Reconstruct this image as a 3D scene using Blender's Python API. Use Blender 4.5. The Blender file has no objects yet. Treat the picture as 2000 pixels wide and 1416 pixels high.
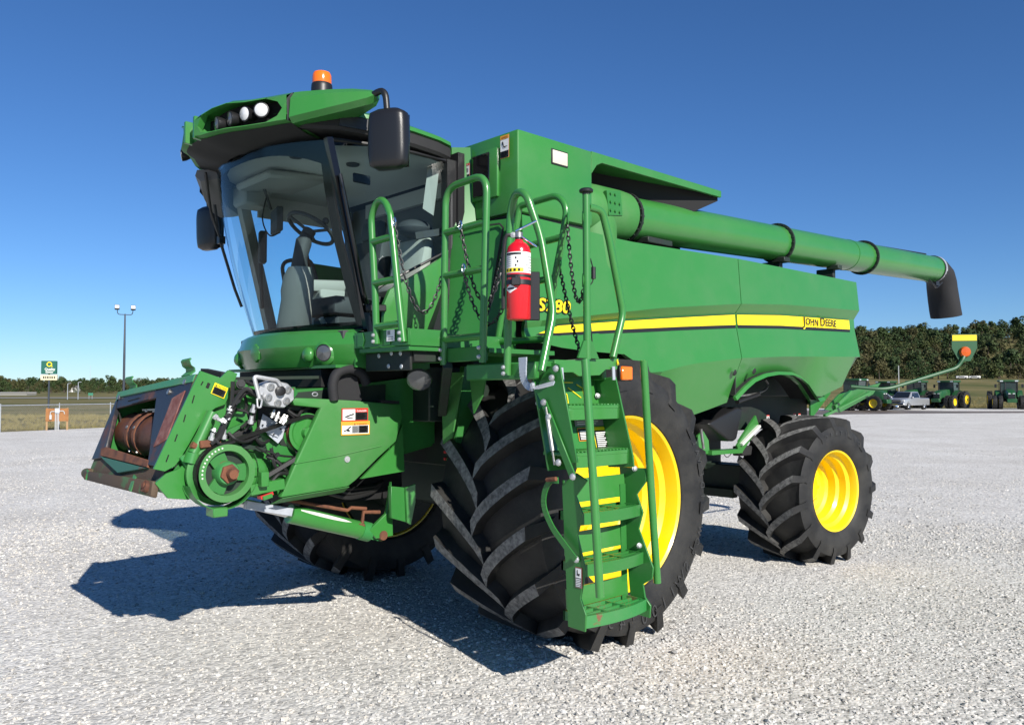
import bpy, bmesh, math, random
from mathutils import Vector, Matrix, Quaternion
import numpy as np

S = bpy.context.scene
COL = S.collection
V = Vector
R = math.radians

# ---------------------------------------------------------------- camera
# The scene is laid out in metres in the harvester's own frame: x forward, y to its left, z up,
# origin on the ground under the middle of the front axle.
cam_d = bpy.data.cameras.new('camera')
cam = bpy.data.objects.new('camera', cam_d)
COL.objects.link(cam)
cam_d.sensor_fit = 'HORIZONTAL'
cam_d.sensor_width = 36.0
cam_d.lens = 1580.0 / 2000.0 * 36.0
cam_d.clip_start = 0.05
cam_d.clip_end = 6000
cam.location = (4.50, 5.50, 1.76)
_th = R(46.8)
_pitch = math.atan(59.0 / 1580.0)
_fw = V((-math.cos(_th) * math.cos(_pitch), -math.sin(_th) * math.cos(_pitch), math.sin(_pitch)))
cam.rotation_euler = _fw.to_track_quat('-Z', 'Y').to_euler()
S.camera = cam

# ---------------------------------------------------------------- sky and sun
SUN = V((0.40, 1.70, 1.0)).normalized()
sun_el = math.asin(SUN.z)
sun_az = math.atan2(SUN.x, SUN.y)
world = bpy.data.worlds.new('World')
S.world = world
world.use_nodes = True
wn = world.node_tree
wn.nodes.clear()
w_out = wn.nodes.new('ShaderNodeOutputWorld')
w_bg = wn.nodes.new('ShaderNodeBackground')
w_sky = wn.nodes.new('ShaderNodeTexSky')
w_sky.sky_type = 'NISHITA'
w_sky.sun_disc = False
w_sky.sun_elevation = sun_el
w_sky.sun_rotation = sun_az
w_sky.altitude = 300
w_sky.air_density = 0.9
w_sky.dust_density = 0.05
w_sky.ozone_density = 4.5
w_bg.inputs['Strength'].default_value = 0.066
w_hs = wn.nodes.new('ShaderNodeMix')
w_hs.data_type = 'RGBA'
w_hs.blend_type = 'MULTIPLY'
w_hs.inputs['Factor'].default_value = 1.0
w_hs.inputs[7].default_value = (0.86, 1.04, 1.26, 1)
w_sat = wn.nodes.new('ShaderNodeHueSaturation')
w_sat.inputs['Saturation'].default_value = 1.1
wn.links.new(w_sky.outputs[0], w_sat.inputs['Color'])
wn.links.new(w_sat.outputs[0], w_hs.inputs[6])
wn.links.new(w_hs.outputs[2], w_bg.inputs['Color'])
wn.links.new(w_bg.outputs[0], w_out.inputs['Surface'])

sun_d = bpy.data.lights.new('sun', 'SUN')
sun_d.energy = 5.0
sun_d.angle = R(0.53)
sun_d.color = (1.0, 0.95, 0.87)
sun = bpy.data.objects.new('sun', sun_d)
COL.objects.link(sun)
sun.rotation_euler = (-SUN).to_track_quat('-Z', 'Y').to_euler()
sun.location = (0, 0, 40)

S.view_settings.view_transform = 'Standard'
S.view_settings.look = 'None'
S.view_settings.gamma = 1.0
S.view_settings.use_curve_mapping = False
S.view_settings.exposure = 0.46
S.cycles.use_denoising = True
S.cycles.max_bounces = 8
S.cycles.transparent_max_bounces = 16
S.cycles.caustics_reflective = False
S.cycles.caustics_refractive = False

# ---------------------------------------------------------------- helpers
rng = random.Random(7)


def tag(o, label=None, cat=None, group=None, kind=None):
    if label: o['label'] = label
    if cat: o['category'] = cat
    if group: o['group'] = group
    if kind: o['kind'] = kind
    return o


def empty(name, loc=(0, 0, 0), rz=0.0, parent=None):
    o = bpy.data.objects.new(name, None)
    COL.objects.link(o)
    o.location = loc
    o.rotation_euler = (0, 0, rz)
    o.empty_display_size = 0.2
    if parent: o.parent = parent
    return o


def copy_tree(o, parent=None):
    c = o.copy()
    COL.objects.link(c)
    c.parent = parent
    for ch in o.children:
        copy_tree(ch, c)
    return c


class MB:
    """collects shapes and links them as ONE mesh object"""
    def __init__(s):
        s.v = []; s.f = []; s.m = []

    def add(s, verts, faces, mat=0):
        o = len(s.v)
        s.v += [tuple(p) for p in verts]
        s.f += [tuple(i + o for i in f) for f in faces]
        s.m += [mat] * len(faces)
        return s

    def hexa(s, p, mat=0):
        return s.add(p, [(0, 3, 2, 1), (4, 5, 6, 7), (0, 1, 5, 4), (1, 2, 6, 5), (2, 3, 7, 6), (3, 0, 4, 7)], mat)

    def box(s, c, d, rot=None, mat=0):
        c = V(c); hx, hy, hz = d[0] / 2, d[1] / 2, d[2] / 2
        p = [V((x, y, z)) for z in (-hz, hz) for x, y in ((-hx, -hy), (hx, -hy), (hx, hy), (-hx, hy))]
        if rot is not None:
            p = [rot @ q for q in p]
        return s.hexa([c + q for q in p], mat)

    def span(s, a, b, mat=0):
        a, b = V(a), V(b)
        return s.box((a + b) / 2, [abs(b[i] - a[i]) for i in range(3)], None, mat)

    def bar(s, a, b, w, h, up=(0, 0, 1), mat=0):
        a, b = V(a), V(b)
        d = (b - a).normalized(); u = V(up); sd = d.cross(u)
        if sd.length < 1e-4: sd = d.cross(V((0, 1, 0)))
        sd.normalize(); u = sd.cross(d).normalized()
        p = [q + sd * sx * w / 2 + u * sz * h / 2 for q in (a, b) for sx, sz in ((-1, -1), (1, -1), (1, 1), (-1, 1))]
        return s.hexa(p, mat)

    def tube(s, pts, r, seg=8, closed=False, mat=0, caps=True):
        P = [V(p) for p in pts]; n = len(P)
        rr = r if isinstance(r, (list, tuple)) else [r] * n
        T = []
        for i in range(n):
            a = P[(i - 1) % n] if (closed or i > 0) else P[i]
            b = P[(i + 1) % n] if (closed or i < n - 1) else P[i]
            T.append((b - a).normalized())
        N = T[0].orthogonal().normalized()
        vs = []
        for i in range(n):
            if i:
                q = T[i - 1].rotation_difference(T[i]); N = (q @ N)
                N = (N - T[i] * N.dot(T[i])).normalized()
            Bn = T[i].cross(N)
            for k in range(seg):
                a = 2 * math.pi * k / seg
                vs.append(P[i] + (N * math.cos(a) + Bn * math.sin(a)) * rr[i])
        fs = []
        for i in range(n if closed else n - 1):
            j = (i + 1) % n
            for k in range(seg):
                k2 = (k + 1) % seg
                fs.append((i * seg + k, i * seg + k2, j * seg + k2, j * seg + k))
        if caps and not closed:
            fs.append(tuple(range(seg - 1, -1, -1)))
            fs.append(tuple((n - 1) * seg + k for k in range(seg)))
        return s.add(vs, fs, mat)

    def lathe(s, prof, o, axis, seg=24, mat=0, closed=False, mats=None, caps=True):
        """prof: list of (radius, height along axis)"""
        o = V(o); ax = V(axis).normalized(); N = ax.orthogonal().normalized(); B = ax.cross(N)
        vs = []; fs = []; ms = []
        for r, h in prof:
            for k in range(seg):
                a = 2 * math.pi * k / seg
                vs.append(o + ax * h + (N * math.cos(a) + B * math.sin(a)) * max(r, 1e-4))
        n = len(prof)
        for i in range(n if closed else n - 1):
            j = (i + 1) % n
            for k in range(seg):
                k2 = (k + 1) % seg
                fs.append((i * seg + k, i * seg + k2, j * seg + k2, j * seg + k))
                ms.append(mats[i] if mats else mat)
        if caps and not closed:
            if prof[0][0] > 1e-3: fs.append(tuple(range(seg - 1, -1, -1))); ms.append(mats[0] if mats else mat)
            if prof[-1][0] > 1e-3: fs.append(tuple((n - 1) * seg + k for k in range(seg))); ms.append(mats[-1] if mats else mat)
        off = len(s.v)
        s.v += [tuple(p) for p in vs]
        s.f += [tuple(i + off for i in f) for f in fs]
        s.m += ms
        return s

    def cyl(s, a, b, r, seg=16, mat=0, r2=None):
        a, b = V(a), V(b)
        return s.lathe([(r, 0), (r2 if r2 is not None else r, (b - a).length)], a, b - a, seg, mat)

    def prism(s, poly, ext, mat=0):
        """poly: list of 3d points of one face; ext: extrusion vector"""
        P = [V(p) for p in poly]; e = V(ext); n = len(P)
        return s.add(P + [p + e for p in P],
                     [tuple(range(n - 1, -1, -1)), tuple(range(n, 2 * n))] + [(i, (i + 1) % n, n + (i + 1) % n, n + i) for i in range(n)], mat)

    def grid(s, rows, mat=0, mfun=None):
        n, m = len(rows), len(rows[0]); off = len(s.v)
        for r in rows: s.v += [tuple(p) for p in r]
        for i in range(n - 1):
            for j in range(m - 1):
                s.f.append((off + i * m + j, off + i * m + j + 1, off + (i + 1) * m + j + 1, off + (i + 1) * m + j))
                s.m.append(mfun(i, j) if mfun else mat)
        return s

    def sheet(s, rows, t, mat=0):
        """a grid with thickness: t is the offset vector of the back face"""
        t = V(t); n, m = len(rows), len(rows[0])
        s.grid(rows, mat); s.grid([[V(p) + t for p in reversed(r)] for r in rows], mat)
        e = [rows[0][j] for j in range(m)] + [rows[i][m - 1] for i in range(1, n)] + [rows[n - 1][j] for j in range(m - 2, -1, -1)] + [rows[i][0] for i in range(n - 2, 0, -1)]
        E = [V(p) for p in e]; k = len(E); off = len(s.v)
        s.v += [tuple(p) for p in E] + [tuple(p + t) for p in E]
        for i in range(k):
            j = (i + 1) % k
            s.f.append((off + i, off + k + i, off + k + j, off + j)); s.m.append(mat)
        return s

    def ball(s, c, r, seg=12, mat=0, sc=(1, 1, 1)):
        n = max(4, seg // 2); o = len(s.v)
        s.lathe([(r * math.sin(math.pi * i / n), -r * math.cos(math.pi * i / n)) for i in range(n + 1)], (0, 0, 0), (0, 0, 1), seg, mat)
        for i in range(o, len(s.v)):
            p = s.v[i]; s.v[i] = (c[0] + p[0] * sc[0], c[1] + p[1] * sc[1], c[2] + p[2] * sc[2])
        return s

    def mirror_y(s):
        s.v = [(x, -y, z) for x, y, z in s.v]
        s.f = [tuple(reversed(f)) for f in s.f]
        return s

    def xf(s, M, start=0):
        for i in range(start, len(s.v)):
            s.v[i] = tuple(M @ V(s.v[i]))
        return s

    def mesh(s, name, mats, bevel=0.0, sharp=38, weld=True, bseg=1, smooth=True):
        me = bpy.data.meshes.new(name)
        me.from_pydata(s.v, [], s.f)
        me.polygons.foreach_set('material_index', s.m)
        for q in (mats if isinstance(mats, (list, tuple)) else [mats]):
            me.materials.append(M_[q] if isinstance(q, str) else q)
        bm = bmesh.new(); bm.from_mesh(me)
        if weld: bmesh.ops.remove_doubles(bm, verts=bm.verts, dist=1e-5)
        bmesh.ops.recalc_face_normals(bm, faces=bm.faces)
        if bevel > 0:
            ed = [e for e in bm.edges if len(e.link_faces) == 2 and e.calc_face_angle(0) > R(25)]
            bmesh.ops.bevel(bm, geom=ed, offset=bevel, segments=bseg, profile=0.5, affect='EDGES', clamp_overlap=True)
        bm.to_mesh(me); bm.free()
        if smooth:
            me.polygons.foreach_set('use_smooth', [True] * len(me.polygons))
            me.set_sharp_from_angle(angle=R(sharp))
        me.update()
        return me

    def build(s, name, mats, parent=None, bevel=0.0, sharp=38, weld=True, bseg=1, smooth=True):
        o = bpy.data.objects.new(name, s.mesh(name, mats, bevel, sharp, weld, bseg, smooth))
        COL.objects.link(o)
        if parent is not None: o.parent = parent
        return o


def obj(name, me, parent=None, loc=(0, 0, 0), rot=None):
    o = bpy.data.objects.new(name, me)
    COL.objects.link(o)
    o.location = loc
    if rot is not None: o.rotation_euler = rot
    if parent is not None: o.parent = parent
    return o


def lerp(a, b, t): return a + (b - a) * t


def interp(tab, x):
    """piecewise linear through (x, value) pairs in any order"""
    t = sorted(tab)
    if x <= t[0][0]: return t[0][1]
    for (a, va), (b, vb) in zip(t, t[1:]):
        if x <= b: return lerp(va, vb, (x - a) / (b - a))
    return t[-1][1]


def spline(pts, n=6, closed=False):
    """Catmull-Rom through the points"""
    P = [V(p) for p in pts]; out = []
    m = len(P)
    for i in range(m if closed else m - 1):
        p1, p2 = P[i], P[(i + 1) % m]
        p0 = P[i - 1] if (closed or i > 0) else p1 * 2 - p2
        p3 = P[(i + 2) % m] if (closed or i < m - 2) else p2 * 2 - p1
        for k in range(n):
            t = k / n
            out.append(0.5 * ((2 * p1) + (p2 - p0) * t + (2 * p0 - 5 * p1 + 4 * p2 - p3) * t * t + (3 * p1 - p0 - 3 * p2 + p3) * t ** 3))
    if not closed: out.append(P[-1])
    return out


def fillet(pts, r, n=5):
    """polyline with rounded corners, as bent tube"""
    P = [V(p) for p in pts]; out = [P[0]]
    for a, b, c in zip(P, P[1:], P[2:]):
        u = (a - b); w = (c - b); d = min(r, u.length * 0.49, w.length * 0.49)
        s_, e_ = b + u.normalized() * d, b + w.normalized() * d
        for k in range(n + 1):
            t = k / n
            out.append(s_ * (1 - t) ** 2 + b * 2 * t * (1 - t) + e_ * t * t)
    out.append(P[-1])
    return out


_tc = {}


def text_shape(txt, size, bold=0.0, shear=0.0, spacing=1.0):
    key = (txt, size, bold, shear, spacing)
    if key not in _tc:
        cu = bpy.data.curves.new('lettering', 'FONT')
        cu.body = txt; cu.size = size; cu.align_x = 'LEFT'; cu.offset = bold; cu.shear = shear; cu.space_character = spacing
        cu.resolution_u = 3; cu.fill_mode = 'FRONT'
        ob = bpy.data.objects.new('lettering', cu)
        me = bpy.data.meshes.new_from_object(ob)
        _tc[key] = ([tuple(v.co) for v in me.vertices], [tuple(p.vertices) for p in me.polygons])
        bpy.data.objects.remove(ob); bpy.data.curves.remove(cu); bpy.data.meshes.remove(me)
    return _tc[key]


def put_text(mb, txt, size, o, ux, uy, mat=0, bold=0.0, shear=0.0, center=False, width=None, spacing=1.0):
    vs, fs = text_shape(txt, size, bold, shear, spacing)
    if not vs: return
    x0 = min(v[0] for v in vs); x1 = max(v[0] for v in vs)
    k = (width / (x1 - x0)) if width else 1.0
    sh = -(x0 + x1) / 2 if center else -x0
    o, ux, uy = V(o), V(ux), V(uy)
    mb.add([o + ux * ((v[0] + sh) * k) + uy * v[1] for v in vs], fs, mat)


# ---------------------------------------------------------------- materials
M_ = {}


def nmat(name):
    m = bpy.data.materials.new(name); m.use_nodes = True
    nt = m.node_tree
    return m, nt, nt.nodes['Principled BSDF'], nt.nodes, nt.links


def mat(name, col, rough=0.5, metal=0.0, col2=None, nscale=6.0, nlo=0.45, nhi=0.65, detail=5, bump=0.0, bscale=80.0,
        coat=0.0, rough2=None, spec=0.5, emit=0.0, dust=0.0, trans=0.0):
    m, nt, b, N, L = nmat(name)
    b.inputs['Base Color'].default_value = (*col, 1)
    b.inputs['Roughness'].default_value = rough
    b.inputs['Metallic'].default_value = metal
    b.inputs['Specular IOR Level'].default_value = spec
    b.inputs['Coat Weight'].default_value = coat
    b.inputs['Coat Roughness'].default_value = 0.16
    if trans: b.inputs['Transmission Weight'].default_value = trans
    if emit:
        b.inputs['Emission Color'].default_value = (*col, 1); b.inputs['Emission Strength'].default_value = emit
    tc = N.new('ShaderNodeTexCoord')
    cur = None
    if col2 is not None:
        nz = N.new('ShaderNodeTexNoise'); nz.inputs['Scale'].default_value = nscale; nz.inputs['Detail'].default_value = detail
        nz.inputs['Roughness'].default_value = 0.62
        L.new(tc.outputs['Object'], nz.inputs['Vector'])
        rp = N.new('ShaderNodeValToRGB')
        rp.color_ramp.elements[0].position = nlo; rp.color_ramp.elements[0].color = (*col, 1)
        rp.color_ramp.elements[1].position = nhi; rp.color_ramp.elements[1].color = (*col2, 1)
        L.new(nz.outputs['Fac'], rp.inputs['Fac']); cur = rp.outputs['Color']
        if rough2 is not None:
            mr = N.new('ShaderNodeMapRange'); mr.inputs['From Min'].default_value = nlo; mr.inputs['From Max'].default_value = nhi
            mr.inputs['To Min'].default_value = rough; mr.inputs['To Max'].default_value = rough2
            L.new(nz.outputs['Fac'], mr.inputs['Value']); L.new(mr.outputs['Result'], b.inputs['Roughness'])
    if dust:
        # dry dust lying thinly on the surface, in drifts
        n2 = N.new('ShaderNodeTexNoise'); n2.inputs['Scale'].default_value = 2.3; n2.inputs['Detail'].default_value = 8
        n2.inputs['Roughness'].default_value = 0.7
        L.new(tc.outputs['Object'], n2.inputs['Vector'])
        mr2 = N.new('ShaderNodeMapRange'); mr2.inputs['From Min'].default_value = 0.42; mr2.inputs['From Max'].default_value = 0.78
        mr2.inputs['To Min'].default_value = 0.0; mr2.inputs['To Max'].default_value = dust
        L.new(n2.outputs['Fac'], mr2.inputs['Value'])
        mx = N.new('ShaderNodeMix'); mx.data_type = 'RGBA'
        L.new(mr2.outputs['Result'], mx.inputs['Factor'])
        if cur: L.new(cur, mx.inputs[6])
        else: mx.inputs[6].default_value = (*col, 1)
        mx.inputs[7].default_value = (0.24, 0.23, 0.19, 1)
        cur = mx.outputs[2]
        if rough2 is None:
            ma = N.new('ShaderNodeMath'); ma.operation = 'MULTIPLY_ADD'
            L.new(mr2.outputs['Result'], ma.inputs[0]); ma.inputs[1].default_value = 0.8; ma.inputs[2].default_value = rough
            L.new(ma.outputs[0], b.inputs['Roughness'])
    if cur: L.new(cur, b.inputs['Base Color'])
    if bump:
        nb = N.new('ShaderNodeTexNoise'); nb.inputs['Scale'].default_value = bscale; nb.inputs['Detail'].default_value = 4
        L.new(tc.outputs['Object'], nb.inputs['Vector'])
        bp = N.new('ShaderNodeBump'); bp.inputs['Strength'].default_value = bump; bp.inputs['Distance'].default_value = 0.01
        L.new(nb.outputs['Fac'], bp.inputs['Height']); L.new(bp.outputs['Normal'], b.inputs['Normal'])
    M_[name] = m
    return m


mat('green', (0.034, 0.192, 0.034), 0.33, coat=0.45, spec=0.45, dust=0.10, bump=0.05, bscale=2.6)
mat('green_plain', (0.027, 0.165, 0.032), 0.36, dust=0.07)
mat('rubber_letter', (0.034, 0.034, 0.034), 0.7)
mat('green_matte', (0.034, 0.190, 0.034), 0.55, dust=0.22)
mat('green_worn', (0.026, 0.200, 0.045), 0.5, col2=(0.16, 0.055, 0.022), nscale=9, nlo=0.60, nhi=0.68, rough2=0.8, dust=0.2)
mat('green_faded', (0.045, 0.21, 0.10), 0.5, dust=0.3)
mat('yellow', (0.84, 0.60, 0.004), 0.36, coat=0.2, dust=0.14)
mat('yellow_decal', (0.88, 0.68, 0.012), 0.4)
mat('black', (0.012, 0.012, 0.013), 0.42, bump=0.05, bscale=300)
mat('black_gloss', (0.006, 0.006, 0.007), 0.12)
mat('black_matte', (0.012, 0.012, 0.013), 0.75, dust=0.05)
mat('black_decal', (0.010, 0.010, 0.010), 0.5)
mat('mirror_shell', (0.012, 0.012, 0.013), 0.32, bump=0.12, bscale=420)
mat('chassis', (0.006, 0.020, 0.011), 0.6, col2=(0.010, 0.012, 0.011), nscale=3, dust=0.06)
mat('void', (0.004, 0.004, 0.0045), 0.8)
mat('rubber', (0.0125, 0.0125, 0.0128), 0.62, col2=(0.026, 0.0255, 0.0245), nscale=5, nlo=0.42, nhi=0.72, bump=0.15, bscale=60, spec=0.35, dust=0.10)
mat('rubber_worn', (0.085, 0.085, 0.084), 0.85, col2=(0.25, 0.246, 0.238), nscale=26, nlo=0.36, nhi=0.66, bump=0.35, bscale=120, spec=0.2)
mat('hose', (0.012, 0.012, 0.012), 0.5, bump=0.1, bscale=200)
mat('steel', (0.42, 0.42, 0.41), 0.38, metal=0.85, col2=(0.30, 0.29, 0.27), nscale=20)
mat('zinc', (0.55, 0.56, 0.57), 0.5, metal=0.6, col2=(0.40, 0.41, 0.43), nscale=9, bump=0.05)
mat('galv', (0.50, 0.53, 0.58), 0.45, metal=0.35, col2=(0.38, 0.41, 0.46), nscale=7)
mat('chrome', (0.75, 0.76, 0.77), 0.16, metal=1.0)
mat('rust', (0.165, 0.062, 0.030), 0.85, col2=(0.075, 0.030, 0.020), nscale=11, bump=0.3, bscale=90)
mat('rust_drum', (0.105, 0.038, 0.018), 0.6, col2=(0.045, 0.018, 0.010), nscale=7, bump=0.15, bscale=60)
mat('rust_pink', (0.155, 0.050, 0.040), 0.75, col2=(0.26, 0.13, 0.11), nscale=16, nlo=0.4, nhi=0.7, bump=0.2, bscale=90)
mat('worn_black', (0.018, 0.018, 0.022), 0.42, col2=(0.120, 0.050, 0.042), nscale=3.2, nlo=0.56, nhi=0.72, rough2=0.8, bump=0.1, bscale=50)
mat('worn_lip', (0.085, 0.055, 0.034), 0.75, col2=(0.06, 0.12, 0.05), nscale=5.5, nlo=0.55, nhi=0.63, bump=0.25, bscale=70)
mat('teal_worn', (0.035, 0.125, 0.085), 0.6, col2=(0.12, 0.06, 0.04), nscale=6, nlo=0.58, nhi=0.68, bump=0.1)
mat('edge_worn', (0.15, 0.17, 0.045), 0.7, col2=(0.13, 0.05, 0.025), nscale=18, nlo=0.42, nhi=0.58, bump=0.2)
mat('amber', (0.85, 0.16, 0.004), 0.14, coat=0.6, spec=0.6)
mat('amber_dark', (0.55, 0.09, 0.004), 0.15, coat=0.5)
mat('lens', (0.62, 0.64, 0.66), 0.10, metal=0.25, coat=1.0)
mat('lens_clear', (0.62, 0.63, 0.63), 0.12, coat=1.0)
mat('lens_dim', (0.10, 0.105, 0.11), 0.12, metal=0.3, coat=1.0)
mat('red', (0.62, 0.008, 0.016), 0.24, coat=0.5)
mat('red_decal', (0.55, 0.035, 0.02), 0.5)
mat('orange_decal', (0.80, 0.33, 0.03), 0.5)
mat('white_decal', (0.80, 0.80, 0.78), 0.5)
mat('gray_decal', (0.20, 0.21, 0.21), 0.5)
mat('cream', (0.60, 0.56, 0.45), 0.4)
mat('green_dark', (0.008, 0.075, 0.022), 0.5)
mat('interior', (0.36, 0.345, 0.31), 0.75, bump=0.05, bscale=250)
mat('interior_light', (0.56, 0.55, 0.51), 0.8)
mat('interior_dark', (0.045, 0.046, 0.048), 0.7)
mat('interior_mid', (0.16, 0.16, 0.16), 0.7)
mat('seat_cloth', (0.42, 0.40, 0.35), 0.9, bump=0.2, bscale=120)
mat('grip_brown', (0.15, 0.045, 0.015), 0.5)
mat('canvas', (0.013, 0.013, 0.015), 0.8, bump=0.15, bscale=30)
mat('red_strip', (0.50, 0.03, 0.03), 0.4)
mat('primer_white', (0.62, 0.62, 0.58), 0.6)
mat('asphalt_grey', (0.22, 0.22, 0.22), 0.9)


def glass(name, tint, ior=1.5, rough=0.0, gain=1.0):
    m, nt, b, N, L = nmat(name)
    N.remove(b)
    out = N['Material Output']
    tr = N.new('ShaderNodeBsdfTransparent'); tr.inputs['Color'].default_value = (*tint, 1)
    gl = N.new('ShaderNodeBsdfGlossy'); gl.inputs['Roughness'].default_value = rough
    fr = N.new('ShaderNodeFresnel'); fr.inputs['IOR'].default_value = ior
    mu = N.new('ShaderNodeMath'); mu.operation = 'MULTIPLY'; mu.inputs[1].default_value = gain; mu.use_clamp = True
    mx = N.new('ShaderNodeMixShader')
    L.new(fr.outputs[0], mu.inputs[0]); L.new(mu.outputs[0], mx.inputs[0]); L.new(tr.outputs[0], mx.inputs[1]); L.new(gl.outputs[0], mx.inputs[2]); L.new(mx.outputs[0], out.inputs['Surface'])
    M_[name] = m


glass('glass', (0.76, 0.90, 0.92), 1.32, gain=0.75)
glass('glass_dark', (0.10, 0.12, 0.13), 1.5)


# ---------------------------------------------------------------- ground
def ground_mats():
    # crushed limestone
    m, nt, b, N, L = nmat('gravel'); M_['gravel'] = m
    tc = N.new('ShaderNodeTexCoord')
    v1 = N.new('ShaderNodeTexVoronoi'); v1.inputs['Scale'].default_value = 42; v1.inputs['Randomness'].default_value = 1
    v2 = N.new('ShaderNodeTexVoronoi'); v2.inputs['Scale'].default_value = 17
    for v in (v1, v2): L.new(tc.outputs['Object'], v.inputs['Vector'])
    bw = N.new('ShaderNodeSeparateColor'); L.new(v1.outputs['Color'], bw.inputs[0])
    rp = N.new('ShaderNodeValToRGB'); e = rp.color_ramp.elements
    e[0].position = 0.0; e[0].color = (0.43, 0.42, 0.395, 1)
    e[1].position = 1.0; e[1].color = (0.86, 0.838, 0.785, 1)
    k = rp.color_ramp.elements.new(0.45); k.color = (0.64, 0.622, 0.585, 1)
    k = rp.color_ramp.elements.new(0.8); k.color = (0.74, 0.72, 0.675, 1)
    L.new(bw.outputs[0], rp.inputs['Fac'])
    nz = N.new('ShaderNodeTexNoise'); nz.inputs['Scale'].default_value = 0.42; nz.inputs['Detail'].default_value = 9; nz.inputs['Roughness'].default_value = 0.65
    L.new(tc.outputs['Object'], nz.inputs['Vector'])
    rp2 = N.new('ShaderNodeValToRGB'); e = rp2.color_ramp.elements
    e[0].position = 0.3; e[0].color = (0.80, 0.785, 0.76, 1); e[1].position = 0.7; e[1].color = (1.0, 1.0, 1.0, 1)
    L.new(nz.outputs['Fac'], rp2.inputs['Fac'])
    mx = N.new('ShaderNodeMix'); mx.data_type = 'RGBA'; mx.blend_type = 'MULTIPLY'; mx.inputs['Factor'].default_value = 1
    L.new(rp.outputs[0], mx.inputs[6]); L.new(rp2.outputs[0], mx.inputs[7])
    L.new(mx.outputs[2], b.inputs['Base Color'])
    b.inputs['Roughness'].default_value = 0.95; b.inputs['Specular IOR Level'].default_value = 0.15
    ad = N.new('ShaderNodeMath'); ad.operation = 'ADD'
    L.new(v1.outputs['Distance'], ad.inputs[0]); L.new(v2.outputs['Distance'], ad.inputs[1])
    bp = N.new('ShaderNodeBump'); bp.inputs['Strength'].default_value = 0.5; bp.inputs['Distance'].default_value = 0.012; bp.invert = True
    L.new(ad.outputs[0], bp.inputs['Height']); L.new(bp.outputs[0], b.inputs['Normal'])
    # loose stones lying on it
    m, nt, b, N, L = nmat('stone'); M_['stone'] = m
    oi = N.new('ShaderNodeObjectInfo')
    rp = N.new('ShaderNodeValToRGB'); e = rp.color_ramp.elements
    e[0].position = 0; e[0].color = (0.20, 0.195, 0.186, 1); e[1].position = 1; e[1].color = (0.70, 0.683, 0.645, 1)
    k = e.new(0.3); k.color = (0.46, 0.45, 0.428, 1)
    k = e.new(0.7); k.color = (0.56, 0.545, 0.515, 1)
    k = e.new(0.9); k.color = (0.55, 0.505, 0.44, 1)
    L.new(oi.outputs['Random'], rp.inputs['Fac']); L.new(rp.outputs[0], b.inputs['Base Color'])
    b.inputs['Roughness'].default_value = 0.9; b.inputs['Specular IOR Level'].default_value = 0.2
    # grass
    for nm, a, c, s in (('grass', (0.20, 0.165, 0.075), (0.090, 0.098, 0.034), 0.05), ('grass_dry', (0.30, 0.25, 0.12), (0.15, 0.145, 0.055), 0.12)):
        m, nt, b, N, L = nmat(nm); M_[nm] = m
        tc = N.new('ShaderNodeTexCoord')
        n1 = N.new('ShaderNodeTexNoise'); n1.inputs['Scale'].default_value = s; n1.inputs['Detail'].default_value = 10; n1.inputs['Roughness'].default_value = 0.7
        L.new(tc.outputs['Object'], n1.inputs['Vector'])
        rp = N.new('ShaderNodeValToRGB'); e = rp.color_ramp.elements
        e[0].position = 0.38; e[0].color = (*a, 1); e[1].position = 0.62; e[1].color = (*c, 1)
        L.new(n1.outputs['Fac'], rp.inputs['Fac']); L.new(rp.outputs[0], b.inputs['Base Color'])
        b.inputs['Roughness'].default_value = 1.0; b.inputs['Specular IOR Level'].default_value = 0.1
    # leaves: colour differs from tree to tree
    for nm, cols in (('leaves', ((0.026, 0.048, 0.015), (0.038, 0.060, 0.018), (0.066, 0.060, 0.024), (0.052, 0.068, 0.020))),
                     ('leaves_far', ((0.045, 0.068, 0.030), (0.058, 0.078, 0.034), (0.050, 0.066, 0.034), (0.066, 0.082, 0.036)))):  # far set has haze mixed into its paler colours; no tree uses it
        m, nt, b, N, L = nmat(nm); M_[nm] = m
        oi = N.new('ShaderNodeObjectInfo'); rp = N.new('ShaderNodeValToRGB'); e = rp.color_ramp.elements
        e[0].position = 0; e[0].color = (*cols[0], 1); e[1].position = 1; e[1].color = (*cols[3], 1)
        k = e.new(0.45); k.color = (*cols[1], 1); k = e.new(0.8); k.color = (*cols[2], 1)
        gi = N.new('ShaderNodeNewGeometry')
        hs = N.new('ShaderNodeHueSaturation'); mr = N.new('ShaderNodeMapRange')
        mr.inputs['To Min'].default_value = 0.6; mr.inputs['To Max'].default_value = 1.5
        L.new(gi.outputs['Random Per Island'], mr.inputs['Value']); L.new(mr.outputs[0], hs.inputs['Value'])
        L.new(oi.outputs['Random'], rp.inputs['Fac']); L.new(rp.outputs[0], hs.inputs['Color']); L.new(hs.outputs[0], b.inputs['Base Color'])
        b.inputs['Roughness'].default_value = 0.75; b.inputs['Specular IOR Level'].default_value = 0.25
    mat('bark', (0.06, 0.045, 0.035), 0.9)
    m = mat('mud', (0.10, 0.075, 0.055), 0.55, col2=(0.20, 0.17, 0.14), nscale=0.5, nlo=0.4, nhi=0.65, rough2=0.9)


ground_mats()
CX, CY = 4.5, 5.5
TH = R(46.8)


def polar(dist, u):
    """point at depth dist straight ahead of the photographer's spot and dist*u to the right"""
    rx, ry = -math.sin(TH), math.cos(TH)
    dx, dy = -math.cos(TH), -math.sin(TH)
    return (CX + dx * dist + rx * dist * u, CY + dy * dist + ry * dist * u)


def sstep(a, b, x):
    t = min(1, max(0, (x - a) / (b - a))); return t * t * (3 - 2 * t)


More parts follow.
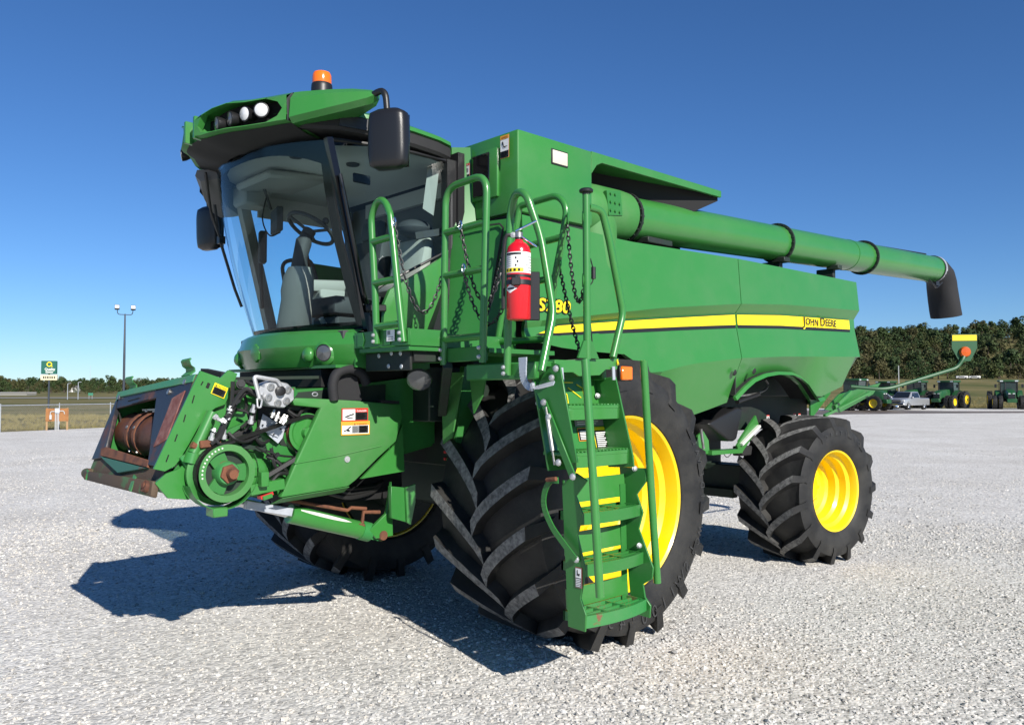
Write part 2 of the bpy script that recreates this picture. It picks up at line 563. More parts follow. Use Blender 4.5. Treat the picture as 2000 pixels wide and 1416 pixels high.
def land(x, y):
    """height of the land: level yard, a meadow rising on the right to a wooded ridge"""
    dx, dy = x - CX, y - CY
    d = -dx * math.cos(TH) - dy * math.sin(TH)
    lat = -dx * math.sin(TH) + dy * math.cos(TH)
    if d < 60: return -0.02
    u = lat / d
    w = sstep(0.12, 0.36, u)
    h = w * (5.6 * sstep(104, 235, d) + (20 + 4 * sstep(0.4, 0.6, u) - 5 * sstep(0.62, 0.9, u) + 1.5 * math.sin(u * 31)) * sstep(240, 420, d))
    h += (1 - w) * (-0.9 * sstep(45, 90, d) + 3.0 * sstep(150, 420, d) + 6 * sstep(450, 900, d))
    return h - 0.02


tm = MB()
ds = [-400, -120, -40, 0, 20, 40, 50, 60, 70, 80, 90, 100, 110, 120, 135, 150, 170, 190, 210, 235, 260, 285, 310, 340, 370, 400, 430, 470, 520, 600, 700, 850, 1100, 1600, 2600]
us = [-1.9 + 3.8 * i / 95 for i in range(96)]
rows = []
for d in ds:
    row = []
    for u in us:
        lat = u * max(d, 60)
        if d < 60: lat = u * 60 * (1 + max(0, -d) * 0.1)
        x, y = CX - math.cos(TH) * d - math.sin(TH) * lat, CY - math.sin(TH) * d + math.cos(TH) * lat
        row.append((x, y, land(x, y)))
    rows.append(row)
tm.grid(rows)
terrain = tag(tm.build('terrain', 'grass', weld=False), kind='structure')

# the gravel yard: level sheet from behind the photographer to the fence and to the row of tractors
gv = MB()
edge = [(1.284, -33.548), (-3.628, -36.568), (-8.855, -38.642), (-16.539, -39.58), (-41.131, -49.689), (-79.092, -41.339), (-112.767, -9.715)]
back = [(60, 70), (30, 75), (-10, 80), (-50, 70), (-75, 40)]
edge2 = [edge[0], (45, -14), (62, 20)] + back
poly = edge[::-1] + edge2[1:3] + back
cx0, cy0 = 1.0, 1.0
for i in range(len(poly)):
    a, b_ = poly[i], poly[(i + 1) % len(poly)]
    gv.add([(cx0, cy0, 0), (a[0], a[1], 0), (b_[0], b_[1], 0)], [(0, 1, 2)])
gravel = tag(gv.build('gravel_yard', 'gravel'), kind='structure')

# loose crushed stone on the near part of the yard (real stones, one scatter)
stone_col = bpy.data.collections.new('loose_stones')
for k in range(7):
    r2 = random.Random(100 + k)
    bm = bmesh.new(); bmesh.ops.create_icosphere(bm, subdivisions=1, radius=0.5)
    sx, sy, sz = r2.uniform(0.8, 1.25), r2.uniform(0.65, 1.0), r2.uniform(0.4, 0.7)
    for v in bm.verts:
        f = r2.uniform(0.72, 1.2)
        v.co = V((v.co.x * sx * f, v.co.y * sy * f, v.co.z * sz * f))
    me = bpy.data.meshes.new('stone'); bm.to_mesh(me); bm.free(); me.materials.append(M_['stone'])
    o = bpy.data.objects.new('stone', me); stone_col.objects.link(o)


def scatter():
    g = np.random.default_rng(5)
    pos = []; sc = []
    # density falls with distance; size grows a little so that cover stays even
    for d0, d1, n, s0, s1 in ((3.2, 5.0, 17000, 0.010, 0.034), (5.0, 7.5, 32000, 0.010, 0.032), (7.5, 11, 42000, 0.011, 0.032), (11, 17, 36000, 0.013, 0.034), (17, 26, 22000, 0.015, 0.036), (3.4, 14, 2600, 0.032, 0.055)):
        d = np.sqrt(g.uniform(d0 * d0, d1 * d1, n)); u = g.uniform(-0.72, 0.72, n)
        x = CX - math.cos(TH) * d - math.sin(TH) * d * u
        y = CY - math.sin(TH) * d + math.cos(TH) * d * u
        s = s0 + (s1 - s0) * g.uniform(0, 1, n) ** 2.6
        # patches of finer and coarser stone
        patch = np.sin(x * 0.9 + 1.3 * np.sin(y * 0.5)) * np.sin(y * 0.8 - 0.7 * np.sin(x * 0.6))
        keep = g.uniform(0, 1, n) < 0.66 + 0.34 * patch
        pos.append(np.stack([x, y, s * 0.06], 1)[keep]); sc.append((s * (1 + 0.15 * patch))[keep])
    pos = np.concatenate(pos); sc = np.concatenate(sc)
    me = bpy.data.meshes.new('loose_gravel')
    me.vertices.add(len(pos)); me.vertices.foreach_set('co', pos.astype(np.float32).ravel())
    a = me.attributes.new('ssize', 'FLOAT', 'POINT'); a.data.foreach_set('value', sc.astype(np.float32))
    rot = np.zeros((len(pos), 3), np.float32)
    rot[:, 0] = g.uniform(-0.5, 0.5, len(pos)); rot[:, 1] = g.uniform(-0.5, 0.5, len(pos)); rot[:, 2] = g.uniform(0, 6.28, len(pos))
    a = me.attributes.new('srot', 'FLOAT_VECTOR', 'POINT'); a.data.foreach_set('vector', rot.ravel())
    return me


def instance_object(name, me, coll, size_attr, rot_attr):
    o = bpy.data.objects.new(name, me); COL.objects.link(o)
    ng = bpy.data.node_groups.new(name + '_scatter', 'GeometryNodeTree')
    ng.interface.new_socket('Geometry', in_out='INPUT', socket_type='NodeSocketGeometry')
    ng.interface.new_socket('Geometry', in_out='OUTPUT', socket_type='NodeSocketGeometry')
    N, L = ng.nodes, ng.links
    gi = N.new('NodeGroupInput'); go = N.new('NodeGroupOutput')
    ci = N.new('GeometryNodeCollectionInfo'); ci.inputs['Collection'].default_value = coll
    ci.inputs['Separate Children'].default_value = True; ci.inputs['Reset Children'].default_value = True
    ip = N.new('GeometryNodeInstanceOnPoints'); ip.inputs['Pick Instance'].default_value = True
    ri = N.new('FunctionNodeRandomValue'); ri.data_type = 'INT'
    for s_ in ri.inputs:
        if s_.name == 'Max' and s_.type == 'INT': s_.default_value = 999
    na = N.new('GeometryNodeInputNamedAttribute'); na.data_type = 'FLOAT'; na.inputs['Name'].default_value = size_attr
    nr = N.new('GeometryNodeInputNamedAttribute'); nr.data_type = 'FLOAT_VECTOR'; nr.inputs['Name'].default_value = rot_attr
    L.new(gi.outputs[0], ip.inputs['Points']); L.new(ci.outputs[0], ip.inputs['Instance'])
    io = [s_ for s_ in ri.outputs if s_.enabled and s_.type == 'INT'][0]
    L.new(io, ip.inputs['Instance Index'])
    fo = [s_ for s_ in na.outputs if s_.enabled and s_.name == 'Attribute'][0]
    vo = [s_ for s_ in nr.outputs if s_.enabled and s_.name == 'Attribute'][0]
    L.new(fo, ip.inputs['Scale'])
    er = N.new('FunctionNodeEulerToRotation'); L.new(vo, er.inputs[0]); L.new(er.outputs[0], ip.inputs['Rotation'])
    L.new(ip.outputs[0], go.inputs[0])
    md = o.modifiers.new('scatter', 'NODES'); md.node_group = ng
    return o


tag(instance_object('loose_gravel', scatter(), stone_col, 'ssize', 'srot'), 'pale crushed limestone stones strewn over the yard', 'gravel', kind='stuff')

# wet, muddy track across the far end of the yard
md_ = MB()
tr = [(-53.883, -24.654), (-61.107, -23.934), (-67.973, -20.855), (-80.635, -12.592), (-86.463, -13.828), (-78.81, -22.469), (-78.044, -29.43), (-70.551, -33.256)]
md_.add([(x, y, 0.006) for x, y in tr], [tuple(range(len(tr)))])
tag(md_.build('muddy_track', 'mud'), kind='structure')


# ================================================================ the combine harvester
H = empty('combine_harvester', (0, 0, 0))
tag(H, 'large green and yellow combine harvester with its grain auger folded back', 'harvester')


# ---------------------------------------------------------------- wheels
def tyre_mesh(name, Rt, w, bead, nlug, lug_h, sweep, lugw):
    """lugged drive tyre, axle along local +y (outer side +y), centre at the hub"""
    mb = MB(); hw = w / 2; Rc = Rt - lug_h
    prof = [(bead, hw * 0.86), (bead + 0.02, hw * 0.93), (lerp(bead, Rc, 0.3), hw * 0.985), (lerp(bead, Rc, 0.52), hw * 1.0), (lerp(bead, Rc, 0.72), hw * 0.985),
            (lerp(bead, Rc, 0.87), hw * 0.94), (Rc - 0.045, hw * 0.84), (Rc - 0.012, hw * 0.62), (Rc - 0.003, hw * 0.3), (Rc, 0)]
    prof = prof + [(r, -h) for r, h in prof[-2::-1]]
    mb.lathe(prof, (0, 0, 0), (0, 1, 0), 84, caps=False)

    def rc(y):
        a = abs(y) / hw
        t = [(0, Rc), (0.3, Rc - 0.003), (0.62, Rc - 0.012), (0.84, Rc - 0.045), (0.94, lerp(bead, Rc, 0.87)), (1.0, lerp(bead, Rc, 0.62))]
        return interp(t, a)
    ns = 9
    for side in (1, -1):
        for k in range(nlug):
            th0 = 2 * math.pi * (k + (0.5 if side < 0 else 0)) / nlug
            st = []
            for i in range(ns + 1):
                s_ = i / ns
                yy = side * (-0.035 + s_ * (hw * 1.015 + 0.035))
                a = abs(yy) / hw
                th = th0 + sweep * (s_ ** 0.72)
                top = interp([(0, Rt), (0.5, Rt - 0.004), (0.86, Rt - 0.008), (0.95, Rt - 0.016), (1.02, Rt - 0.07)], a)
                if i == ns: top = rc(yy) + 0.02
                base = min(rc(yy), top - 0.012) - 0.015
                wt = lugw * (1.12 if i == 0 else 1.0) * (1 - 0.15 * s_)
                wb = wt * 1.34
                st.append((yy, th, top, base, wt, wb))
            o = len(mb.v)
            for yy, th, top, base, wt, wb in st:
                # width measured round the tyre
                for rr, off in ((base, -wb / 2), (top, -wt / 2), (top, wt / 2), (base, wb / 2)):
                    t_ = th + off / Rt
                    mb.v.append((rr * math.cos(t_), yy, rr * math.sin(t_)))
            for i in range(ns):
                for j in range(3):
                    q = [o + i * 4 + j, o + i * 4 + j + 1, o + (i + 1) * 4 + j + 1, o + (i + 1) * 4 + j]
                    mb.f.append(tuple(q if side > 0 else q[::-1])); mb.m.append(1 if j == 1 and i < ns - 1 else 0)
            mb.f.append((o, o + 1, o + 2, o + 3)); mb.m.append(0)
            e = o + ns * 4
            mb.f.append((e + 3, e + 2, e + 1, e)); mb.m.append(0)
    return mb.mesh(name, ['rubber', 'rubber_worn'], sharp=42, weld=False)


def rim_mesh(name, bead, hw, depth, hub):
    mb = MB(); b = bead
    prof = [(b + 0.035, hw * 0.87), (b + 0.03, hw * 0.90), (b + 0.012, hw * 0.91), (b - 0.004, hw * 0.885), (b - 0.018, hw * 0.80), (b - 0.022, hw * 0.70), (b - 0.055, hw * 0.64),
            (b - 0.06, hw * 0.44), (b - 0.09, hw * 0.38), (b - 0.095, hw * 0.16), (b - 0.135, hw * 0.10), (b - 0.14, hw * 0.9 - depth + 0.03), (b - 0.16, hw * 0.9 - depth),
            (hub + 0.06, hw * 0.9 - depth - 0.015), (hub + 0.02, hw * 0.9 - depth + 0.02), (hub, hw * 0.9 - depth + 0.03), (0.0, hw * 0.9 - depth + 0.03)]
    mb.lathe(prof, (0, 0, 0), (0, 1, 0), 64, caps=False)
    # inner barrel seen from the other side
    mb.lathe([(b + 0.03, -hw * 0.88), (b - 0.01, -hw * 0.86), (b - 0.04, -hw * 0.4), (b - 0.05, hw * 0.1)], (0, 0, 0), (0, 1, 0), 48, caps=False)
    return mb.mesh(name, 'yellow', sharp=30)


def arc_text(txt, size, r, mid_deg, y, letter_step, up_out=True):
    """raised sidewall lettering round the hub"""
    mb = MB(); n = len(txt)
    for i, ch in enumerate(txt):
        if ch == ' ': continue
        a = R(mid_deg) + (i - (n - 1) / 2) * letter_step * (-1 if up_out else 1)
        rad = V((math.cos(a), 0, math.sin(a))); tan = V((math.sin(a), 0, -math.cos(a)))
        if not up_out: rad, tan = -rad, -tan
        # seen from +y looking towards -y, +x is to the left
        put_text(mb, ch, size, V((0, y, 0)) + (rad if up_out else -rad) * r - rad * size * 0.35, tan, rad, center=True)
    return mb


ft_me = tyre_mesh('tyre', 1.025, 1.06, 0.60, 17, 0.084, R(25), 0.100)
fr_me = rim_mesh('rim', 0.60, 0.53, 0.46, 0.20)
rt_me = tyre_mesh('tyre', 0.775, 0.78, 0.405, 15, 0.072, R(27), 0.085)
rr_me = rim_mesh('rim', 0.405, 0.39, 0.33, 0.13)


bolt_me = MB().cyl((0, 0, 0), (0, 0.03, 0), 0.016, 6).mesh('wheel_bolt', 'yellow')


def wheel(tm_, rm_, loc, rz, spin, bolts_r, nb, yb, flip=False):
    t = obj('wheel', rm_, H, loc, (0, 0, rz + (math.pi if flip else 0)))
    s = -spin if flip else spin
    # flipping about z also turns the tread the other way round, so the tread of the far side is mirrored
    ty = obj('tyre', tm_, t, (0, 0, 0), (0, s, 0))
    if flip: ty.scale = (-1, 1, 1)
    for k in range(nb):
        a = 2 * math.pi * k / nb
        obj('wheel_bolt', bolt_me, t, (bolts_r * math.cos(a), yb, bolts_r * math.sin(a)))
    return t


wl = wheel(ft_me, fr_me, (0, 1.425, 0.985), 0, R(7), 0.25, 10, 0.005)
wheel(ft_me, fr_me, (0, -1.425, 0.985), 0, R(2), 0.25, 10, 0.005, True)
wr = wheel(rt_me, rr_me, (-3.755, 1.31, 0.745), R(-7), R(12), 0.17, 8, 0.01)
wheel(rt_me, rr_me, (-3.70, -1.30, 0.745), R(-7), R(3), 0.17, 8, 0.01, True)
arc_text('LSW1100/45R46', 0.13, 0.80, -97, 0.536, R(8.6), False).build('sidewall_lettering', 'rubber_letter', wl)['kind'] = 'stuff'
arc_text('LOW SIDEWALL', 0.075, 0.83, 178, 0.536, R(6.0)).build('sidewall_lettering', 'rubber_letter', wl)['kind'] = 'stuff'
arc_text('OPTITRAC', 0.07, 0.60, 98, 0.396, R(8.5)).build('sidewall_lettering', 'rubber_letter', wr)['kind'] = 'stuff'

# ---------------------------------------------------------------- running gear
mb = MB()
mb.box((0, 0, 1.02), (0.46, 1.7, 0.42))
for s in (1, -1):
    mb.lathe([(0.30, 0), (0.33, 0.03), (0.33, 0.2), (0.22, 0.26), (0.2, 0.4)], (0, s * 0.72, 0.985), (0, s, 0), 24)
mb.build('front_axle', 'chassis', H, 0.012)
for s in (1, -1): MB().lathe([(0.57, 0.0), (0.575, 0.03), (0.50, 0.05), (0.2, 0.06)], (0, s * 0.96, 0.985), (0, s, 0), 40).build('final_drive', 'chassis', H)
mb = MB()
mb.box((-3.70, 0, 0.80), (0.30, 1.75, 0.30))
mb.box((-3.52, 0, 0.64), (0.10, 1.2, 0.10))
mb.box((-3.70, 0, 1.12), (0.34, 0.4, 0.5))
for s in (1, -1): mb.cyl((-3.70, s * 0.87, 0.55), (-3.70, s * 0.87, 1.0), 0.09, 14)
mb.build('rear_axle', 'chassis', H, 0.01)
mb = MB()
mb.span((-4.35, -0.95, 1.72), (0.06, 0.95, 2.95))
mb.span((0.05, 0.60, 1.72), (0.62, 0.95, 2.95))
mb.span((0.05, -0.95, 1.72), (0.62, 0.62, 2.10))
mb.span((-2.55, -0.85, 1.20), (0.62, 0.85, 1.74))
mb.span((-4.66, -0.88, 1.36), (-2.54, 0.88, 1.74))
mb.span((-0.55, -0.78, 0.90), (0.55, 0.78, 1.25))
mb.span((0.60, -0.85, 1.55), (0.95, 0.85, 1.95))
mb.build('chassis_body', 'chassis', H, 0.01)
mb = MB()
mb.prism([(0.62, 1.04, 1.95), (0.78, 1.04, 1.95), (0.86, 1.04, 1.40), (0.80, 1.04, 1.30), (0.62, 1.04, 1.30)], (0, -0.05, 0))
mb.build('frame_plate', 'green_plain', H, 0.004)

# ---------------------------------------------------------------- side shields
TOP = [(0.62, 3.0), (-0.535, 2.963), (-2.178, 3.008), (-4.747, 3.025)]
CR1 = [(0.744, 2.23), (-0.084, 2.34), (-1.002, 2.464), (-2.179, 2.584), (-3.022, 2.64), (-4.735, 2.698)]
CR2 = [(0.744, 2.188), (0.343, 2.242), (-0.447, 2.332), (-1.369, 2.422), (-2.142, 2.496), (-3.02, 2.55), (-4.637, 2.595)]
STT = [(0.343, 2.235), (-0.447, 2.319), (-1.369, 2.411), (-2.141, 2.484), (-3.02, 2.536), (-4.557, 2.581)]
STB = [(0.343, 2.184), (-0.446, 2.255), (-1.368, 2.331), (-2.139, 2.389), (-3.017, 2.432), (-4.554, 2.476)]
BLY = [(0.62, 1.99), (-0.2, 1.84), (-0.926, 1.928), (-1.363, 2.006), (-2.169, 2.08), (-3.009, 2.12), (-4.689, 2.168)]
BOTF = [(0.62, 2.14), (0.35, 2.09), (0.0, 2.07), (-0.45, 2.06), (-0.8, 1.92), (-1.08, 1.62), (-1.25, 1.535), (-1.45, 1.53), (-1.866, 1.607), (-2.22, 1.678)]


def panel_y(kind, x):
    k = min(1, max(0, (0.75 - x) / 0.9))
    kb = min(1, max(0, (-0.55 - x) / 0.5))
    return {'top': 1.47, 'c1': 1.50, 'c2': 1.50 - 0.066 * k, 'sb': 1.50 - 0.058 * k, 'by': 1.50, 'bt': 1.50 - 0.16 * kb}[kind]


def shield(name, xs, bott, parent, side):
    rows = [[] for _ in range(6)]
    for x in xs:
        bz = bott(x)
        zs = {'top': interp(TOP, x), 'c1': interp(CR1, x), 'c2': interp(CR2, x), 'sb': interp(STB, x), 'by': max(interp(BLY, x), bz + 0.004), 'bt': bz}
        prev = None
        for i, kd in enumerate(('top', 'c1', 'c2', 'sb', 'by', 'bt')):
            rows[i].append((x, side * panel_y(kd, x), zs[kd]))
    m_ = MB().sheet(rows, (0, -0.03 * side, 0))
    return m_.build(name, 'green', parent, 0.0, 12)


xsf = [0.62, 0.45, 0.25, 0.0, -0.2, -0.45, -0.62, -0.8, -0.95, -1.08, -1.25, -1.45, -1.7, -1.9, -2.05, -2.172]
fbot = lambda x: interp(BOTF, x)
ARCH = [(-2.182, 1.693), (-2.36, 1.794), (-2.519, 1.868), (-2.74, 1.921), (-2.969, 1.944), (-3.26, 1.943), (-3.432, 1.909), (-3.585, 1.846), (-3.696, 1.765), (-3.826, 1.667), (-3.956, 1.688), (-4.22, 1.752), (-4.574, 1.83), (-4.70, 2.14)]
xsr = sorted([a[0] for a in ARCH] + [-2.35, -2.6, -4.4], reverse=True)
rbot = lambda x: interp(ARCH, x)
PF = shield('side_panel', xsf, fbot, H, 1)
PR = shield('side_panel', xsr, rbot, H, 1)
shield('side_panel', xsf, fbot, H, -1)
shield('side_panel', xsr, rbot, H, -1)
# dark lips of the joints and the wheel arch liner
mb = MB()
ar = [a for a in ARCH if -4.05 < a[0] < -2.15]
mb.sheet([[(x, 1.40, z + 0.012) for x, z in ar], [(x, 1.10, z + 0.03) for x, z in ar]], (0, 0, 0.02))
mb.build('wheel_arch_liner', 'black_matte', H)
mb = MB()
fl = [a for a in ARCH if -4.02 < a[0] < -2.17]
mb.sheet([[(x, 1.425, z + 0.028) for x, z in fl], [(x, 1.445, z - 0.004) for x, z in fl]], (0, -0.03, 0))
mb.build('arch_flange', 'green', PR)
mb = MB().span((-2.186, 1.36, 1.74), (-2.168, 1.43, 3.0))
mb.build('joint_seal', 'black_matte', PR)
# rear wall of the body
mb = MB()
rz = [(1.47, interp(TOP, -4.7)), (1.5, interp(CR1, -4.7)), (1.45, interp(CR2, -4.7)), (1.5, interp(BLY, -4.7)), (1.44, 2.15), (0.95, 1.80)]
mb.prism([(-4.68, y - 0.03, z) for y, z in rz] + [(-4.68, -y + 0.03, z) for y, z in rz[::-1]], (-0.03, 0, 0))
mb.build('rear_hood', 'green', H)

# the yellow stripe with its printed black edge line
sx = [0.26, 0.1, -0.2, -0.5, -0.9, -1.3, -1.7, -2.0, -2.160]
sx2 = [-2.196, -2.5, -3.0, -3.6, -4.1, -4.56]


def sy(x, z):
    """y of the shield face at height z between crease and belly"""
    zc, zb, zl = interp(CR2, x), interp(STB, x), interp(BLY, x)
    if z > zb: return lerp(panel_y('sb', x), panel_y('c2', x), min(1, (z - zb) / (zc - zb)))
    return lerp(panel_y('by', x), panel_y('sb', x), max(0, (z - zl) / (zb - zl)))


def stripe(xs, fa, fb, name, mt, parent, off, tip=None):
    rows = [[(x, sy(x, fa(x)) + off, fa(x)) for x in xs], [(x, sy(x, lerp(fa(x), fb(x), 0.5)) + off, lerp(fa(x), fb(x), 0.5)) for x in xs], [(x, sy(x, fb(x)) + off, fb(x)) for x in xs]]
    if tip:
        for r_ in rows: r_.insert(0, (tip[0], sy(tip[0], tip[1]) + off, tip[1] if r_ is not rows[0] else tip[1] + 0.001))
    return MB().grid(rows).build(name, mt, parent, weld=True)


a_ = lambda x: interp(STT, x); b_ = lambda x: interp(STB, x)
stripe(sx, lambda x: a_(x) + 0.008, lambda x: b_(x) - 0.030, 'stripe_edging', 'black_decal', PF, 0.004, (0.52, 2.165 - 0.006))
stripe(sx, a_, b_, 'stripe', 'yellow_decal', PF, 0.007, (0.475, 2.177))
stripe(sx2, lambda x: a_(x) + 0.008, lambda x: b_(x) - 0.030, 'stripe_edging', 'black_decal', PR, 0.004)
stripe(sx2, a_, b_, 'stripe', 'yellow_decal', PR, 0.007)

# lettering on the shields: reads from rear-left, so text runs towards -x
mb = MB()
x0 = -3.456; x1 = -4.235
zt = lambda x: lerp(b_(x), a_(x), 0.23)
words_ = [('J', 1.22), ('OHN', 1.0), (' ', 0), ('D', 1.22), ('EERE', 1.0)]
px_ = 0.0; segs = []
for w_, k in words_:
    if w_ == ' ': px_ += 0.03; continue
    vs, fs = text_shape(w_, 0.105 * k, 0.0018)
    wd = max(v[0] for v in vs) - min(v[0] for v in vs)
    segs.append((w_, k, px_, wd)); px_ += wd + 0.016
tot = px_; sc_ = abs(x1 - x0) / tot
for w_, k, p, wd in segs:
    xx = x0 - p * sc_
    for off, dz, mt in ((0.012, -0.010, 0), (0.014, 0.0, 1)):
        o_ = V((xx - (0.006 if mt == 0 else 0), sy(xx, zt(xx)) + off, zt(xx) + dz - (0.003 if k > 1 else 0)))
        put_text(mb, w_, 0.105 * k, o_, (-sc_, 0, 0), (0, -0.0, 1), mt, bold=0.0055 if mt == 0 else 0.0018)
mb.build('lettering', ['yellow_decal', 'black_decal'], PR, weld=False, smooth=False)
mb = MB()
xs0 = 0.508; zs0 = 2.337; wS = abs(0.165 - xs0)
put_text(mb, 'S780', 0.125, (xs0 + 0.006, 1.506, zs0), (-1, 0, 0), (0, 0, 1), 0, bold=0.010, shear=0.15, width=wS + 0.012)
put_text(mb, 'S780', 0.125, (xs0, 1.509, zs0), (-1, 0, 0), (0, 0, 1), 1, bold=0.003, shear=0.15, width=wS)
mb.build('lettering', ['black_decal', 'yellow_decal'], PF, weld=False, smooth=False)
# round latch covers low on both shields
for px in (-2.08, -2.42):
    zz = interp([(-2.08, 1.945), (-2.42, 1.965)], px)
    MB().lathe([(0.001, 0.012), (0.022, 0.012), (0.03, 0.006), (0.032, 0.0)], (px, 1.478, zz), (0, 1, -0.25), 16, mats=[0, 0, 1]).build('latch', ['black_matte', 'green'], PF if px > -2.17 else PR)

# ---------------------------------------------------------------- engine deck and grain tank
mb = MB()
mb.span((-4.60, -1.44, 2.86), (-1.85, 1.40, 2.94))
mb.build('engine_deck', 'green_plain', H, 0.01)
mb = MB()
mb.span((-2.6, -1.0, 2.94), (-4.4, 0.7, 3.18))
mb.build('engine_cover', 'green_plain', H, 0.04, bseg=2)

GT = MB()
zt_, zb_ = 3.585, 3.01
tl = [(0.69, 1.50, zt_), (0.69, 0.86, zt_), (0.40, 0.80, zt_), (0.06, 0.5, zt_), (0.06, -1.50, zt_), (-1.90, -1.50, zt_), (-1.90, 0.92, zt_), (-0.09, 0.92, zt_), (-0.09, 1.50, zt_)]
GT.prism([(x, y, zb_ if not (x > 0.6) else zb_) for x, y, z in tl], (0, 0, zt_ - zb_))
grain_tank = GT.build('grain_tank', 'green', H, 0.018, bseg=2)
# roof of the auger bay: carries on rearwards from the tank side
mb = MB()
lip = [(-0.108, 3.587), (-1.86, 3.587), (-1.859, 3.526), (-0.203, 3.516), (-0.143, 3.488), (-0.108, 3.434)]
mb.prism([(-0.085, 1.499, zt_ - 0.001), (lip[1][0], 1.5, zt_), (lip[2][0], 1.5, lip[2][1]), (lip[3][0], 1.5, lip[3][1]), (lip[4][0], 1.5, lip[4][1]), (-0.085, 1.499, lip[5][1] - 0.02)], (0, -0.03, 0))
mb.span((-0.03, 0.90, 3.555), (-1.90, 1.469, 3.583))
mb.build('auger_bay_roof', 'green', grain_tank, 0.003)
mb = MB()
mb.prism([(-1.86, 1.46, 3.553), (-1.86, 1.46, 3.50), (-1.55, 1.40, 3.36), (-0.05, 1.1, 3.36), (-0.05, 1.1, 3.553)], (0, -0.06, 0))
mb.build('bay_gusset', 'void', grain_tank)  # green metal coloured black for the shade under the bay roof
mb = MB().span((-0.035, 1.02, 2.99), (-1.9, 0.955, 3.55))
mb.build('bay_wall', 'black_matte', grain_tank)  # black here paints the bay's shade onto a green wall
# dark foot rail round the tank, body front below it
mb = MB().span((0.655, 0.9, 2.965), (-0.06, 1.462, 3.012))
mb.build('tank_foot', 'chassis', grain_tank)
# body front: a column with a rounded left edge beside the cab, face running back to the shield corner
prof_ = [(3.56, 0.800, 0.850), (3.40, 0.806, 0.86), (3.25, 0.815, 0.875), (3.0, 0.835, 0.915), (2.85, 0.855, 0.95), (2.70, 0.875, 0.965), (2.5, 0.90, 0.965), (2.35, 0.925, 0.955), (2.2, 0.955, 0.935), (2.05, 0.975, 0.92)]
BF = MB(); rows = []
for z, x, y in prof_:
    xe, ye = (0.705, 1.497) if z < 2.97 else (0.712, y + 0.12)
    r_ = [(x - 0.12, y - 0.03, z), (x - 0.03, y, z), (x, y + 0.025, z), (x - 0.004, y + 0.06, z)]
    if z < 2.97: r_ += [(lerp(x, xe, 0.35), lerp(y + 0.06, ye, 0.35), z), (lerp(x, xe, 0.7), lerp(y + 0.06, ye, 0.7), z), (xe, ye, z)]
    rows.append(r_)
up_ = [r_[:4] for r_ in rows if r_[0][2] > 2.97]
lo_ = [r_ for r_ in rows if r_[0][2] < 2.97]
z0 = 2.962; t0 = (z0 - 2.85) / 0.15
top_ = [tuple(lerp(a_2, b_2, t0) for a_2, b_2 in zip(p, q)) for p, q in zip(lo_[0][:4], up_[-1])]
x_, y_ = top_[3][0], top_[3][1]
top7 = top_ + [(lerp(x_, 0.705, 0.35), lerp(y_, 1.497, 0.35), z0), (lerp(x_, 0.705, 0.7), lerp(y_, 1.497, 0.7), z0), (0.705, 1.497, z0)]
BF.grid([top7] + lo_)
BF.grid(up_ + [top_])
BF.grid([[p[3] for p in up_] + [top_[3]], [(0.694, p[3][1] + 0.09, p[3][2]) for p in up_] + [(0.694, y_ + 0.09, z0)]])
front_body = BF.build('body_front', 'green_plain', H, 0.0, 35)
# service door in the body front: recessed outline
mb = MB()
dl = [(1.125, 2.922), (1.388, 2.928), (1.414, 2.897), (1.299, 2.276), (0.946, 2.257)]
fx = lambda y: lerp(0.875, 0.705, min(1, max(0, (y - 1.02) / 0.477))) + 0.012
P_ = [(fx(y), y, z) for y, z in dl]
for a, c in zip(P_, P_[1:]): mb.bar(a, c, 0.012, 0.010)
mb.build('door_seam', 'black_matte', front_body)
# window in the tank front
mb = MB()
wq = [(0.70, 1.03, 3.49), (0.70, 1.30, 3.49), (0.70, 1.30, 3.15), (0.70, 1.03, 3.15)]
mb.span((0.685, 1.035, 3.14), (0.715, 1.315, 3.495))
tw = mb.build('tank_window', 'green', grain_tank, 0.012, bseg=2)
mb = MB().span((0.705, 1.055, 3.165), (0.722, 1.235, 3.475))
mb.build('window_pane', 'black_gloss', tw, 0.008)
for y in (1.06, 1.09, 1.2, 1.225): MB().cyl((0.72, y, 3.462), (0.727, y, 3.462), 0.006, 8).build('window_screw', 'black', tw)
# side lamp set into the tank flank
mb = MB().span((0.36, 1.495, 3.40), (0.185, 1.507, 3.515))
sl = mb.build('tank_side_lamp', 'black', grain_tank, 0.012, bseg=2)
mb = MB().span((0.350, 1.503, 3.41), (0.195, 1.512, 3.505))
mb.build('lamp_lens', 'cream', sl, 0.012, bseg=2)

# ---------------------------------------------------------------- unloading auger
A0, A1 = V((-0.30, 1.27, 3.19)), V((-7.66, 1.28, 3.50))
ad = (A1 - A0).normalized()
AL = (A1 - A0).length
mb = MB()
mb.cyl(A0 + ad * 0.42, A1, 0.180, 40)
auger = mb.build('unloading_auger', 'green', H, sharp=40)
mb = MB()   # elbow housing at the pivot
mb.lathe([(0.16, -0.30), (0.215, -0.22), (0.222, 0.0), (0.215, 0.30), (0.205, 0.40)], A0, ad, 36)
mb.cyl((-0.32, 1.27, 2.72), (-0.32, 1.27, 3.2), 0.215, 32)
mb.build('auger_elbow', 'green_matte', auger, sharp=40)
mb = MB()
pc = V((-0.36, 1.478, 3.235))
mb.box(pc, (0.17, 0.03, 0.19), Matrix.Rotation(R(8), 3, 'Y'))
for i, k in ((-1, -1), (-1, 0), (0, -1), (0, 1), (1, 1), (1, -1), (1, 0), (0, 0)):
    c = pc + V((i * 0.055, 0.015, k * 0.065)); mb.cyl(c, c + V((0, 0.014, 0)), 0.010, 6)
mb.build('bolted_cover', 'green_plain', auger, 0.0)


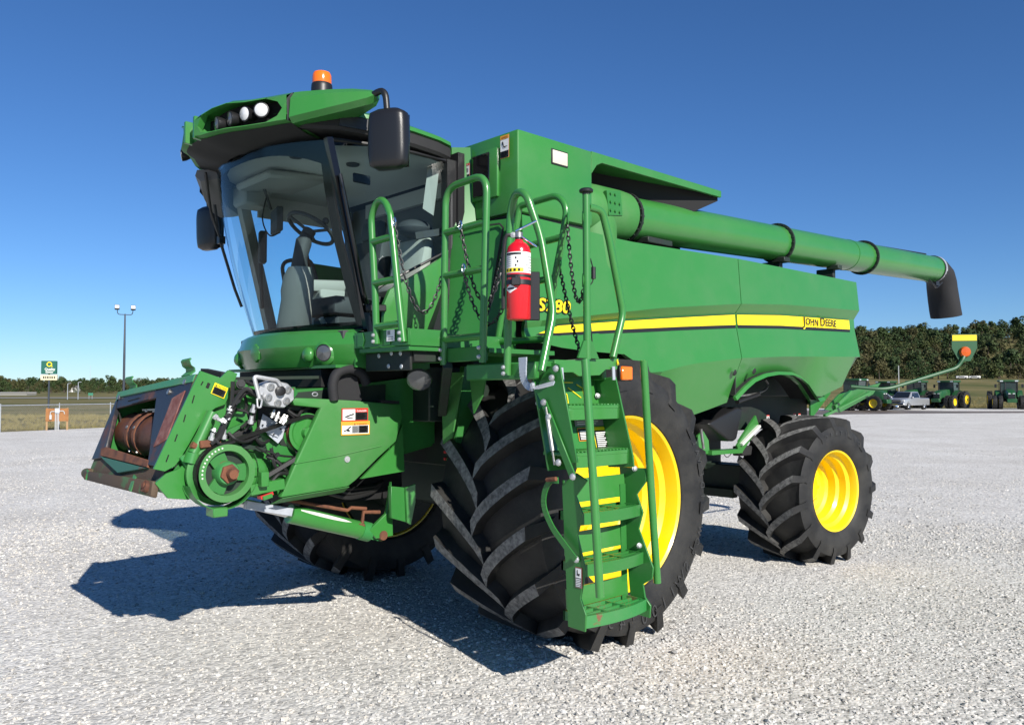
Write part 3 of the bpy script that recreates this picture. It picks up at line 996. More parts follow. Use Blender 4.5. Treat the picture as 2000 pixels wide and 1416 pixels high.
def flange(t, parent=auger):
    c = A0 + ad * t
    m_ = MB()
    m_.lathe([(0.181, -0.013), (0.209, -0.012), (0.209, -0.002), (0.206, 0.0), (0.209, 0.002), (0.209, 0.012), (0.181, 0.013)], c, ad, 40)
    n_ = ad.orthogonal().normalized(); b2 = ad.cross(n_)
    for k in range(22):
        a = 2 * math.pi * k / 22
        q = c + (n_ * math.cos(a) + b2 * math.sin(a)) * 0.196
        m_.cyl(q - ad * 0.026, q + ad * 0.026, 0.008, 6)
    return m_.build('flange', 'chassis', parent)


for t in (0.44, 2.95, 5.02): flange(t)
mb = MB(); c = A0 + ad * 4.55
mb.lathe([(0.181, -0.006), (0.184, -0.005), (0.184, 0.005), (0.181, 0.006)], c, ad, 40); mb.build('weld_seam', 'green_plain', auger)
mb = MB(); c = A0 + ad * (AL - 0.05)
mb.lathe([(0.181, -0.03), (0.193, -0.028), (0.193, 0.03), (0.180, 0.032)], c, ad, 40); mb.build('end_band', 'zinc', auger)
# saddles that carry the folded tube on the body
for t, w in ((0.75, 0.34), (2.9, 0.12), (4.1, 0.10)):
    c = A0 + ad * t
    mb = MB(); mb.box(c + V((0, 0.08, -0.19)), (w, 0.14, 0.05)); mb.box(c + V((0, -0.02, -0.27)), (w * 0.6, 0.2, 0.14))
    mb.build('auger_saddle', 'chassis', H, 0.006)
mb = MB(); mb.tube(spline([A0 + ad * 0.5 + V((0, -0.1, 0.17)), A0 + ad * 2.9 + V((0, -0.05, 0.19)), A0 + ad * 5.1 + V((0, -0.04, 0.19)), A1 + V((0.3, 0, 0.185))], 5), 0.012, 6)
mb.build('light_cable', 'hose', auger)
# rubber spout hanging from the end of the tube
sp = []
for (ox, oz, rx, rz_, tilt) in ((0.10, 0.0, 0.190, 0.190, 90), (-0.06, -0.02, 0.195, 0.19, 82), (-0.21, -0.08, 0.19, 0.185, 58), (-0.31, -0.20, 0.20, 0.19, 38), (-0.38, -0.38, 0.205, 0.195, 26), (-0.42, -0.54, 0.205, 0.195, 17), (-0.445, -0.63, 0.205, 0.19, 15)):
    ring = []
    for k in range(24):
        a = 2 * math.pi * k / 24
        wob = 1 + 0.06 * math.sin(3 * a + ox * 20) * (1 if oz < -0.05 else 0)
        p = Matrix.Rotation(R(tilt), 3, 'Y') @ V((rz_ * math.cos(a) * wob, rx * math.sin(a) * wob, 0))
        ring.append(A1 + V((ox, 0, oz)) + p)
    ring.append(ring[0]); sp.append(ring)
MB().grid(sp).build('rubber_spout', 'canvas', auger, sharp=60)
mb = MB(); mb.tube(spline([A1 + V((0.35, 0.05, -0.18)), A1 + V((0.33, 0.12, -0.27)), A1 + V((0.2, 0.1, -0.28)), A1 + V((0.05, 0.12, -0.2))], 5), 0.014, 6)
mb.box(A1 + V((0.22, 0.1, -0.23)), (0.12, 0.05, 0.06)); mb.build('spout_lamp', 'black', auger)

# ---------------------------------------------------------------- operator's cab
mb = MB()
mb.span((0.80, -0.80, 2.08), (1.50, 0.80, 2.17))
mb.span((1.44, -0.78, 2.10), (1.62, 0.78, 2.18))
cab = mb.build('cab', 'interior_dark', H, 0.006)

# nose below the windscreen
ny = [-0.86, -0.80, -0.68, -0.5, -0.25, 0, 0.25, 0.5, 0.68, 0.80, 0.86]
nx = {0.86: 1.565, 0.80: 1.60, 0.68: 1.665, 0.5: 1.745, 0.25: 1.815, 0.0: 1.84}


def nrow(dx, z, k=1.0, dz=0.0):
    return [(nx[abs(y)] + dx, y * k, z + dz * (1 - abs(y) / 0.86)) for y in ny]


nose_rows = [nrow(-0.16, 2.195, 0.95), nrow(-0.05, 2.188, 0.985), nrow(-0.012, 2.165), nrow(0.02, 2.085, 1.0, -0.015), nrow(0.0, 1.99), nrow(-0.035, 1.935, 0.985), nrow(-0.16, 1.925, 0.96)]
mb = MB().grid(nose_rows)
nose = mb.build('cab_nose', 'green', cab, sharp=24)
mb = MB()
for s in (1, -1): mb.prism([(1.57, s * 0.855, 2.16), (1.57, s * 0.855, 1.93), (0.95, s * 0.855, 1.93), (0.95, s * 0.855, 2.16)], (0, -0.02 * s, 0))
mb.span((0.95, -0.82, 1.925), (1.70, 0.82, 1.945))
mb.build('nose_side', 'green_plain', cab)
for s in (1, -1):
    # raised pods with a lamp each side of the nose
    c = V((1.700, s * 0.66, 2.028)); d = V((0.86, s * 0.5, -0.05)).normalized()
    mb = MB().lathe([(0.088, -0.05), (0.082, 0.0), (0.060, 0.018), (0.056, 0.006)], c - d * 0.02, d, 24, caps=False)
    pod = mb.build('lamp_pod', 'green', cab)
    MB().lathe([(0.056, 0.0), (0.054, 0.012), (0.0, 0.020)], c - d * 0.016, d, 24).build('lamp_lens', 'lens_dim', pod)
    MB().lathe([(0.062, -0.01), (0.062, 0.004), (0.053, 0.01), (0.053, -0.01)], c - d * 0.01, d, 24, caps=False).build('lamp_bezel', 'black', pod)
    c2 = V((1.745, s * 0.535, 2.018))
    MB().ball(c2, 0.062, 16, 0, (0.55, 0.95, 0.85)).build('lamp_cover', 'green', cab)
mb = MB().lathe([(0.070, -0.02), (0.064, 0.010), (0.050, 0.014), (0.0, 0.015)], (1.848, -0.03, 2.045), (1, 0.05, -0.05), 8)
mb.build('nose_boss', 'green', cab, sharp=20)


# glass: curved windscreen, door glass, right side glass
def ws(u, v):
    """u across -1..1, v up 0..1"""
    y = 0.81 * u
    b = 1 - abs(u) ** 2.3
    x = lerp(1.455, 1.775, v) + 0.27 * b + 0.045 * math.sin(v * math.pi)
    return (x, y, lerp(2.185, 3.43, v) - 0.02 * b * (1 - v))


US = [-1 + 2 * i / 24 for i in range(25)]
MB().grid([[ws(u, v) for u in US] for v in (0, .12, .25, .38, .5, .62, .75, .88, 1.0)]).build('windscreen', 'glass', cab, sharp=80)


def off(p, d): return (p[0] - d, p[1], p[2])


# black printed band round the edge of the windscreen (inside face)
mb = MB()
mb.grid([[off(ws(u, v), 0.012) for u in US] for v in (0.0, 0.05)])
mb.grid([[off(ws(u, lerp(vb, 1.0, t)), 0.012) for u in US for vb in [0.955 - 0.10 * abs(u) ** 4]] for t in (0, 0.5, 1)])
for s in (1,):
    mb.grid([[off(ws(s * uu, v), 0.012) for v in (0, .25, .5, .75, 1)] for uu in (0.93, 1.0)])
mb.build('windscreen_band', 'black_gloss', cab, sharp=80)


def door_y(x, z, s=1):
    t = (1.455 + 0.32 * (z - 2.185) / 1.245 - x) / 0.75
    t = min(1, max(0, t))
    return s * (0.815 + 0.145 * math.sin(min(1, t * 1.15) * math.pi * 0.5) + 0.02 * math.sin((z - 2.1) * 2.4))


def fr_x(z): return 1.445 + 0.32 * (z - 2.185) / 1.245      # front edge of the door at height z


def glass_bottom(x): return interp([(1.42, 2.19), (1.375, 2.195), (1.355, 2.44), (1.33, 2.475), (0.86, 2.79)], x)


def door_top(x): return interp([(1.80, 3.43), (1.4, 3.435), (0.86, 3.43)], x)


T_ = [0, .03, .06, .10, .14, .18, .25, .35, .5, .65, .8, .9, 1.0]
for s in (1, -1):
    rows = []
    for t in T_:
        col = []
        xr = 0.86 if s > 0 else 0.50
        xb = lerp(1.42, xr, t)
        zb = glass_bottom(xb) if s > 0 else interp([(1.42, 2.19), (1.3, 2.25), (0.5, 2.32)], xb)
        for k in range(9):
            v = k / 8
            z = lerp(zb, door_top(xb), v)
            x = lerp(fr_x(z) - 0.01, xr - 0.01 * v, t)
            col.append((x, door_y(x, z, s), z))
        rows.append(col)
    MB().grid(rows).build('door_glass' if s > 0 else 'side_glass', 'glass', cab, sharp=80)
    # seals round the glass
    mb = MB()
    mb.tube([r_[-1] for r_ in rows], 0.014, 6)
    mb.tube(rows[-1], 0.016, 6)
    mb.tube([r_[0] for r_ in rows], 0.010, 6)
    mb.build('glass_seal', 'black', cab)
    # front corner post with the black handrail outside it
    mb = MB()
    pts = [(fr_x(z) + (0.004 if s > 0 else -0.11), s * (0.822 if s > 0 else 0.81), z) for z in (2.12, 2.4, 2.7, 3.0, 3.25, 3.44)]
    for a, c in zip(pts, pts[1:]): mb.bar(a, c, 0.046 if s > 0 else 0.075, 0.046, (1, 0, 0))
    mb.build('corner_post', 'black_gloss' if s > 0 else 'interior', cab)
# green lower door panel behind the glass edge
rows = []
for t in [i / 14 for i in range(15)]:
    x = lerp(1.36, 0.88, t); zb = glass_bottom(x) - 0.012
    rows.append([(x, door_y(x, lerp(2.10, zb, k / 5)) + 0.012 - 0.01 * (k == 5), lerp(2.10, zb, k / 5)) for k in range(6)])
MB().sheet(rows, (0, -0.03, 0)).build('door_panel', 'green', cab, sharp=40)
# black pillar at the rear of the cab and the dark gap down to the deck
mb = MB()
for s in (1, -1):
    mb = MB(); xo = 0 if s > 0 else -0.36
    for a, c in (((0.845 + xo, s * 0.945, 3.44), (0.845 + xo, s * 0.955, 2.72)), ((0.845 + xo, s * 0.955, 2.72), (0.905 + xo, s * 0.985, 2.45)), ((0.905 + xo, s * 0.985, 2.45), (1.03 + xo, s * 1.0, 2.12))):
        mb.bar(a, c, 0.07, 0.10, (1, 0, 0))
    if s > 0: mb.bar((0.78, 0.90, 3.5), (0.80, 0.93, 2.1), 0.2, 0.06, (1, 0, 0))
    mb.build('rear_pillar', 'black', cab)
mb = MB()
mb.prism([(0.80, 0.93, 2.10), (0.80, 0.93, 3.44), (0.50, 0.62, 3.44), (0.50, 0.62, 2.10)], (0.02, 0, 0))
mb.span((0.47, -0.95, 2.10), (0.50, 0.64, 3.44))
mb.build('rear_wall', 'interior_mid', cab)
mb = MB()   # pale inner trim of the far front corner post
for s_ in (-1,):
    pts = [(fr_x(z) - 0.15, s_ * 0.80, z) for z in (2.18, 2.6, 3.0, 3.44)]
    for a, c in zip(pts, pts[1:]): mb.bar(a, c, 0.06, 0.035, (1, 0, 0))
mb.build('post_trim', 'interior', cab)
mb = MB()   # headliner hangs lower over the windows
mb.span((0.52, -0.93, 3.24), (1.42, -0.90, 3.44)); mb.span((0.52, -0.60, 3.30), (0.56, 0.6, 3.44))
mb.build('headliner_skirt', 'interior_light', cab)

# roof: dark brow over the glass, green shell above it
rp = [(2.13, 0.0), (2.10, 0.3), (2.02, 0.55), (1.90, 0.76), (1.74, 0.90), (1.5, 0.985), (1.2, 1.01), (0.98, 1.005), (0.86, 0.975), (0.80, 0.90), (0.77, 0.6), (0.77, 0.0)]
rp = rp[:-2] + [(0.70, 0.78), (0.48, 0.55), (0.45, 0.0), (0.45, -0.80), (0.50, -0.93), (0.60, -0.985), (0.98, -1.005)]
full = rp + [(x, -y) for x, y in [(1.2, 1.01), (1.5, 0.985), (1.74, 0.90), (1.90, 0.76), (2.02, 0.55), (2.10, 0.3)]]


def rring(k, dz, sl=0.055):
    return [(1.4 + (x - 1.4) * k, y * k, 3.44 + dz + sl * (x - 0.8)) for x, y in full]


def ring_grid(rings):
    m_ = MB()
    m_.grid([r_ + [r_[0]] for r_ in rings])
    return m_


cap_ = ring_grid([rring(0.90, 0.0), rring(0.985, -0.005), rring(1.0, 0.015), rring(1.0, 0.075), rring(0.985, 0.092)])
cap_.add(rring(0.90, 0.0), [tuple(range(len(full)))])
brow = cap_.build('roof_brow', 'black_matte', cab, sharp=30)
g = ring_grid([rring(0.985, 0.092), rring(1.004, 0.098), rring(1.0, 0.125), rring(0.94, 0.158), rring(0.75, 0.185), rring(0.4, 0.20), rring(0.02, 0.205)])
roof = g.build('cab_roof', 'green', cab, sharp=32)
MB().add([(lerp(1.3, x, 0.95 if x < 1.3 else 0.82), y * (0.93 if x < 1.6 else 0.84), 3.425) for x, y in full], [tuple(range(len(full)))]).build('headliner', 'interior_light', cab)
# grey panel on the left edge of the roof
mb = MB()
e1 = [(1.74, 0.90), (1.62, 0.945), (1.5, 0.985), (1.42, 0.993)]
mb.sheet([[(x, y + 0.010, 3.455 + 0.055 * (x - 0.8)) for x, y in e1], [(x, y + 0.012, 3.530 + 0.055 * (x - 0.8)) for x, y in e1]], (0, -0.01, 0))
mb.build('roof_edge_panel', 'black', cab)
# overhead fittings seen through the glass
mb = MB()
mb.box((1.55, -0.25, 3.385), (0.5, 0.55, 0.06), Matrix.Rotation(R(6), 3, 'Y')); mb.box((1.62, -0.62, 3.32), (0.22, 0.22, 0.16))
mb.build('overhead_console', 'interior', cab, 0.02)
for p in ((1.35, 0.45), (1.15, 0.62), (1.75, 0.35)):
    MB().lathe([(0.05, 0), (0.045, -0.012), (0.0, -0.014)], (p[0], p[1], 3.424), (0, 0, 1), 16).build('roof_vent', 'interior_dark', cab)
# intake fairing hanging from the far front corner of the roof, two side lamps beside it
mb = MB()
rws = []
for x, y, zt2, zb2 in ((2.02, -0.72, 3.49, 3.40), (1.93, -0.86, 3.50, 3.30), (1.83, -0.98, 3.51, 3.24), (1.70, -1.08, 3.52, 3.22), (1.58, -1.12, 3.52, 3.25)):
    rws.append([(x - 0.10, y + 0.10, zt2), (x, y, zt2), (x + 0.01, y - 0.01, lerp(zt2, zb2, 0.5)), (x - 0.02, y + 0.02, zb2), (x - 0.12, y + 0.14, zb2 + 0.02)])
mb.grid(rws); mb.add(rws[0], [tuple(range(5))]); mb.add(rws[-1], [tuple(range(5))])
fair = mb.build('roof_fairing', 'interior_mid', cab, sharp=30)
MB().prism([(1.955, -0.80, 3.46), (1.945, -0.83, 3.34), (1.83, -0.93, 3.29), (1.80, -0.90, 3.30), (1.84, -0.86, 3.45)], (0.02, 0.03, 0)).build('fairing_duct', 'black_matte', fair)
for q, dd in (((2.155, -0.62, 3.618), (0.9, -0.3, -0.1)), ((2.139, -0.7, 3.575), (0.85, -0.4, -0.15))):
    lm = MB().lathe([(0.026, -0.06), (0.042, -0.02), (0.045, 0.008), (0.042, 0.010)], q, dd, 16).build('work_lamp', 'black', cab)
    MB().lathe([(0.040, 0.009), (0.034, 0.014), (0.0, 0.017)], q, dd, 16).build('lamp_lens', 'lens', lm)

# light bar along the front edge of the roof
bar_top = [(1.20, 1.706, 3.685), (1.12, 1.765, 3.70), (0.98, 1.87, 3.71), (0.78, 1.995, 3.713)]
for s in (1, -1):
    # outer wing: closed tapering spar
    st = [(1.235, 1.67, 3.655, 3.62, 0.05), (1.20, 1.706, 3.684, 3.60, 0.12), (1.10, 1.785, 3.70, 3.575, 0.2), (0.98, 1.868, 3.708, 3.553, 0.26), (0.80, 1.985, 3.713, 3.522, 0.30), (0.755, 2.01, 3.713, 3.515, 0.30)]
    rows = []
    for y, x, zt2, zb2, dp in st:
        n_ = V((0.84, 0.54)).normalized()
        m0 = lerp(zb2, zt2, 0.74)
        rows.append([(x - n_.x * dp, s * (y - n_.y * dp), zb2 + 0.01), (x - 0.02, s * (y - 0.01), zb2 - 0.012), (x + 0.012, s * (y + 0.006), zb2 + 0.018), (x, s * y, m0), (x - 0.035, s * (y - 0.015), zt2), (x - n_.x * dp, s * (y - n_.y * dp), zt2 - 0.012)])
    m_ = MB().grid(rows); n6 = len(rows)
    m_.add(rows[0], [tuple(range(6))]); m_.add(rows[-1], [tuple(range(6))])
    wing = m_.build('light_wing', 'green', cab, sharp=22)
    # joint between wing and centre housing
    MB().prism([(1.99, s * 0.745, 3.705), (2.022, s * 0.74, 3.66), (2.015, s * 0.742, 3.52), (1.85, s * 0.65, 3.52), (1.85, s * 0.65, 3.69)], (0.004, s * -0.006, 0)).build('wing_joint', 'interior_dark', cab)
    # lamp housing: hood above, sill below, dark back, four lamps
    hs_ = [(0.735, 2.028, 3.713, 3.512), (0.675, 2.063, 3.710, 3.510), (0.60, 2.105, 3.706, 3.505), (0.46, 2.185, 3.700, 3.498), (0.36, 2.265, 3.698, 3.488), (0.26, 2.320, 3.675, 3.478), (0.16, 2.352, 3.645, 3.472), (0.09, 2.365, 3.628, 3.480)]
    hood = []; sill = []; back = []
    for i, (y, x, zt2, zb2) in enumerate(hs_):
        e_ = {0: 0.86, 1: 0.34, 7: 0.9}.get(i, 0.13)
        el = {0: 0.86, 1: 0.26, 7: 0.9, 6: 0.2}.get(i, 0.07)
        h_ = zt2 - zb2
        hood.append([(x - 0.30, s * y * 0.9, zt2 - 0.01), (x - 0.05, s * y, zt2), (x, s * y, zt2 - 0.03), (x - 0.004, s * y, zt2 - h_ * e_ * 0.9), (x - 0.05, s * y, zt2 - h_ * e_ * 0.8)])
        sill.append([(x - 0.05, s * y, zb2 + h_ * el * 0.5), (x - 0.002, s * y, zb2 + h_ * el * 0.75 + 0.006), (x, s * y, zb2 + 0.012), (x - 0.05, s * y, zb2), (x - 0.30, s * y * 0.9, zb2 - 0.03)])
        back.append([(x - 0.11, s * y, zt2 - 0.02), (x - 0.11, s * y, zb2 + 0.005)])
    MB().grid(hood).build('lamp_hood', 'green', cab, sharp=24)
    MB().grid(sill).build('lamp_sill', 'green_matte', cab, sharp=24)
    MB().grid(back).build('lamp_recess', 'void', cab)
    y0, x0_, z0, z1 = hs_[-1]
    MB().prism([(x0_ + 0.001, s * 0.092, z0 + 0.004), (x0_ + 0.001, s * 0.092, z1), (x0_ - 0.3, s * 0.08, z1 - 0.03), (x0_ - 0.3, s * 0.08, z0)], (0, -0.03 * s, 0)).build('housing_end', 'green', cab, 0.004)
    for i, (y, x, z, yaw) in enumerate(((0.245, 2.272, 3.556, 6), (0.345, 2.226, 3.577, 4), (0.445, 2.170, 3.598, -16), (0.55, 2.108, 3.612, -50))):
        d = V((math.cos(R(yaw)), -s * math.sin(R(yaw)), -0.10)).normalized()
        c = V((x, s * y, z))
        lm = MB().lathe([(0.032, -0.07), (0.047, -0.02), (0.051, 0.008), (0.046, 0.010)], c, d, 18).build('work_lamp', 'black', cab)
        MB().lathe([(0.044, 0.009), (0.038, 0.014), (0.0, 0.017)], c, d, 18).build('lamp_lens', 'lens_clear' if i > 1 else 'lens_dim', lm)  # bright and dim lens colours paint how each lamp catches the light
# centre piece between the two housings, and its dark underside
mb = MB()
mb.grid([[(2.05, y, 3.63) for y in (-0.1, 0, 0.1)], [(2.30, y, 3.615) for y in (-0.1, 0, 0.1)], [(2.335, y, 3.56) for y in (-0.1, 0, 0.1)], [(2.30, y, 3.485) for y in (-0.1, 0, 0.1)], [(2.05, y, 3.45) for y in (-0.1, 0, 0.1)]])
mb.build('housing_centre', 'green_matte', cab, sharp=24)
mb = MB()
und = [[(x - 0.28, s_ * y * 0.9, zb - 0.032) for s_, y, x, zb in L_] for L_ in [[(1, q[0], q[1], q[3]) for q in hs_] + [(-1, q[0], q[1], q[3]) for q in hs_[::-1]]]]
l0 = [(1, q[0], q[1], q[3]) for q in hs_] + [(-1, q[0], q[1], q[3]) for q in hs_[::-1]]
mb.grid([[(x - 0.04, s_ * y, zb - 0.002) for s_, y, x, zb in l0], [(x - 0.16, s_ * y * 0.95, zb - 0.035) for s_, y, x, zb in l0], [(x - 0.32, s_ * y * 0.9, zb - 0.05) for s_, y, x, zb in l0]])
mb.build('light_bar_underside', 'black_matte', cab, sharp=40)
# flashing beacon on the wing
bx, by, bz = 1.705, 0.62, 3.842
mb = MB().lathe([(0.075, -0.20), (0.072, 0.0), (0.070, 0.022), (0.064, 0.030)], (bx, by, bz), (0, 0, 1), 24)
mb.build('beacon_base', 'black', cab)
beacon = MB().lathe([(0.064, 0.022), (0.066, 0.04), (0.064, 0.085), (0.057, 0.104), (0.04, 0.112), (0.0, 0.114)], (bx, by, bz), (0, 0, 1), 24).build('beacon_lens', 'amber', cab)
MB().cyl((bx, by, 3.62), (bx, by, 3.68), 0.09, 12).build('beacon_stand', 'black', cab)


# mirrors
def mirror_(s, top, name='mirror'):
    c = V((1.645, s * 1.345, top - 0.185))
    m_ = MB(); rows = []
    ax = Matrix.Rotation(R(30 if s > 0 else 14), 3, 'Z')
    # shell: rounded box, the back of it faces forward
    for k in range(17):
        t = k / 16; z = lerp(-0.185, 0.185, t)
        e = abs(2 * t - 1)
        ins = 1 - 0.16 * e ** 4 - (0.5 * (e - 0.9) / 0.1 if e > 0.9 else 0) * 0.5
        ring = []
        for j in range(20):
            a = 2 * math.pi * j / 20
            cx_, sx_ = math.cos(a), math.sin(a)
            xx = math.copysign(abs(cx_) ** 0.55, cx_) * (0.085 if cx_ > 0 else 0.045) * ins * (0.8 + 0.2 * t)
            yy = math.copysign(abs(sx_) ** 0.5, sx_) * 0.132 * ins
            ring.append(c + ax @ V((xx, yy, z)))
        rows.append(ring + [ring[0]])
    m_.grid(rows); m_.add(rows[0][:-1], [tuple(range(20))]); m_.add(rows[-1][:-1], [tuple(range(20))])
    mo = m_.build(name, 'mirror_shell', cab, sharp=50)
    gl_ = MB(); gl_.box(c + ax @ V((-0.047, 0, 0)), (0.004, 0.23, 0.33), ax)
    gl_.build('mirror_glass', 'chrome', mo)
    return c


cL = mirror_(1, 3.515)
mb = MB().tube(fillet([(1.68, 1.17, 3.64), (1.665, 1.325, 3.66), (1.655, 1.335, 3.49)], 0.09, 6), 0.021, 10)
mb.build('mirror_arm', 'black', cab)
cR = mirror_(-1, 3.36)
mb = MB().tube(fillet([(1.72, -1.15, 3.56), (1.70, -1.30, 3.55), (1.66, -1.34, 3.34)], 0.09, 6), 0.021, 10)
mb.build('mirror_arm', 'black', cab)
# windscreen wiper parked at the far side
mb = MB()
mb.tube([(2.0, -0.60, 3.45), (1.90, -0.74, 3.2), (1.80, -0.78, 2.98)], 0.010, 6); mb.tube([(1.99, -0.64, 3.44), (1.88, -0.77, 3.15), (1.79, -0.80, 2.98)], 0.007, 6)
mb.tube([(1.86, -0.76, 3.25), (1.80, -0.79, 2.98), (1.66, -0.815, 2.6), (1.60, -0.815, 2.46)], 0.012, 6)
mb.box((1.79, -0.79, 2.98), (0.05, 0.05, 0.06))
mb.build('wiper', 'black', cab)
# bracket plate on the left corner post
MB().span((1.60, 0.845, 3.17), (1.46, 0.86, 3.235)).build('post_bracket', 'black', cab, 0.01)
MB().tube(fillet([(1.705, 0.865, 3.20), (1.69, 0.875, 3.12), (1.52, 0.875, 2.42), (1.49, 0.865, 2.36)], 0.03), 0.014, 8).build('post_handrail', 'black_gloss', cab)
MB().bar((1.50, 0.87, 2.33), (1.36, 0.90, 2.335), 0.03, 0.05).build('door_handle', 'black', cab, 0.008)

# ---- inside the cab
mb = MB()
c0 = V((1.56, -0.02, 2.16))
rows = []
for z, rx, ry, dx in ((0, 0.13, 0.145, 0.0), (0.12, 0.125, 0.135, -0.01), (0.30, 0.11, 0.125, -0.025), (0.36, 0.12, 0.13, -0.03), (0.47, 0.11, 0.12, -0.04), (0.54, 0.08, 0.09, -0.045)):
    rows.append([c0 + V((dx + rx * math.cos(a), ry * math.sin(a), z)) for a in [2 * math.pi * k / 16 for k in range(17)]])
mb.grid(rows)
column = mb.build('steering_column', 'interior', cab)
mb = MB()
mb.tube([c0 + V((-0.045, 0, 0.52)), c0 + V((-0.05, 0, 0.62)), c0 + V((-0.08, 0, 0.74)), c0 + V((-0.11, 0, 0.80))], [0.068, 0.055, 0.062, 0.035], 12)
mb.build('column_boot', 'interior_dark', cab)
wc = c0 + V((-0.14, 0, 0.85)); wnrm = V((-0.52, 0, 0.85)).normalized(); wa = V((0, 1, 0)); wb = wnrm.cross(wa)
mb = MB()
mb.tube([wc + (wa * math.cos(2 * math.pi * k / 28) + wb * math.sin(2 * math.pi * k / 28)) * 0.185 for k in range(28)], 0.016, 8, True)
for a in (0.3, 2.4, 4.3): mb.tube([wc - wnrm * 0.03, wc + (wa * math.cos(a) + wb * math.sin(a)) * 0.18], 0.013, 6)
mb.lathe([(0.05, -0.05), (0.05, 0.0), (0, 0.01)], wc - wnrm * 0.02, wnrm, 14)
mb.ball(wc + wa * 0.18 + wnrm * 0.04, 0.026, 10)
mb.build('steering_wheel', 'interior_dark', cab)


def seat(y, x, k):
    m_ = MB()
    m_.box((x, y, 2.42), (0.46 * k, 0.46 * k, 0.14))
    m_.box((x - 0.22 * k, y, 2.72), (0.13, 0.45 * k, 0.52), Matrix.Rotation(R(-9), 3, 'Y'))
    st_ = m_.build('operator_seat', 'interior_dark', cab, 0.035, bseg=2)
    b2 = MB(); b2.box((x, y, 2.25), (0.36 * k, 0.36 * k, 0.2)); b2.build('seat_base', 'interior_dark', st_, 0.02)
    b3 = MB(); b3.box((x - 0.265 * k, y, 3.06), (0.09, 0.26, 0.16), Matrix.Rotation(R(-9), 3, 'Y')); b3.build('headrest', 'interior_dark', st_, 0.03, bseg=2)


seat(-0.02, 1.12, 1.0)
# folded buddy seat by the door, a pale cloth thrown over it
mb = MB(); mb.box((0.98, 0.55, 2.52), (0.30, 0.40, 0.10), Matrix.Rotation(R(-10), 3, 'Y')); mb.box((0.90, 0.55, 2.72), (0.10, 0.40, 0.40), Matrix.Rotation(R(-14), 3, 'Y'))
mb.build('buddy_seat', 'seat_cloth', cab, 0.04, bseg=2)
mb = MB(); mb.ball((0.92, 0.62, 2.98), 0.14, 16, 0, (1.0, 0.9, 0.5)); mb.bar((1.0, 0.75, 2.90), (0.86, 0.88, 2.93), 0.03, 0.05); mb.build('armrest_pod', 'interior_dark', cab)
mb = MB(); mb.box((1.18, -0.36, 2.62), (0.52, 0.18, 0.10), Matrix.Rotation(R(4), 3, 'Y')); mb.box((1.05, -0.36, 2.42), (0.3, 0.2, 0.36))
mb.build('armrest_console', 'interior', cab, 0.03, bseg=2)
mb = MB(); mb.tube([(1.30, -0.33, 2.66), (1.31, -0.32, 2.76)], 0.016, 8); mb.box((1.315, -0.31, 2.815), (0.06, 0.07, 0.13), Matrix.Rotation(R(12), 3, 'Y'))
mb.build('control_lever', 'grip_brown', cab, 0.015)
mb = MB(); mb.tube(fillet([(1.42, -0.42, 2.60), (1.46, -0.42, 2.80), (1.20, -0.42, 2.86), (1.12, -0.42, 2.62)], 0.08), 0.016, 8); mb.build('grab_loop', 'interior_dark', cab)
mb = MB(); mb.box((1.50, -0.42, 3.12), (0.05, 0.24, 0.19), Matrix.Rotation(R(-15), 3, 'Z')); mb.tube([(1.55, -0.42, 3.2), (1.62, -0.4, 3.36)], 0.014, 6)
mb.build('display_monitor', 'interior_dark', cab, 0.012)
mb = MB(); mb.box((1.50, -0.66, 2.94), (0.06, 0.10, 0.26), Matrix.Rotation(R(-20), 3, 'Z')); mb.tube([(1.5, -0.7, 2.85), (1.45, -0.76, 2.45)], 0.018, 6)
mb.build('side_monitor', 'interior_dark', cab, 0.012)
mb = MB(); mb.tube(spline([(1.62, -0.35, 3.3), (1.66, -0.34, 3.1), (1.6, -0.34, 2.98), (1.5, -0.36, 3.02)], 6), 0.006, 5); mb.build('monitor_cable', 'hose', cab)
mb = MB(); mb.box((0.72, -0.60, 2.32), (0.36, 0.5, 0.44)); mb.build('cab_cabinet', 'interior_mid', cab, 0.02)
MB().tube([(1.50, -0.30, 2.27), (1.62, -0.05, 2.30)], 0.013, 8).build('foot_lever', 'interior', cab)
MB().tube([(1.42, 0.25, 2.2), (1.5, 0.28, 2.3)], 0.02, 8).build('pedal', 'interior', cab)
mb = MB(); mb.prism([(0.93, 0.80, 3.40), (0.87, 0.86, 3.40), (0.90, 0.83, 3.05), (0.96, 0.78, 3.10)], (0.01, 0.01, 0)); mb.build('door_blind', 'interior', cab)
mb = MB(); mb.box((0.885, 0.952, 3.095), (0.05, 0.004, 0.05)); mb.build('window_sticker', 'white_decal', cab)

# ---------------------------------------------------------------- walkway beside the cab and landing above the wheel
mb = MB()
mb.span((1.585, 0.862, 2.052), (1.573, 1.472, 2.156))
mb.span((1.572, 1.472, 2.050), (1.30, 1.460, 2.154))
mb.span((1.30, 1.475, 2.045), (0.76, 1.463, 2.135))
kick = mb.build('kick_plate', 'green_plain', H, 0.002)
for y in (1.02, 1.33):
    MB().prism([(1.588, y - 0.11, 2.06), (1.588, y - 0.05, 2.062), (1.588, y - 0.03, 2.10), (1.588, y - 0.05, 2.15), (1.588, y - 0.11, 2.15)], (0.004, 0, 0)).build('kick_patch', 'green_plain', kick)
mb = MB(); mb.box((1.594, 1.295, 2.118), (0.003, 0.085, 0.072)); mb.box((1.596, 1.278, 2.135), (0.002, 0.03, 0.025), mat=1); mb.box((1.596, 1.30, 2.108), (0.002, 0.05, 0.005), mat=1); mb.box((1.596, 1.30, 2.095), (0.002, 0.05, 0.005), mat=1)
mb.build('data_plate', ['white_decal', 'gray_decal'], kick)


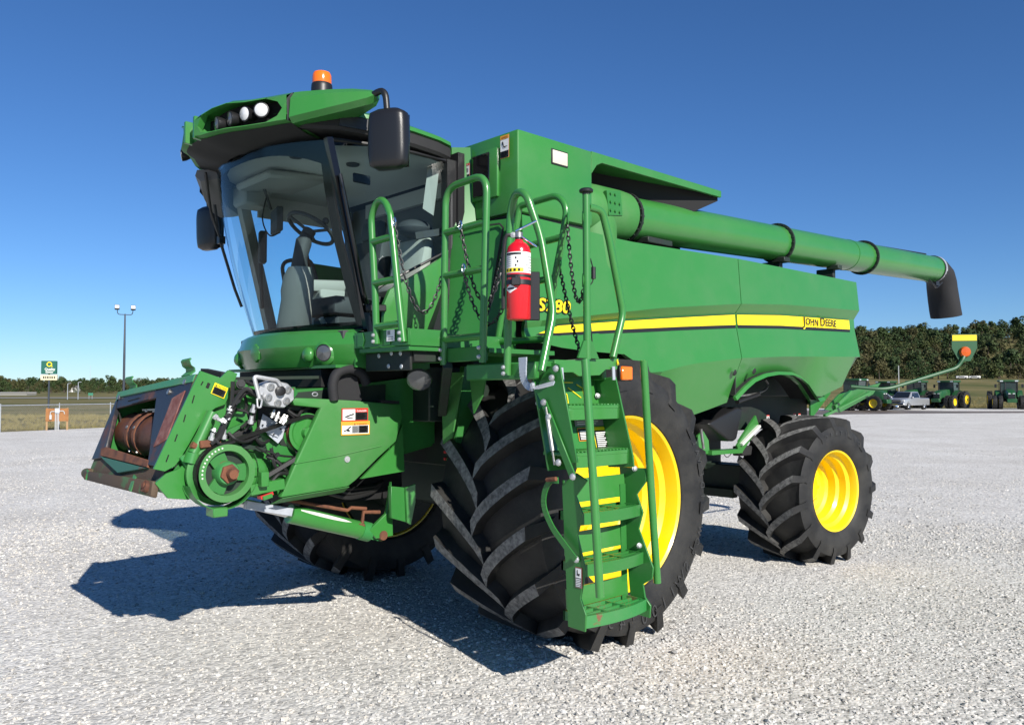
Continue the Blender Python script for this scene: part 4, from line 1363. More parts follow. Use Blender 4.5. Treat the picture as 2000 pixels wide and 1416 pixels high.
def deck(x0, x1, y0, y1, z, name, th=0.03):
    """anti-slip plate: sheet pressed with rows of punched holes (shown as raised rings)"""
    m_ = MB(); m_.span((x0, y0, z - th), (x1, y1, z))
    d_ = m_.build(name, 'green_plain', H, 0.003)
    return d_


deck(0.80, 1.57, 0.90, 1.46, 2.05, 'walkway_deck')
deck(0.70, 1.27, 1.478, 1.86, 2.03, 'landing_deck')
deck(0.69, 1.29, 1.865, 2.36, 1.935, 'landing_deck')
for x_ in (1.28, 0.75): MB().bar((x_, 1.20, 1.995), (x_, 1.845, 1.998), 0.03, 0.088).build('landing_beam', 'green_plain', H, 0.004)
for x_ in (1.30, 0.72): MB().bar((x_, 1.70, 1.882), (x_, 2.30, 1.885), 0.04, 0.098).build('landing_beam', 'green_plain', H, 0.008)
# underframe of the walkway: dark plates with punched holes, brackets, a brace, and an oval lamp
mb = MB(); mb.span((1.50, 0.88, 1.955), (1.30, 1.42, 2.02)); mb.span((1.52, 0.90, 1.90), (1.50, 1.40, 2.02)); mb.bar((1.30, 1.5, 1.94), (0.95, 1.0, 1.62), 0.06, 0.06)
mb.build('walkway_frame', 'chassis', H, 0.004)
mb = MB(); mb.bar((1.315, 1.385, 1.985), (1.315, 1.25, 1.985), 0.010, 0.035); mb.build('frame_tab', 'green_plain', H)
for y, z in ((1.06, 2.0), (1.20, 2.012), (1.30, 2.008), (1.17, 1.93), (1.31, 1.925)):
    MB().lathe([(0.016, 0), (0.013, 0.004), (0, 0.005)], (1.522, y, z), (1, 0, 0), 12).build('frame_plug', 'zinc', H)
mb = MB().lathe([(0.085, 0), (0.080, 0.02), (0.05, 0.035), (0, 0.04)], (1.30, 1.20, 1.85), (0.5, 0.55, -0.55), 20)
mb.build('deck_lamp', 'lens_dim', H)
# suspended ladder support plate with red reflectors and green lugs, seen in the dark behind the wheel
mb = MB(); mb.prism([(0.93, 0.98, 1.90), (0.93, 1.22, 1.90), (0.93, 1.10, 1.45), (0.93, 1.0, 1.40)], (0.012, 0, 0)); mb.build('support_plate', 'green_matte', H)
mb = MB(); mb.prism([(0.93, 1.28, 1.92), (0.93, 1.47, 1.92), (0.93, 1.42, 1.74), (0.93, 1.33, 1.62)], (0.012, 0, 0)); mb.build('support_plate', 'green_matte', H)

RR = 0.0225


def rail(name, paths, parent=H, r=RR, mt='green'):
    m_ = MB()
    for p in paths: m_.tube(p, r, 10)
    return m_.build(name, mt, parent, sharp=50)


def bolts(name, pts, axis, r=0.011, parent=H, h=0.012, mt='zinc'):
    for p in pts: MB().lathe([(r * 1.25, 0), (r * 1.25, 0.003), (r, 0.004), (r, h), (r * 0.7, h + 0.003), (0, h + 0.003)], p, axis, 8).build(name, mt, parent)


# hoop rail at the front corner of the walkway
r1 = rail('handrail', [spline([(1.600, 1.150, 2.07), (1.605, 1.135, 2.40), (1.608, 1.098, 2.80), (1.609, 1.10, 2.90), (1.609, 1.14, 2.965), (1.609, 1.195, 2.985), (1.609, 1.25, 2.96), (1.608, 1.29, 2.90), (1.607, 1.315, 2.82), (1.604, 1.385, 2.40), (1.600, 1.442, 2.07)], 4),
                       [(1.607, 1.115, 2.73), (1.606, 1.335, 2.735)], [(1.606, 1.130, 2.46), (1.604, 1.38, 2.465)], [(1.602, 1.148, 2.18), (1.601, 1.425, 2.185)]])
bolts('rail_bolt', [(1.622, 1.148, 2.125), (1.622, 1.148, 2.085), (1.622, 1.432, 2.125), (1.622, 1.436, 2.085)], (1, 0, 0), parent=r1)
# hoop rail on the landing front
r2 = rail('handrail', [fillet([(1.31, 1.47, 1.935), (1.31, 1.485, 3.06), (1.31, 1.885, 3.075), (1.31, 1.845, 1.94)], 0.12, 7),
                       [(1.31, 1.482, 2.775), (1.31, 1.868, 2.785)], [(1.31, 1.48, 2.50), (1.31, 1.862, 2.505)], [(1.31, 1.476, 2.095), (1.31, 1.852, 2.10)]])
bolts('rail_bolt', [(1.333, 1.468, 2.03), (1.333, 1.468, 1.975), (1.333, 1.84, 2.03), (1.333, 1.84, 1.975)], (1, 0, 0), parent=r2)
# post with the extinguisher, running over into the ladder's front grab rail
hx = 1.345
r3 = rail('handrail', [fillet([(hx, 2.10, 1.86), (hx + 0.005, 2.13, 2.79), (hx + 0.02, 2.19, 2.90), (hx + 0.04, 2.30, 2.87), (1.33, 2.36, 2.62), (1.315, 2.44, 2.195), (1.43, 2.46, 1.875)], 0.07, 6)])
bolts('rail_bolt', [(hx + 0.02, 2.093, 1.905), (hx + 0.02, 2.093, 1.87)], (1, 0, 0), parent=r3)
# rail along the rear of the landing
xr = 0.78
r4 = rail('handrail', [fillet([(0.82, 1.439, 2.114), (0.8, 1.62, 2.946), (0.8, 1.635, 3.002), (0.78, 1.968, 3.021), (0.78, 2.048, 2.928), (0.78, 2.003, 2.723), (0.78, 1.94, 2.502), (0.78, 1.861, 2.053)], 0.07, 5),
                       [(0.8, 1.575, 2.711), (0.79, 1.769, 2.731), (0.78, 2.003, 2.746)], [(0.8, 1.52, 2.474), (0.78, 1.931, 2.493)], [(0.82, 1.439, 2.104), (0.79, 1.88, 2.105)]])
# right-hand grab rails at the head of the ladder: tall post with knob, bent rail beside it
yl = 2.40
r5 = rail('handrail', [[(0.998, 2.4, 2.922), (0.994, 2.4, 1.952)], fillet([(0.98, 2.4, 2.838), (0.857, 2.4, 2.836), (0.792, 2.4, 2.667), (0.666, 2.4, 2.24), (0.764, 2.4, 1.97)], 0.05, 5)])
mb = MB().lathe([(0.02, -0.02), (0.024, 0.0), (0.040, 0.006), (0.042, 0.018), (0.034, 0.026), (0, 0.028)], (0.998, 2.4, 2.916), (0, 0, 1), 14)
mb.build('post_knob', 'black', r5)
mb = MB(); p = V((0.994, 2.4, 1.958)); mb.prism([p + V((0.09, 0, 0)), p + V((0.04, 0, 0.10)), p + V((-0.03, 0, 0.10)), p + V((-0.09, 0, 0))], (0, 0.012, 0)); mb.build('post_gusset', 'green_plain', r5)


def chain(a, b, sag, mt='black', n=None, ring=True):
    """hanging chain of oval links"""
    a, b = V(a), V(b); pts = []
    for k in range(41):
        t = k / 40; p = a.lerp(b, t); p.z -= sag * 4 * t * (1 - t); pts.append(p)
    L_ = [0]
    for p, q in zip(pts, pts[1:]): L_.append(L_[-1] + (q - p).length)
    pitch = 0.030; n = max(3, int(L_[-1] / pitch)); m_ = MB()
    for i in range(n + 1):
        s_ = L_[-1] * i / n
        j = max(k for k in range(len(L_)) if L_[k] <= s_ + 1e-9); j = min(j, 39)
        t = (s_ - L_[j]) / (L_[j + 1] - L_[j]); c = pts[j].lerp(pts[j + 1], t); d = (pts[j + 1] - pts[j]).normalized()
        sd = d.cross(V((0, 0, 1)));  sd = sd.normalized() if sd.length > 0.05 else V((0, 1, 0))
        up = sd.cross(d)
        w = sd if i % 2 else up
        m_.tube([c + d * (math.copysign(abs(math.cos(q)) ** 0.7, math.cos(q)) * 0.021) + w * (math.sin(q) * 0.011) for q in [2 * math.pi * k / 8 for k in range(8)]], 0.0042, 4, True)
    return tag(m_.build('safety_chain', mt, H, weld=False), kind='stuff')


chain((1.6, 1.337, 2.815), (1.3, 1.452, 2.541), 0.40)
chain((1.33, 1.662, 2.779), (1, 1.773, 2.917), 0.52)
chain((1.33, 1.687, 2.512), (1.2, 1.941, 2.336), 0.24)
chain((1, 1.773, 2.917), (1.2, 1.764, 2.25), 0.03)
chain((0.8, 2.066, 2.809), (1.005, 2.38, 2.344), 0.22)
chain((0.8, 2.008, 2.515), (1.006, 2.36, 1.988), 0.03)
for p in ((1.61, 1.351, 2.824), (1.34, 1.669, 2.792), (1.34, 1.699, 2.522)):
    MB().tube([V(p) + V((0, 0.014 * math.cos(a), 0.026 * math.sin(a))) for a in [2 * math.pi * k / 12 for k in range(12)]], 0.005, 5, True).build('snap_hook', 'chrome', H)
for p in ((0.85, 1.628, 2.841), (0.8, 2.071, 2.847), (0.8, 2.008, 2.557), (1.003, 2.38, 2.774), (1.004, 2.38, 2.409)):
    MB().tube([V(p) + V((0.022 * math.cos(a) * 0.7, 0.022 * math.cos(a) * 0.7, 0.036 * math.sin(a))) for a in [2 * math.pi * k / 12 for k in range(12)]], 0.006, 5, True).build('chain_eye', 'green_plain', H)
mb = MB(); mb.tube(spline([(0.941, 2.38, 2.545), (0.919, 2.38, 2.487), (0.919, 2.38, 2.418), (0.933, 2.36, 2.337), (0.898, 2.36, 1.992)], 5), 0.004, 5); mb.cyl((0.914, 2.38, 2.497), (0.914, 2.38, 2.427), 0.014, 10); mb.build('trailer_plug', 'black', H)

# ---------------------------------------------------------------- ladder
xl0, xl1 = 0.70, 1.25
mb = MB()
pl = [(2.235, 1.766), (2.341, 1.935), (2.423, 1.915), (2.551, 1.385), (2.464, 1.374), (2.292, 1.688)]
mb.prism([(xl1, y, z) for y, z in pl], (-0.012, 0, 0))
ladder = mb.build('ladder', 'green_plain', H, 0.002)
mb = MB()
pl = [(2.424, 1.252), (2.527, 1.327), (2.608, 1.291), (2.527, 1.202), (2.574, 1.113), (2.537, 0.991), (2.595, 0.814), (2.558, 0.658), (2.597, 0.579), (2.59, 0.488), (2.467, 0.492)]
mb.prism([(1.235, y, z) for y, z in pl], (-0.012, 0, 0))
lowerL = mb.build('ladder_stringer', 'green_plain', ladder, 0.002)
mb = MB()
pr = [(2.195, 1.846), (2.374, 1.856), (2.503, 1.389), (2.51, 1.323), (2.315, 1.31)]
mb.prism([(xl0, y, z) for y, z in pr], (0.012, 0, 0))
mb.build('ladder_stringer', 'green_plain', ladder, 0.002)
mb = MB()
pr = [(2.386, 1.314), (2.584, 1.321), (2.584, 1.244), (2.516, 1.163), (2.56, 1.063), (2.529, 0.964), (2.631, 0.754), (2.623, 0.688), (2.557, 0.648), (2.571, 0.576), (2.611, 0.534), (2.603, 0.462), (2.473, 0.466)]
mb.prism([(0.68, y, z) for y, z in pr], (0.012, 0, 0))
mb.build('ladder_stringer', 'green_plain', ladder, 0.002)
# landing fascia above the ladder
mb = MB()
fa = [(1.25, 1.939), (0.687, 1.967), (0.707, 1.899), (0.811, 1.897), (0.867, 1.862), (1.047, 1.854), (1.098, 1.876), (1.237, 1.871)]
mb.prism([(x, 2.385, z) for x, z in fa], (0, -0.012, 0)); mb.span((xl0, 2.30, 1.925), (xl1 - 0.02, 2.37, 1.945))
mb.build('landing_fascia', 'green', ladder, 0.002)
# back sheet of the upper flight with its label and bar
mb = MB(); ba, bb = (0.7, 2.207, 1.852), (0.7, 2.331, 1.324); mb.prism([(0.71, ba[1], ba[2]), (1.24, ba[1], ba[2]), (1.24, bb[1], bb[2]), (0.71, bb[1], bb[2])], (0, -0.012, 0)); bs = mb.build('ladder_back', 'green', ladder)
MB().cyl((0.74, 2.23, 1.70), (1.235, 2.23, 1.70), 0.012, 8).build('cross_bar', 'steel', ladder)
# solid treads of the upper flight
for z, y0, y1, xa, xb in ((1.689, 2.20, 2.43, 0.70, 1.20), (1.428, 2.26, 2.50, 0.70, 1.215)):
    mb = MB()
    fr = [(xa, y1 - 0.03), (xa + 0.06, y1), (xb - 0.06, y1), (xb, y1 - 0.03)]
    mb.prism([(xa, y0, z)] + [(x, y, z) for x, y in fr] + [(xb, y0, z)], (0, 0, -0.02))
    mb.prism([(x, y - 0.002, z - 0.018) for x, y in fr] + [(x, y - 0.02, z - 0.018) for x, y in fr[::-1]], (0, 0, -0.065))
    for k in range(16):
        x = lerp(xa + 0.03, xb - 0.03, k / 15); mb.box((x, y1 - 0.10, z + 0.003), (0.012, 0.16, 0.008))
    mb.build('ladder_step', 'green', ladder, 0.002)


# open grip treads of the lower flight
def grip_step(z, y1, xa, xb, worn=False):
    y0 = y1 - 0.20
    m_ = MB(); n_ = 10
    def fy(x): t = (x - xa) / (xb - xa) * 2 - 1; return y1 - 0.035 * t * t
    fr = [lerp(xa, xb, k / n_) for k in range(n_ + 1)]
    m_.prism([(x, fy(x), z) for x in fr] + [(x, fy(x) - 0.028, z) for x in fr[::-1]], (0, 0, -0.065))
    m_.span((xa, y0, z - 0.05), (xb, y0 + 0.015, z))
    for x in (xa + 0.006, xb - 0.006): m_.span((x - 0.006, y0, z - 0.05), (x + 0.006, fy(x) - 0.01, z))
    for t in (0.35, 0.66):
        x = lerp(xa, xb, t); m_.span((x - 0.006, y0, z - 0.035), (x + 0.006, fy(x) - 0.02, z - 0.004))
    for yy in (y0 + 0.06, y0 + 0.115):
        m_.span((xa + 0.01, yy - 0.006, z - 0.035), (xb - 0.01, yy + 0.006, z - 0.006))
    return m_.build('ladder_step', 'green_worn' if worn else 'green_plain', ladder, 0.0)


grip_step(1.108, 2.58, 0.695, 1.215)
grip_step(0.835, 2.60, 0.695, 1.215)
grip_step(0.567, 2.62, 0.695, 1.222, True)
# risers of the lower flight
rz_ = [((2.425, 1.277), (2.432, 1.147)), ((2.431, 0.984), (2.438, 0.864)), ((2.444, 0.684), (2.451, 0.577))]
for (ya_, za), (yb_, zb) in rz_:
    MB().prism([(0.695, ya_, za), (1.22, ya_, za), (1.22, yb_, zb), (0.695, yb_, zb)], (0, -0.01, 0)).build('ladder_riser', 'green', ladder)
MB().bar((0.72, 2.446, 0.50), (0.72, 2.432, 1.22), 0.05, 0.006, (0, 1, 0)).build('riser_strip', 'green_plain', ladder)
# lower hand bars standing off the ladder
ya = 2.66
rail('hand_bar', [[(1.236, 2.6, 1.939), (1.246, 2.66, 1.319), (1.239, 2.7, 0.692)]], ladder, 0.0235)
rail('hand_bar', [[(0.728, 2.6, 1.947), (0.672, 2.6, 1.274), (0.61, 2.6, 0.65)]], ladder, 0.0225)
# linkage, spring strut, and curved release handle
mb = MB(); mb.bar((1.262, 2.312, 1.705), (1.262, 2.532, 1.308), 0.012, 0.045, (0, 1, 0)); mb.build('link_arm', 'green_plain', ladder, 0.003)
mb = MB(); mb.cyl((1.275, 2.352, 1.624), (1.275, 2.391, 1.441), 0.012, 8); mb.cyl((1.275, 2.341, 1.68), (1.275, 2.407, 1.364), 0.006, 6); mb.build('gas_strut', 'steel', ladder)
hp = [(1.275, 2.434, 1.282), (1.275, 2.375, 1.272), (1.275, 2.332, 1.211), (1.275, 2.327, 1.126), (1.275, 2.386, 1.026), (1.275, 2.471, 0.948), (1.275, 2.56, 0.873)]
m_ = MB(); sp_ = spline(hp, 4)
for a, c in zip(sp_, sp_[1:]): m_.bar(a, c, 0.008, 0.034, (0, 1, 0))
m_.build('release_handle', 'green_plain', ladder)
MB().cyl((1.29, 2.362, 1.28), (1.29, 2.433, 1.291), 0.012, 8).build('handle_grip', 'rust', ladder)
bolts('ladder_bolt', [(1.27, 2.32, 1.706), (1.27, 2.359, 1.626), (1.27, 2.539, 1.309), (1.265, 2.428, 1.378), (1.245, 2.54, 0.866), (1.265, 2.41, 1.893), (1.265, 2.379, 1.842)], (1, 0, 0), 0.016, ladder)
bolts('ladder_bolt', [(0.7, 2.506, 1.314), (0.7, 2.537, 0.869), (0.731, 2.25, 1.741)], (0.3, 1, 0), 0.014, ladder)
# curved bracket of bare steel at the top of the ladder
m_ = MB(); sp_ = spline([(1.4, 2.286, 1.955), (1.4, 2.29, 1.85), (1.4, 2.318, 1.802), (1.4, 2.382, 1.788), (1.36, 2.486, 1.812)], 5)
for i, (a, c) in enumerate(zip(sp_, sp_[1:])): m_.bar(a, c, 0.008, lerp(0.060, 0.038, min(1, i / 8)), (0, 1, 0))
m_.build('tyre_guard_bracket', 'galv', ladder)
bolts('bracket_bolt', [(1.405, 2.371, 1.802)], (1, 0, 0), 0.013, ladder)
MB().bar((1.209, 2.4, 1.9), (1.201, 2.4, 1.823), 0.006, 0.02).build('hinge_strap', 'galv', ladder)
MB().bar((0.76, 2.4, 1.916), (0.756, 2.4, 1.836), 0.006, 0.024).build('hinge_strap', 'galv', ladder)
# amber side marker beside the ladder
mb = MB(); c = V((0.535, 2.3, 1.881)); mb.box(c, (0.115, 0.03, 0.10)); mk = mb.build('side_marker', 'black', H, 0.006)
MB().box(c + V((0, 0.018, 0)), (0.105, 0.02, 0.085)).build('marker_lens', 'amber', mk, 0.006)
mb = MB(); mb.tube([(0.74, 2.36, 1.966), (0.702, 2.38, 1.957), (0.717, 2.4, 1.929)], 0.008, 6); mb.build('strap_tag', 'yellow', ladder)

# ---------------------------------------------------------------- feeder house
# plane of the tilted face plate: y across, t up along the plate
FB, FT = V((2.785, 0, 1.20)), V((2.53, 0, 1.89))
fu = (FT - FB).normalized(); fn = V((fu.z, 0, -fu.x))


def fp(y, t, d=0.0):
    """point on the face plate; d metres in front of it"""
    return FB + fu * t + fn * d + V((0, y, 0))


# tunnel
mb = MB()
for s in (1, -1):
    mb.prism([(2.60, s * 0.655, 1.72), (2.70, s * 0.655, 1.20), (1.60, s * 0.655, 1.22), (0.75, s * 0.655, 1.38), (0.75, s * 0.655, 1.90), (1.55, s * 0.655, 1.80)], (0, -0.02 * s, 0))
mb.prism([(2.58, -0.63, 1.74), (2.58, 0.63, 1.74), (1.55, 0.63, 1.80), (1.55, -0.63, 1.80)], (0, 0, -0.02))
mb.prism([(1.55, -0.63, 1.80), (1.55, 0.63, 1.80), (0.75, 0.63, 1.90), (0.75, -0.63, 1.90)], (0, 0, -0.02))
mb.prism([(2.72, -0.63, 1.19), (2.72, 0.63, 1.19), (1.60, 0.63, 1.22), (1.60, -0.63, 1.22)], (0, 0, -0.02))
mb.prism([(1.60, -0.63, 1.22), (1.60, 0.63, 1.22), (0.75, 0.63, 1.38), (0.75, -0.63, 1.38)], (0, 0, -0.02))
feeder = mb.build('feeder_house', 'green_plain', H)
MB().span((2.22, -0.62, 1.24), (2.20, 0.62, 1.84)).build('feeder_dark', 'void', feeder)  # near-black sheet painting the shade inside the tunnel
# roof rim seen above the left plate
mb = MB(); mb.bar((2.42, 0.55, 1.845), (1.45, 0.55, 1.872), 0.04, 0.02); mb.build('feeder_top', 'chassis', feeder)
mb = MB(); mb.box((2.36, 0.46, 1.885), (0.05, 0.32, 0.03), Matrix.Rotation(R(-6), 3, 'X')); mb.build('top_flap', 'black_matte', feeder)


# face plate
def plate(name, pts, th, mt, d=0.0, parent=feeder, bevel=0.003):
    m_ = MB(); m_.prism([fp(y, t, d) for y, t in pts], -fn * th); return m_.build(name, mt, parent, bevel)


plate('face_top', [(-0.66, 0.60), (0.62, 0.715), (0.62, 0.665), (-0.66, 0.555)], 0.06, 'green_faded', 0.012)
plate('face_upper', [(-0.66, 0.585), (0.60, 0.69), (0.45, 0.60), (0.12, 0.565), (-0.62, 0.475)], 0.02, 'worn_black')
plate('face_side', [(0.10, 0.575), (0.60, 0.692), (0.665, 0.13), (0.40, 0.13), (0.36, 0.20)], 0.02, 'worn_black', 0.004)
# burnished, rusty rub mark on the wear panel: a thin inset sheet
plate('wear_strip', [(0.40, 0.56), (0.555, 0.61), (0.56, 0.30), (0.40, 0.24)], 0.012, 'rust_pink', 0.010)
plate('face_side', [(-0.66, 0.585), (-0.60, 0.49), (-0.46, 0.18), (-0.47, 0.12), (-0.66, 0.10)], 0.03, 'worn_black', 0.004)
plate('face_sill', [(-0.56, 0.185), (-0.46, 0.20), (0.40, 0.16), (0.42, 0.115), (-0.50, 0.135)], 0.04, 'rust', 0.006)
plate('sill_apron', [(-0.50, 0.13), (0.42, 0.11), (-0.03, 0.045)], 0.03, 'teal_worn', 0.010)
plate('face_base', [(-0.66, 0.14), (0.66, 0.13), (0.68, 0.01), (-0.66, -0.02)], 0.04, 'worn_lip', -0.012)
mb = MB(); mb.prism([fp(0.69, 0.045, 0.0), fp(-0.62, 0.012, 0.0), fp(-0.60, -0.045, -0.02), fp(0.69, -0.045, -0.02)], fn * 0.045)
lip_ = mb.build('lip_bar', 'worn_lip', feeder, 0.012, bseg=2)
MB().cyl(fp(-0.66, 0.0, 0.0), fp(-0.58, 0.003, 0.0), 0.035, 14).build('lip_pin', 'worn_lip', lip_)
MB().cyl(fp(0.625, 0.005, 0.03), fp(0.625, 0.005, 0.06), 0.034, 16).build('lip_boss', 'rust', lip_)
MB().cyl(fp(0.625, 0.005, 0.06), fp(0.625, 0.005, 0.068), 0.018, 12).build('lip_bolt', 'rust', lip_)
MB().bar(fp(0.38, 0.05, 0.04), fp(0.36, -0.04, 0.03), 0.05, 0.006, fn).build('lip_strap', 'green_worn', lip_)
MB().bar(fp(-0.52, 0.02, 0.04), fp(-0.53, -0.04, 0.03), 0.05, 0.006, fn).build('lip_strap', 'green_worn', lip_)
for a_0, b_0 in (((-0.40, 0.535), (-0.20, 0.56)), ((-0.30, 0.515), (-0.02, 0.55)), ((0.05, 0.615), (0.28, 0.642))): MB().bar(fp(*a_0, 0.001), fp(*b_0, 0.001), 0.006, 0.006).build('face_slot', 'void', feeder)
for q in ((0.50, 0.665), (0.30, 0.60), (-0.6, 0.56)): MB().lathe([(0.018, 0), (0.018, 0.012), (0, 0.016)], fp(*q, 0.002), fn, 10).build('face_bolt', 'steel', feeder)
# hooks on the top edge that carry a header
for y in (0.40, -0.52):
    hk = [(0.70, 0.0), (0.735, -0.02), (0.755, -0.01), (0.76, 0.015), (0.785, 0.035), (0.80, 0.03)]
    if y < 0: hk = [(t - 0.105, d) for t, d in hk]
    m_ = MB(); m_.sheet([[fp(y, t, d) for t, d in hk], [fp(y + 0.13, t + 0.008, d) for t, d in hk]], fn * 0.008 + fu * 0.004)
    m_.build('header_hook', 'green_worn', feeder)
# worn yellowish edge along the left of the face
mb = MB(); mb.bar(fp(0.672, 0.13, -0.005), fp(0.632, 0.715, -0.005), 0.035, 0.02, fn); mb.build('face_edge', 'edge_worn', feeder)

# rusty drum with bolted paddles
dc = V((2.48, 0, 1.47))
mb = MB().cyl(dc + V((0, -0.60, 0)), dc + V((0, 0.60, 0)), 0.145, 32)
drum = mb.build('feeder_drum', 'rust_drum', feeder)
for yy in (-0.30, -0.16, 0.24):
    m_ = MB(); ar_ = [R(200), R(230), R(150), R(110), R(70), R(20), R(-20), R(-60)]
    pts = [R(a) for a in range(-70, 140, 15)]
    m_.sheet([[dc + V((0.162 * math.cos(a), yy - 0.022 + 0.03 * a, 0.162 * math.sin(a))) for a in pts], [dc + V((0.162 * math.cos(a), yy + 0.022 + 0.03 * a, 0.162 * math.sin(a))) for a in pts]], (0.008, 0, 0.004))
    sp_ = m_.build('drum_strap', 'rust', drum)
    for a in (-40, 20, 75):
        a = R(a); MB().lathe([(0.012, 0), (0.011, 0.010), (0, 0.014)], dc + V((0.166 * math.cos(a), yy + 0.03 * a, 0.166 * math.sin(a))), (math.cos(a), 0, math.sin(a)), 8).build('strap_bolt', 'steel', drum)
MB().bar((2.50, -0.35, 1.64), (2.50, 0.0, 1.65), 0.05, 0.012).build('drum_slat', 'steel', feeder)
MB().prism([(2.56, -0.50, 1.30), (2.60, -0.58, 1.62), (2.58, -0.62, 1.62), (2.52, -0.58, 1.28)], (0.01, 0.01, 0)).build('inner_guide', 'steel', feeder)

# large left front plate with its caution label
yP = 0.705
pp_ = [(2.551, 1.891), (2.426, 1.85), (2.378, 1.898), (2.319, 1.877), (2.36, 1.769), (2.394, 1.688), (2.455, 1.667), (2.514, 1.622), (2.556, 1.556), (2.612, 1.455), (2.668, 1.362), (2.694, 1.331), (2.749, 1.305), (2.812, 1.324)]
mb = MB(); mb.prism([(x, yP, z) for x, z in pp_], (0, -0.016, 0)); fplate = mb.build('front_side_plate', 'green', feeder, 0.002)
for q in (((2.534, 1.827), (2.546, 1.806)), ((2.585, 1.745), (2.597, 1.699)), ((2.635, 1.631), (2.646, 1.589)), ((2.681, 1.518), (2.695, 1.477)), ((2.729, 1.401), (2.743, 1.361))):
    MB().bar((q[0][0], yP + 0.001, q[0][1]), (q[1][0], yP + 0.001, q[1][1]), 0.006, 0.006, (0, 1, 0)).build('plate_slot', 'void', fplate)
MB().bar((2.497, yP + 0.001, 1.818), (2.509, yP + 0.001, 1.788), 0.018, 0.004, (0, 1, 0)).build('plate_slot', 'void', fplate)
# lower bracket and main side sheet
mb = MB(); mb.prism([(x, 0.70, z) for x, z in ((2.8, 1.241), (2.738, 1.292), (2.659, 1.316), (2.6, 1.388), (2.53, 1.415), (2.511, 1.17), (2.608, 1.13), (2.727, 1.149))], (0, -0.02, 0)); mb.build('lower_side_plate', 'green', feeder, 0.002)
mb = MB(); mb.prism([(2.46, 0.662, 1.80), (2.12, 0.662, 1.80), (2.05, 0.662, 1.10), (2.50, 0.662, 1.12)], (0, -0.006, 0)); mb.build('side_sheet', 'green', feeder)
MB().prism([(2.16, 0.667, 1.74), (1.20, 0.667, 1.82), (1.20, 0.667, 1.25), (2.0, 0.667, 1.42), (2.12, 0.667, 1.55)], (0, -0.003, 0)).build('side_sheet', 'chassis', feeder)
MB().prism([(2.06, 0.664, 1.42), (1.50, 0.664, 1.42), (1.50, 0.664, 1.20), (2.06, 0.664, 1.10)], (0, -0.004, 0)).build('side_sheet', 'green_plain', feeder)
# lift cylinder of the tilting face, seen along the plate edge
mb = MB(); mb.cyl((2.488, 0.74, 1.644), (2.598, 0.74, 1.405), 0.034, 16); mb.cyl((2.598, 0.74, 1.405), (2.615, 0.74, 1.346), 0.045, 16); tc_ = mb.build('tilt_cylinder', 'green', feeder)
MB().cyl((2.619, 0.76, 1.458), (2.595, 0.76, 1.445), 0.02, 8).build('cylinder_fitting', 'rust', tc_)
mb = MB(); mb.prism([(x, 0.73, z) for x, z in ((2.671, 1.379), (2.612, 1.42), (2.575, 1.343), (2.61, 1.285))], (0, -0.03, 0)); mb.build('cylinder_clevis', 'green_worn', feeder, 0.004)

# drive: big variable sheave at the front, smaller one behind the shield, belt
pc = V((2.448, 0.86, 1.287))
mb = MB()
mb.lathe([(0.195, -0.13), (0.198, -0.10), (0.18, -0.095), (0.150, -0.06), (0.145, -0.05)], pc, (0, 1, 0), 48)
rear_half = mb.build('drive_sheave', 'green_matte', feeder)
mb = MB().lathe([(0.135, -0.055), (0.168, 0.0), (0.170, 0.012), (0.132, 0.014), (0.129, -0.01), (0.127, -0.05)], pc, (0, 1, 0), 48, caps=False)
mb.build('sheave_flange', 'green_matte', rear_half, sharp=30)
for k in range(11):
    a = R(-8 + k * 8.5); c = pc + V((0.151 * math.cos(a), 0.0125, 0.151 * math.sin(a))); MB().lathe([(0.006, 0), (0.005, 0.002), (0, 0.0025)], c, (0, 1, 0), 8).build('balance_hole', 'primer_white', rear_half)
mb = MB()
for k in range(3):
    a = R(60 + 120 * k); w = 0.5
    mb.prism([pc + V((r_ * math.cos(a + da), -0.03, r_ * math.sin(a + da))) for r_, da in ((0.05, -1.0), (0.126, -0.42), (0.128, -0.2), (0.128, 0.2), (0.126, 0.42), (0.05, 1.0))], (0, 0.02, 0))
mb.build('sheave_web', 'green_plain', rear_half)
mb = MB().lathe([(0.075, -0.04), (0.07, 0.02), (0.062, 0.035)], pc, (0, 1, 0), 24); mb.build('sheave_hub', 'green_worn', rear_half)
mb = MB().lathe([(0.058, 0.03), (0.056, 0.05), (0.030, 0.052)], pc, (0, 1, 0), 6); mb.build('hub_nut', 'rust', rear_half)
mb = MB().cyl(pc + V((0, 0.0, 0)), pc + V((0, 0.10, 0)), 0.028, 14); mb.build('drive_shaft', 'rust', rear_half)
mb = MB().lathe([(0.15, -0.04), (0.0, -0.045)], pc, (0, 1, 0), 32); mb.build('sheave_back', 'chassis', rear_half)
# guard ring round the sheave with its foot
mb = MB()
ga = [R(a) for a in range(150, 345, 12)]
mb.sheet([[pc + V((0.214 * math.cos(a), -0.14, 0.214 * math.sin(a))) for a in ga], [pc + V((0.214 * math.cos(a), -0.03, 0.214 * math.sin(a))) for a in ga]], (0.0, 0, -0.006))
mb.build('sheave_guard', 'green_plain', feeder)
mb = MB(); mb.box(pc + V((0.03, -0.06, -0.228)), (0.09, 0.11, 0.055)); mb.build('guard_foot', 'green', feeder, 0.006)
p2 = V((1.86, 0.73, 1.5))
mb = MB().lathe([(0.115, -0.09), (0.140, -0.075), (0.105, -0.03), (0.125, 0.0), (0.128, 0.012), (0.11, 0.014), (0.095, 0.004), (0.04, 0.006), (0.035, 0.04), (0, 0.042)], p2, (0, 1, 0), 40)
ps = mb.build('driven_sheave', 'green', feeder, sharp=30)
MB().lathe([(0.121, -0.045), (0.121, -0.02)], p2, (0, 1, 0), 36).build('sheave_groove', 'rust', ps)
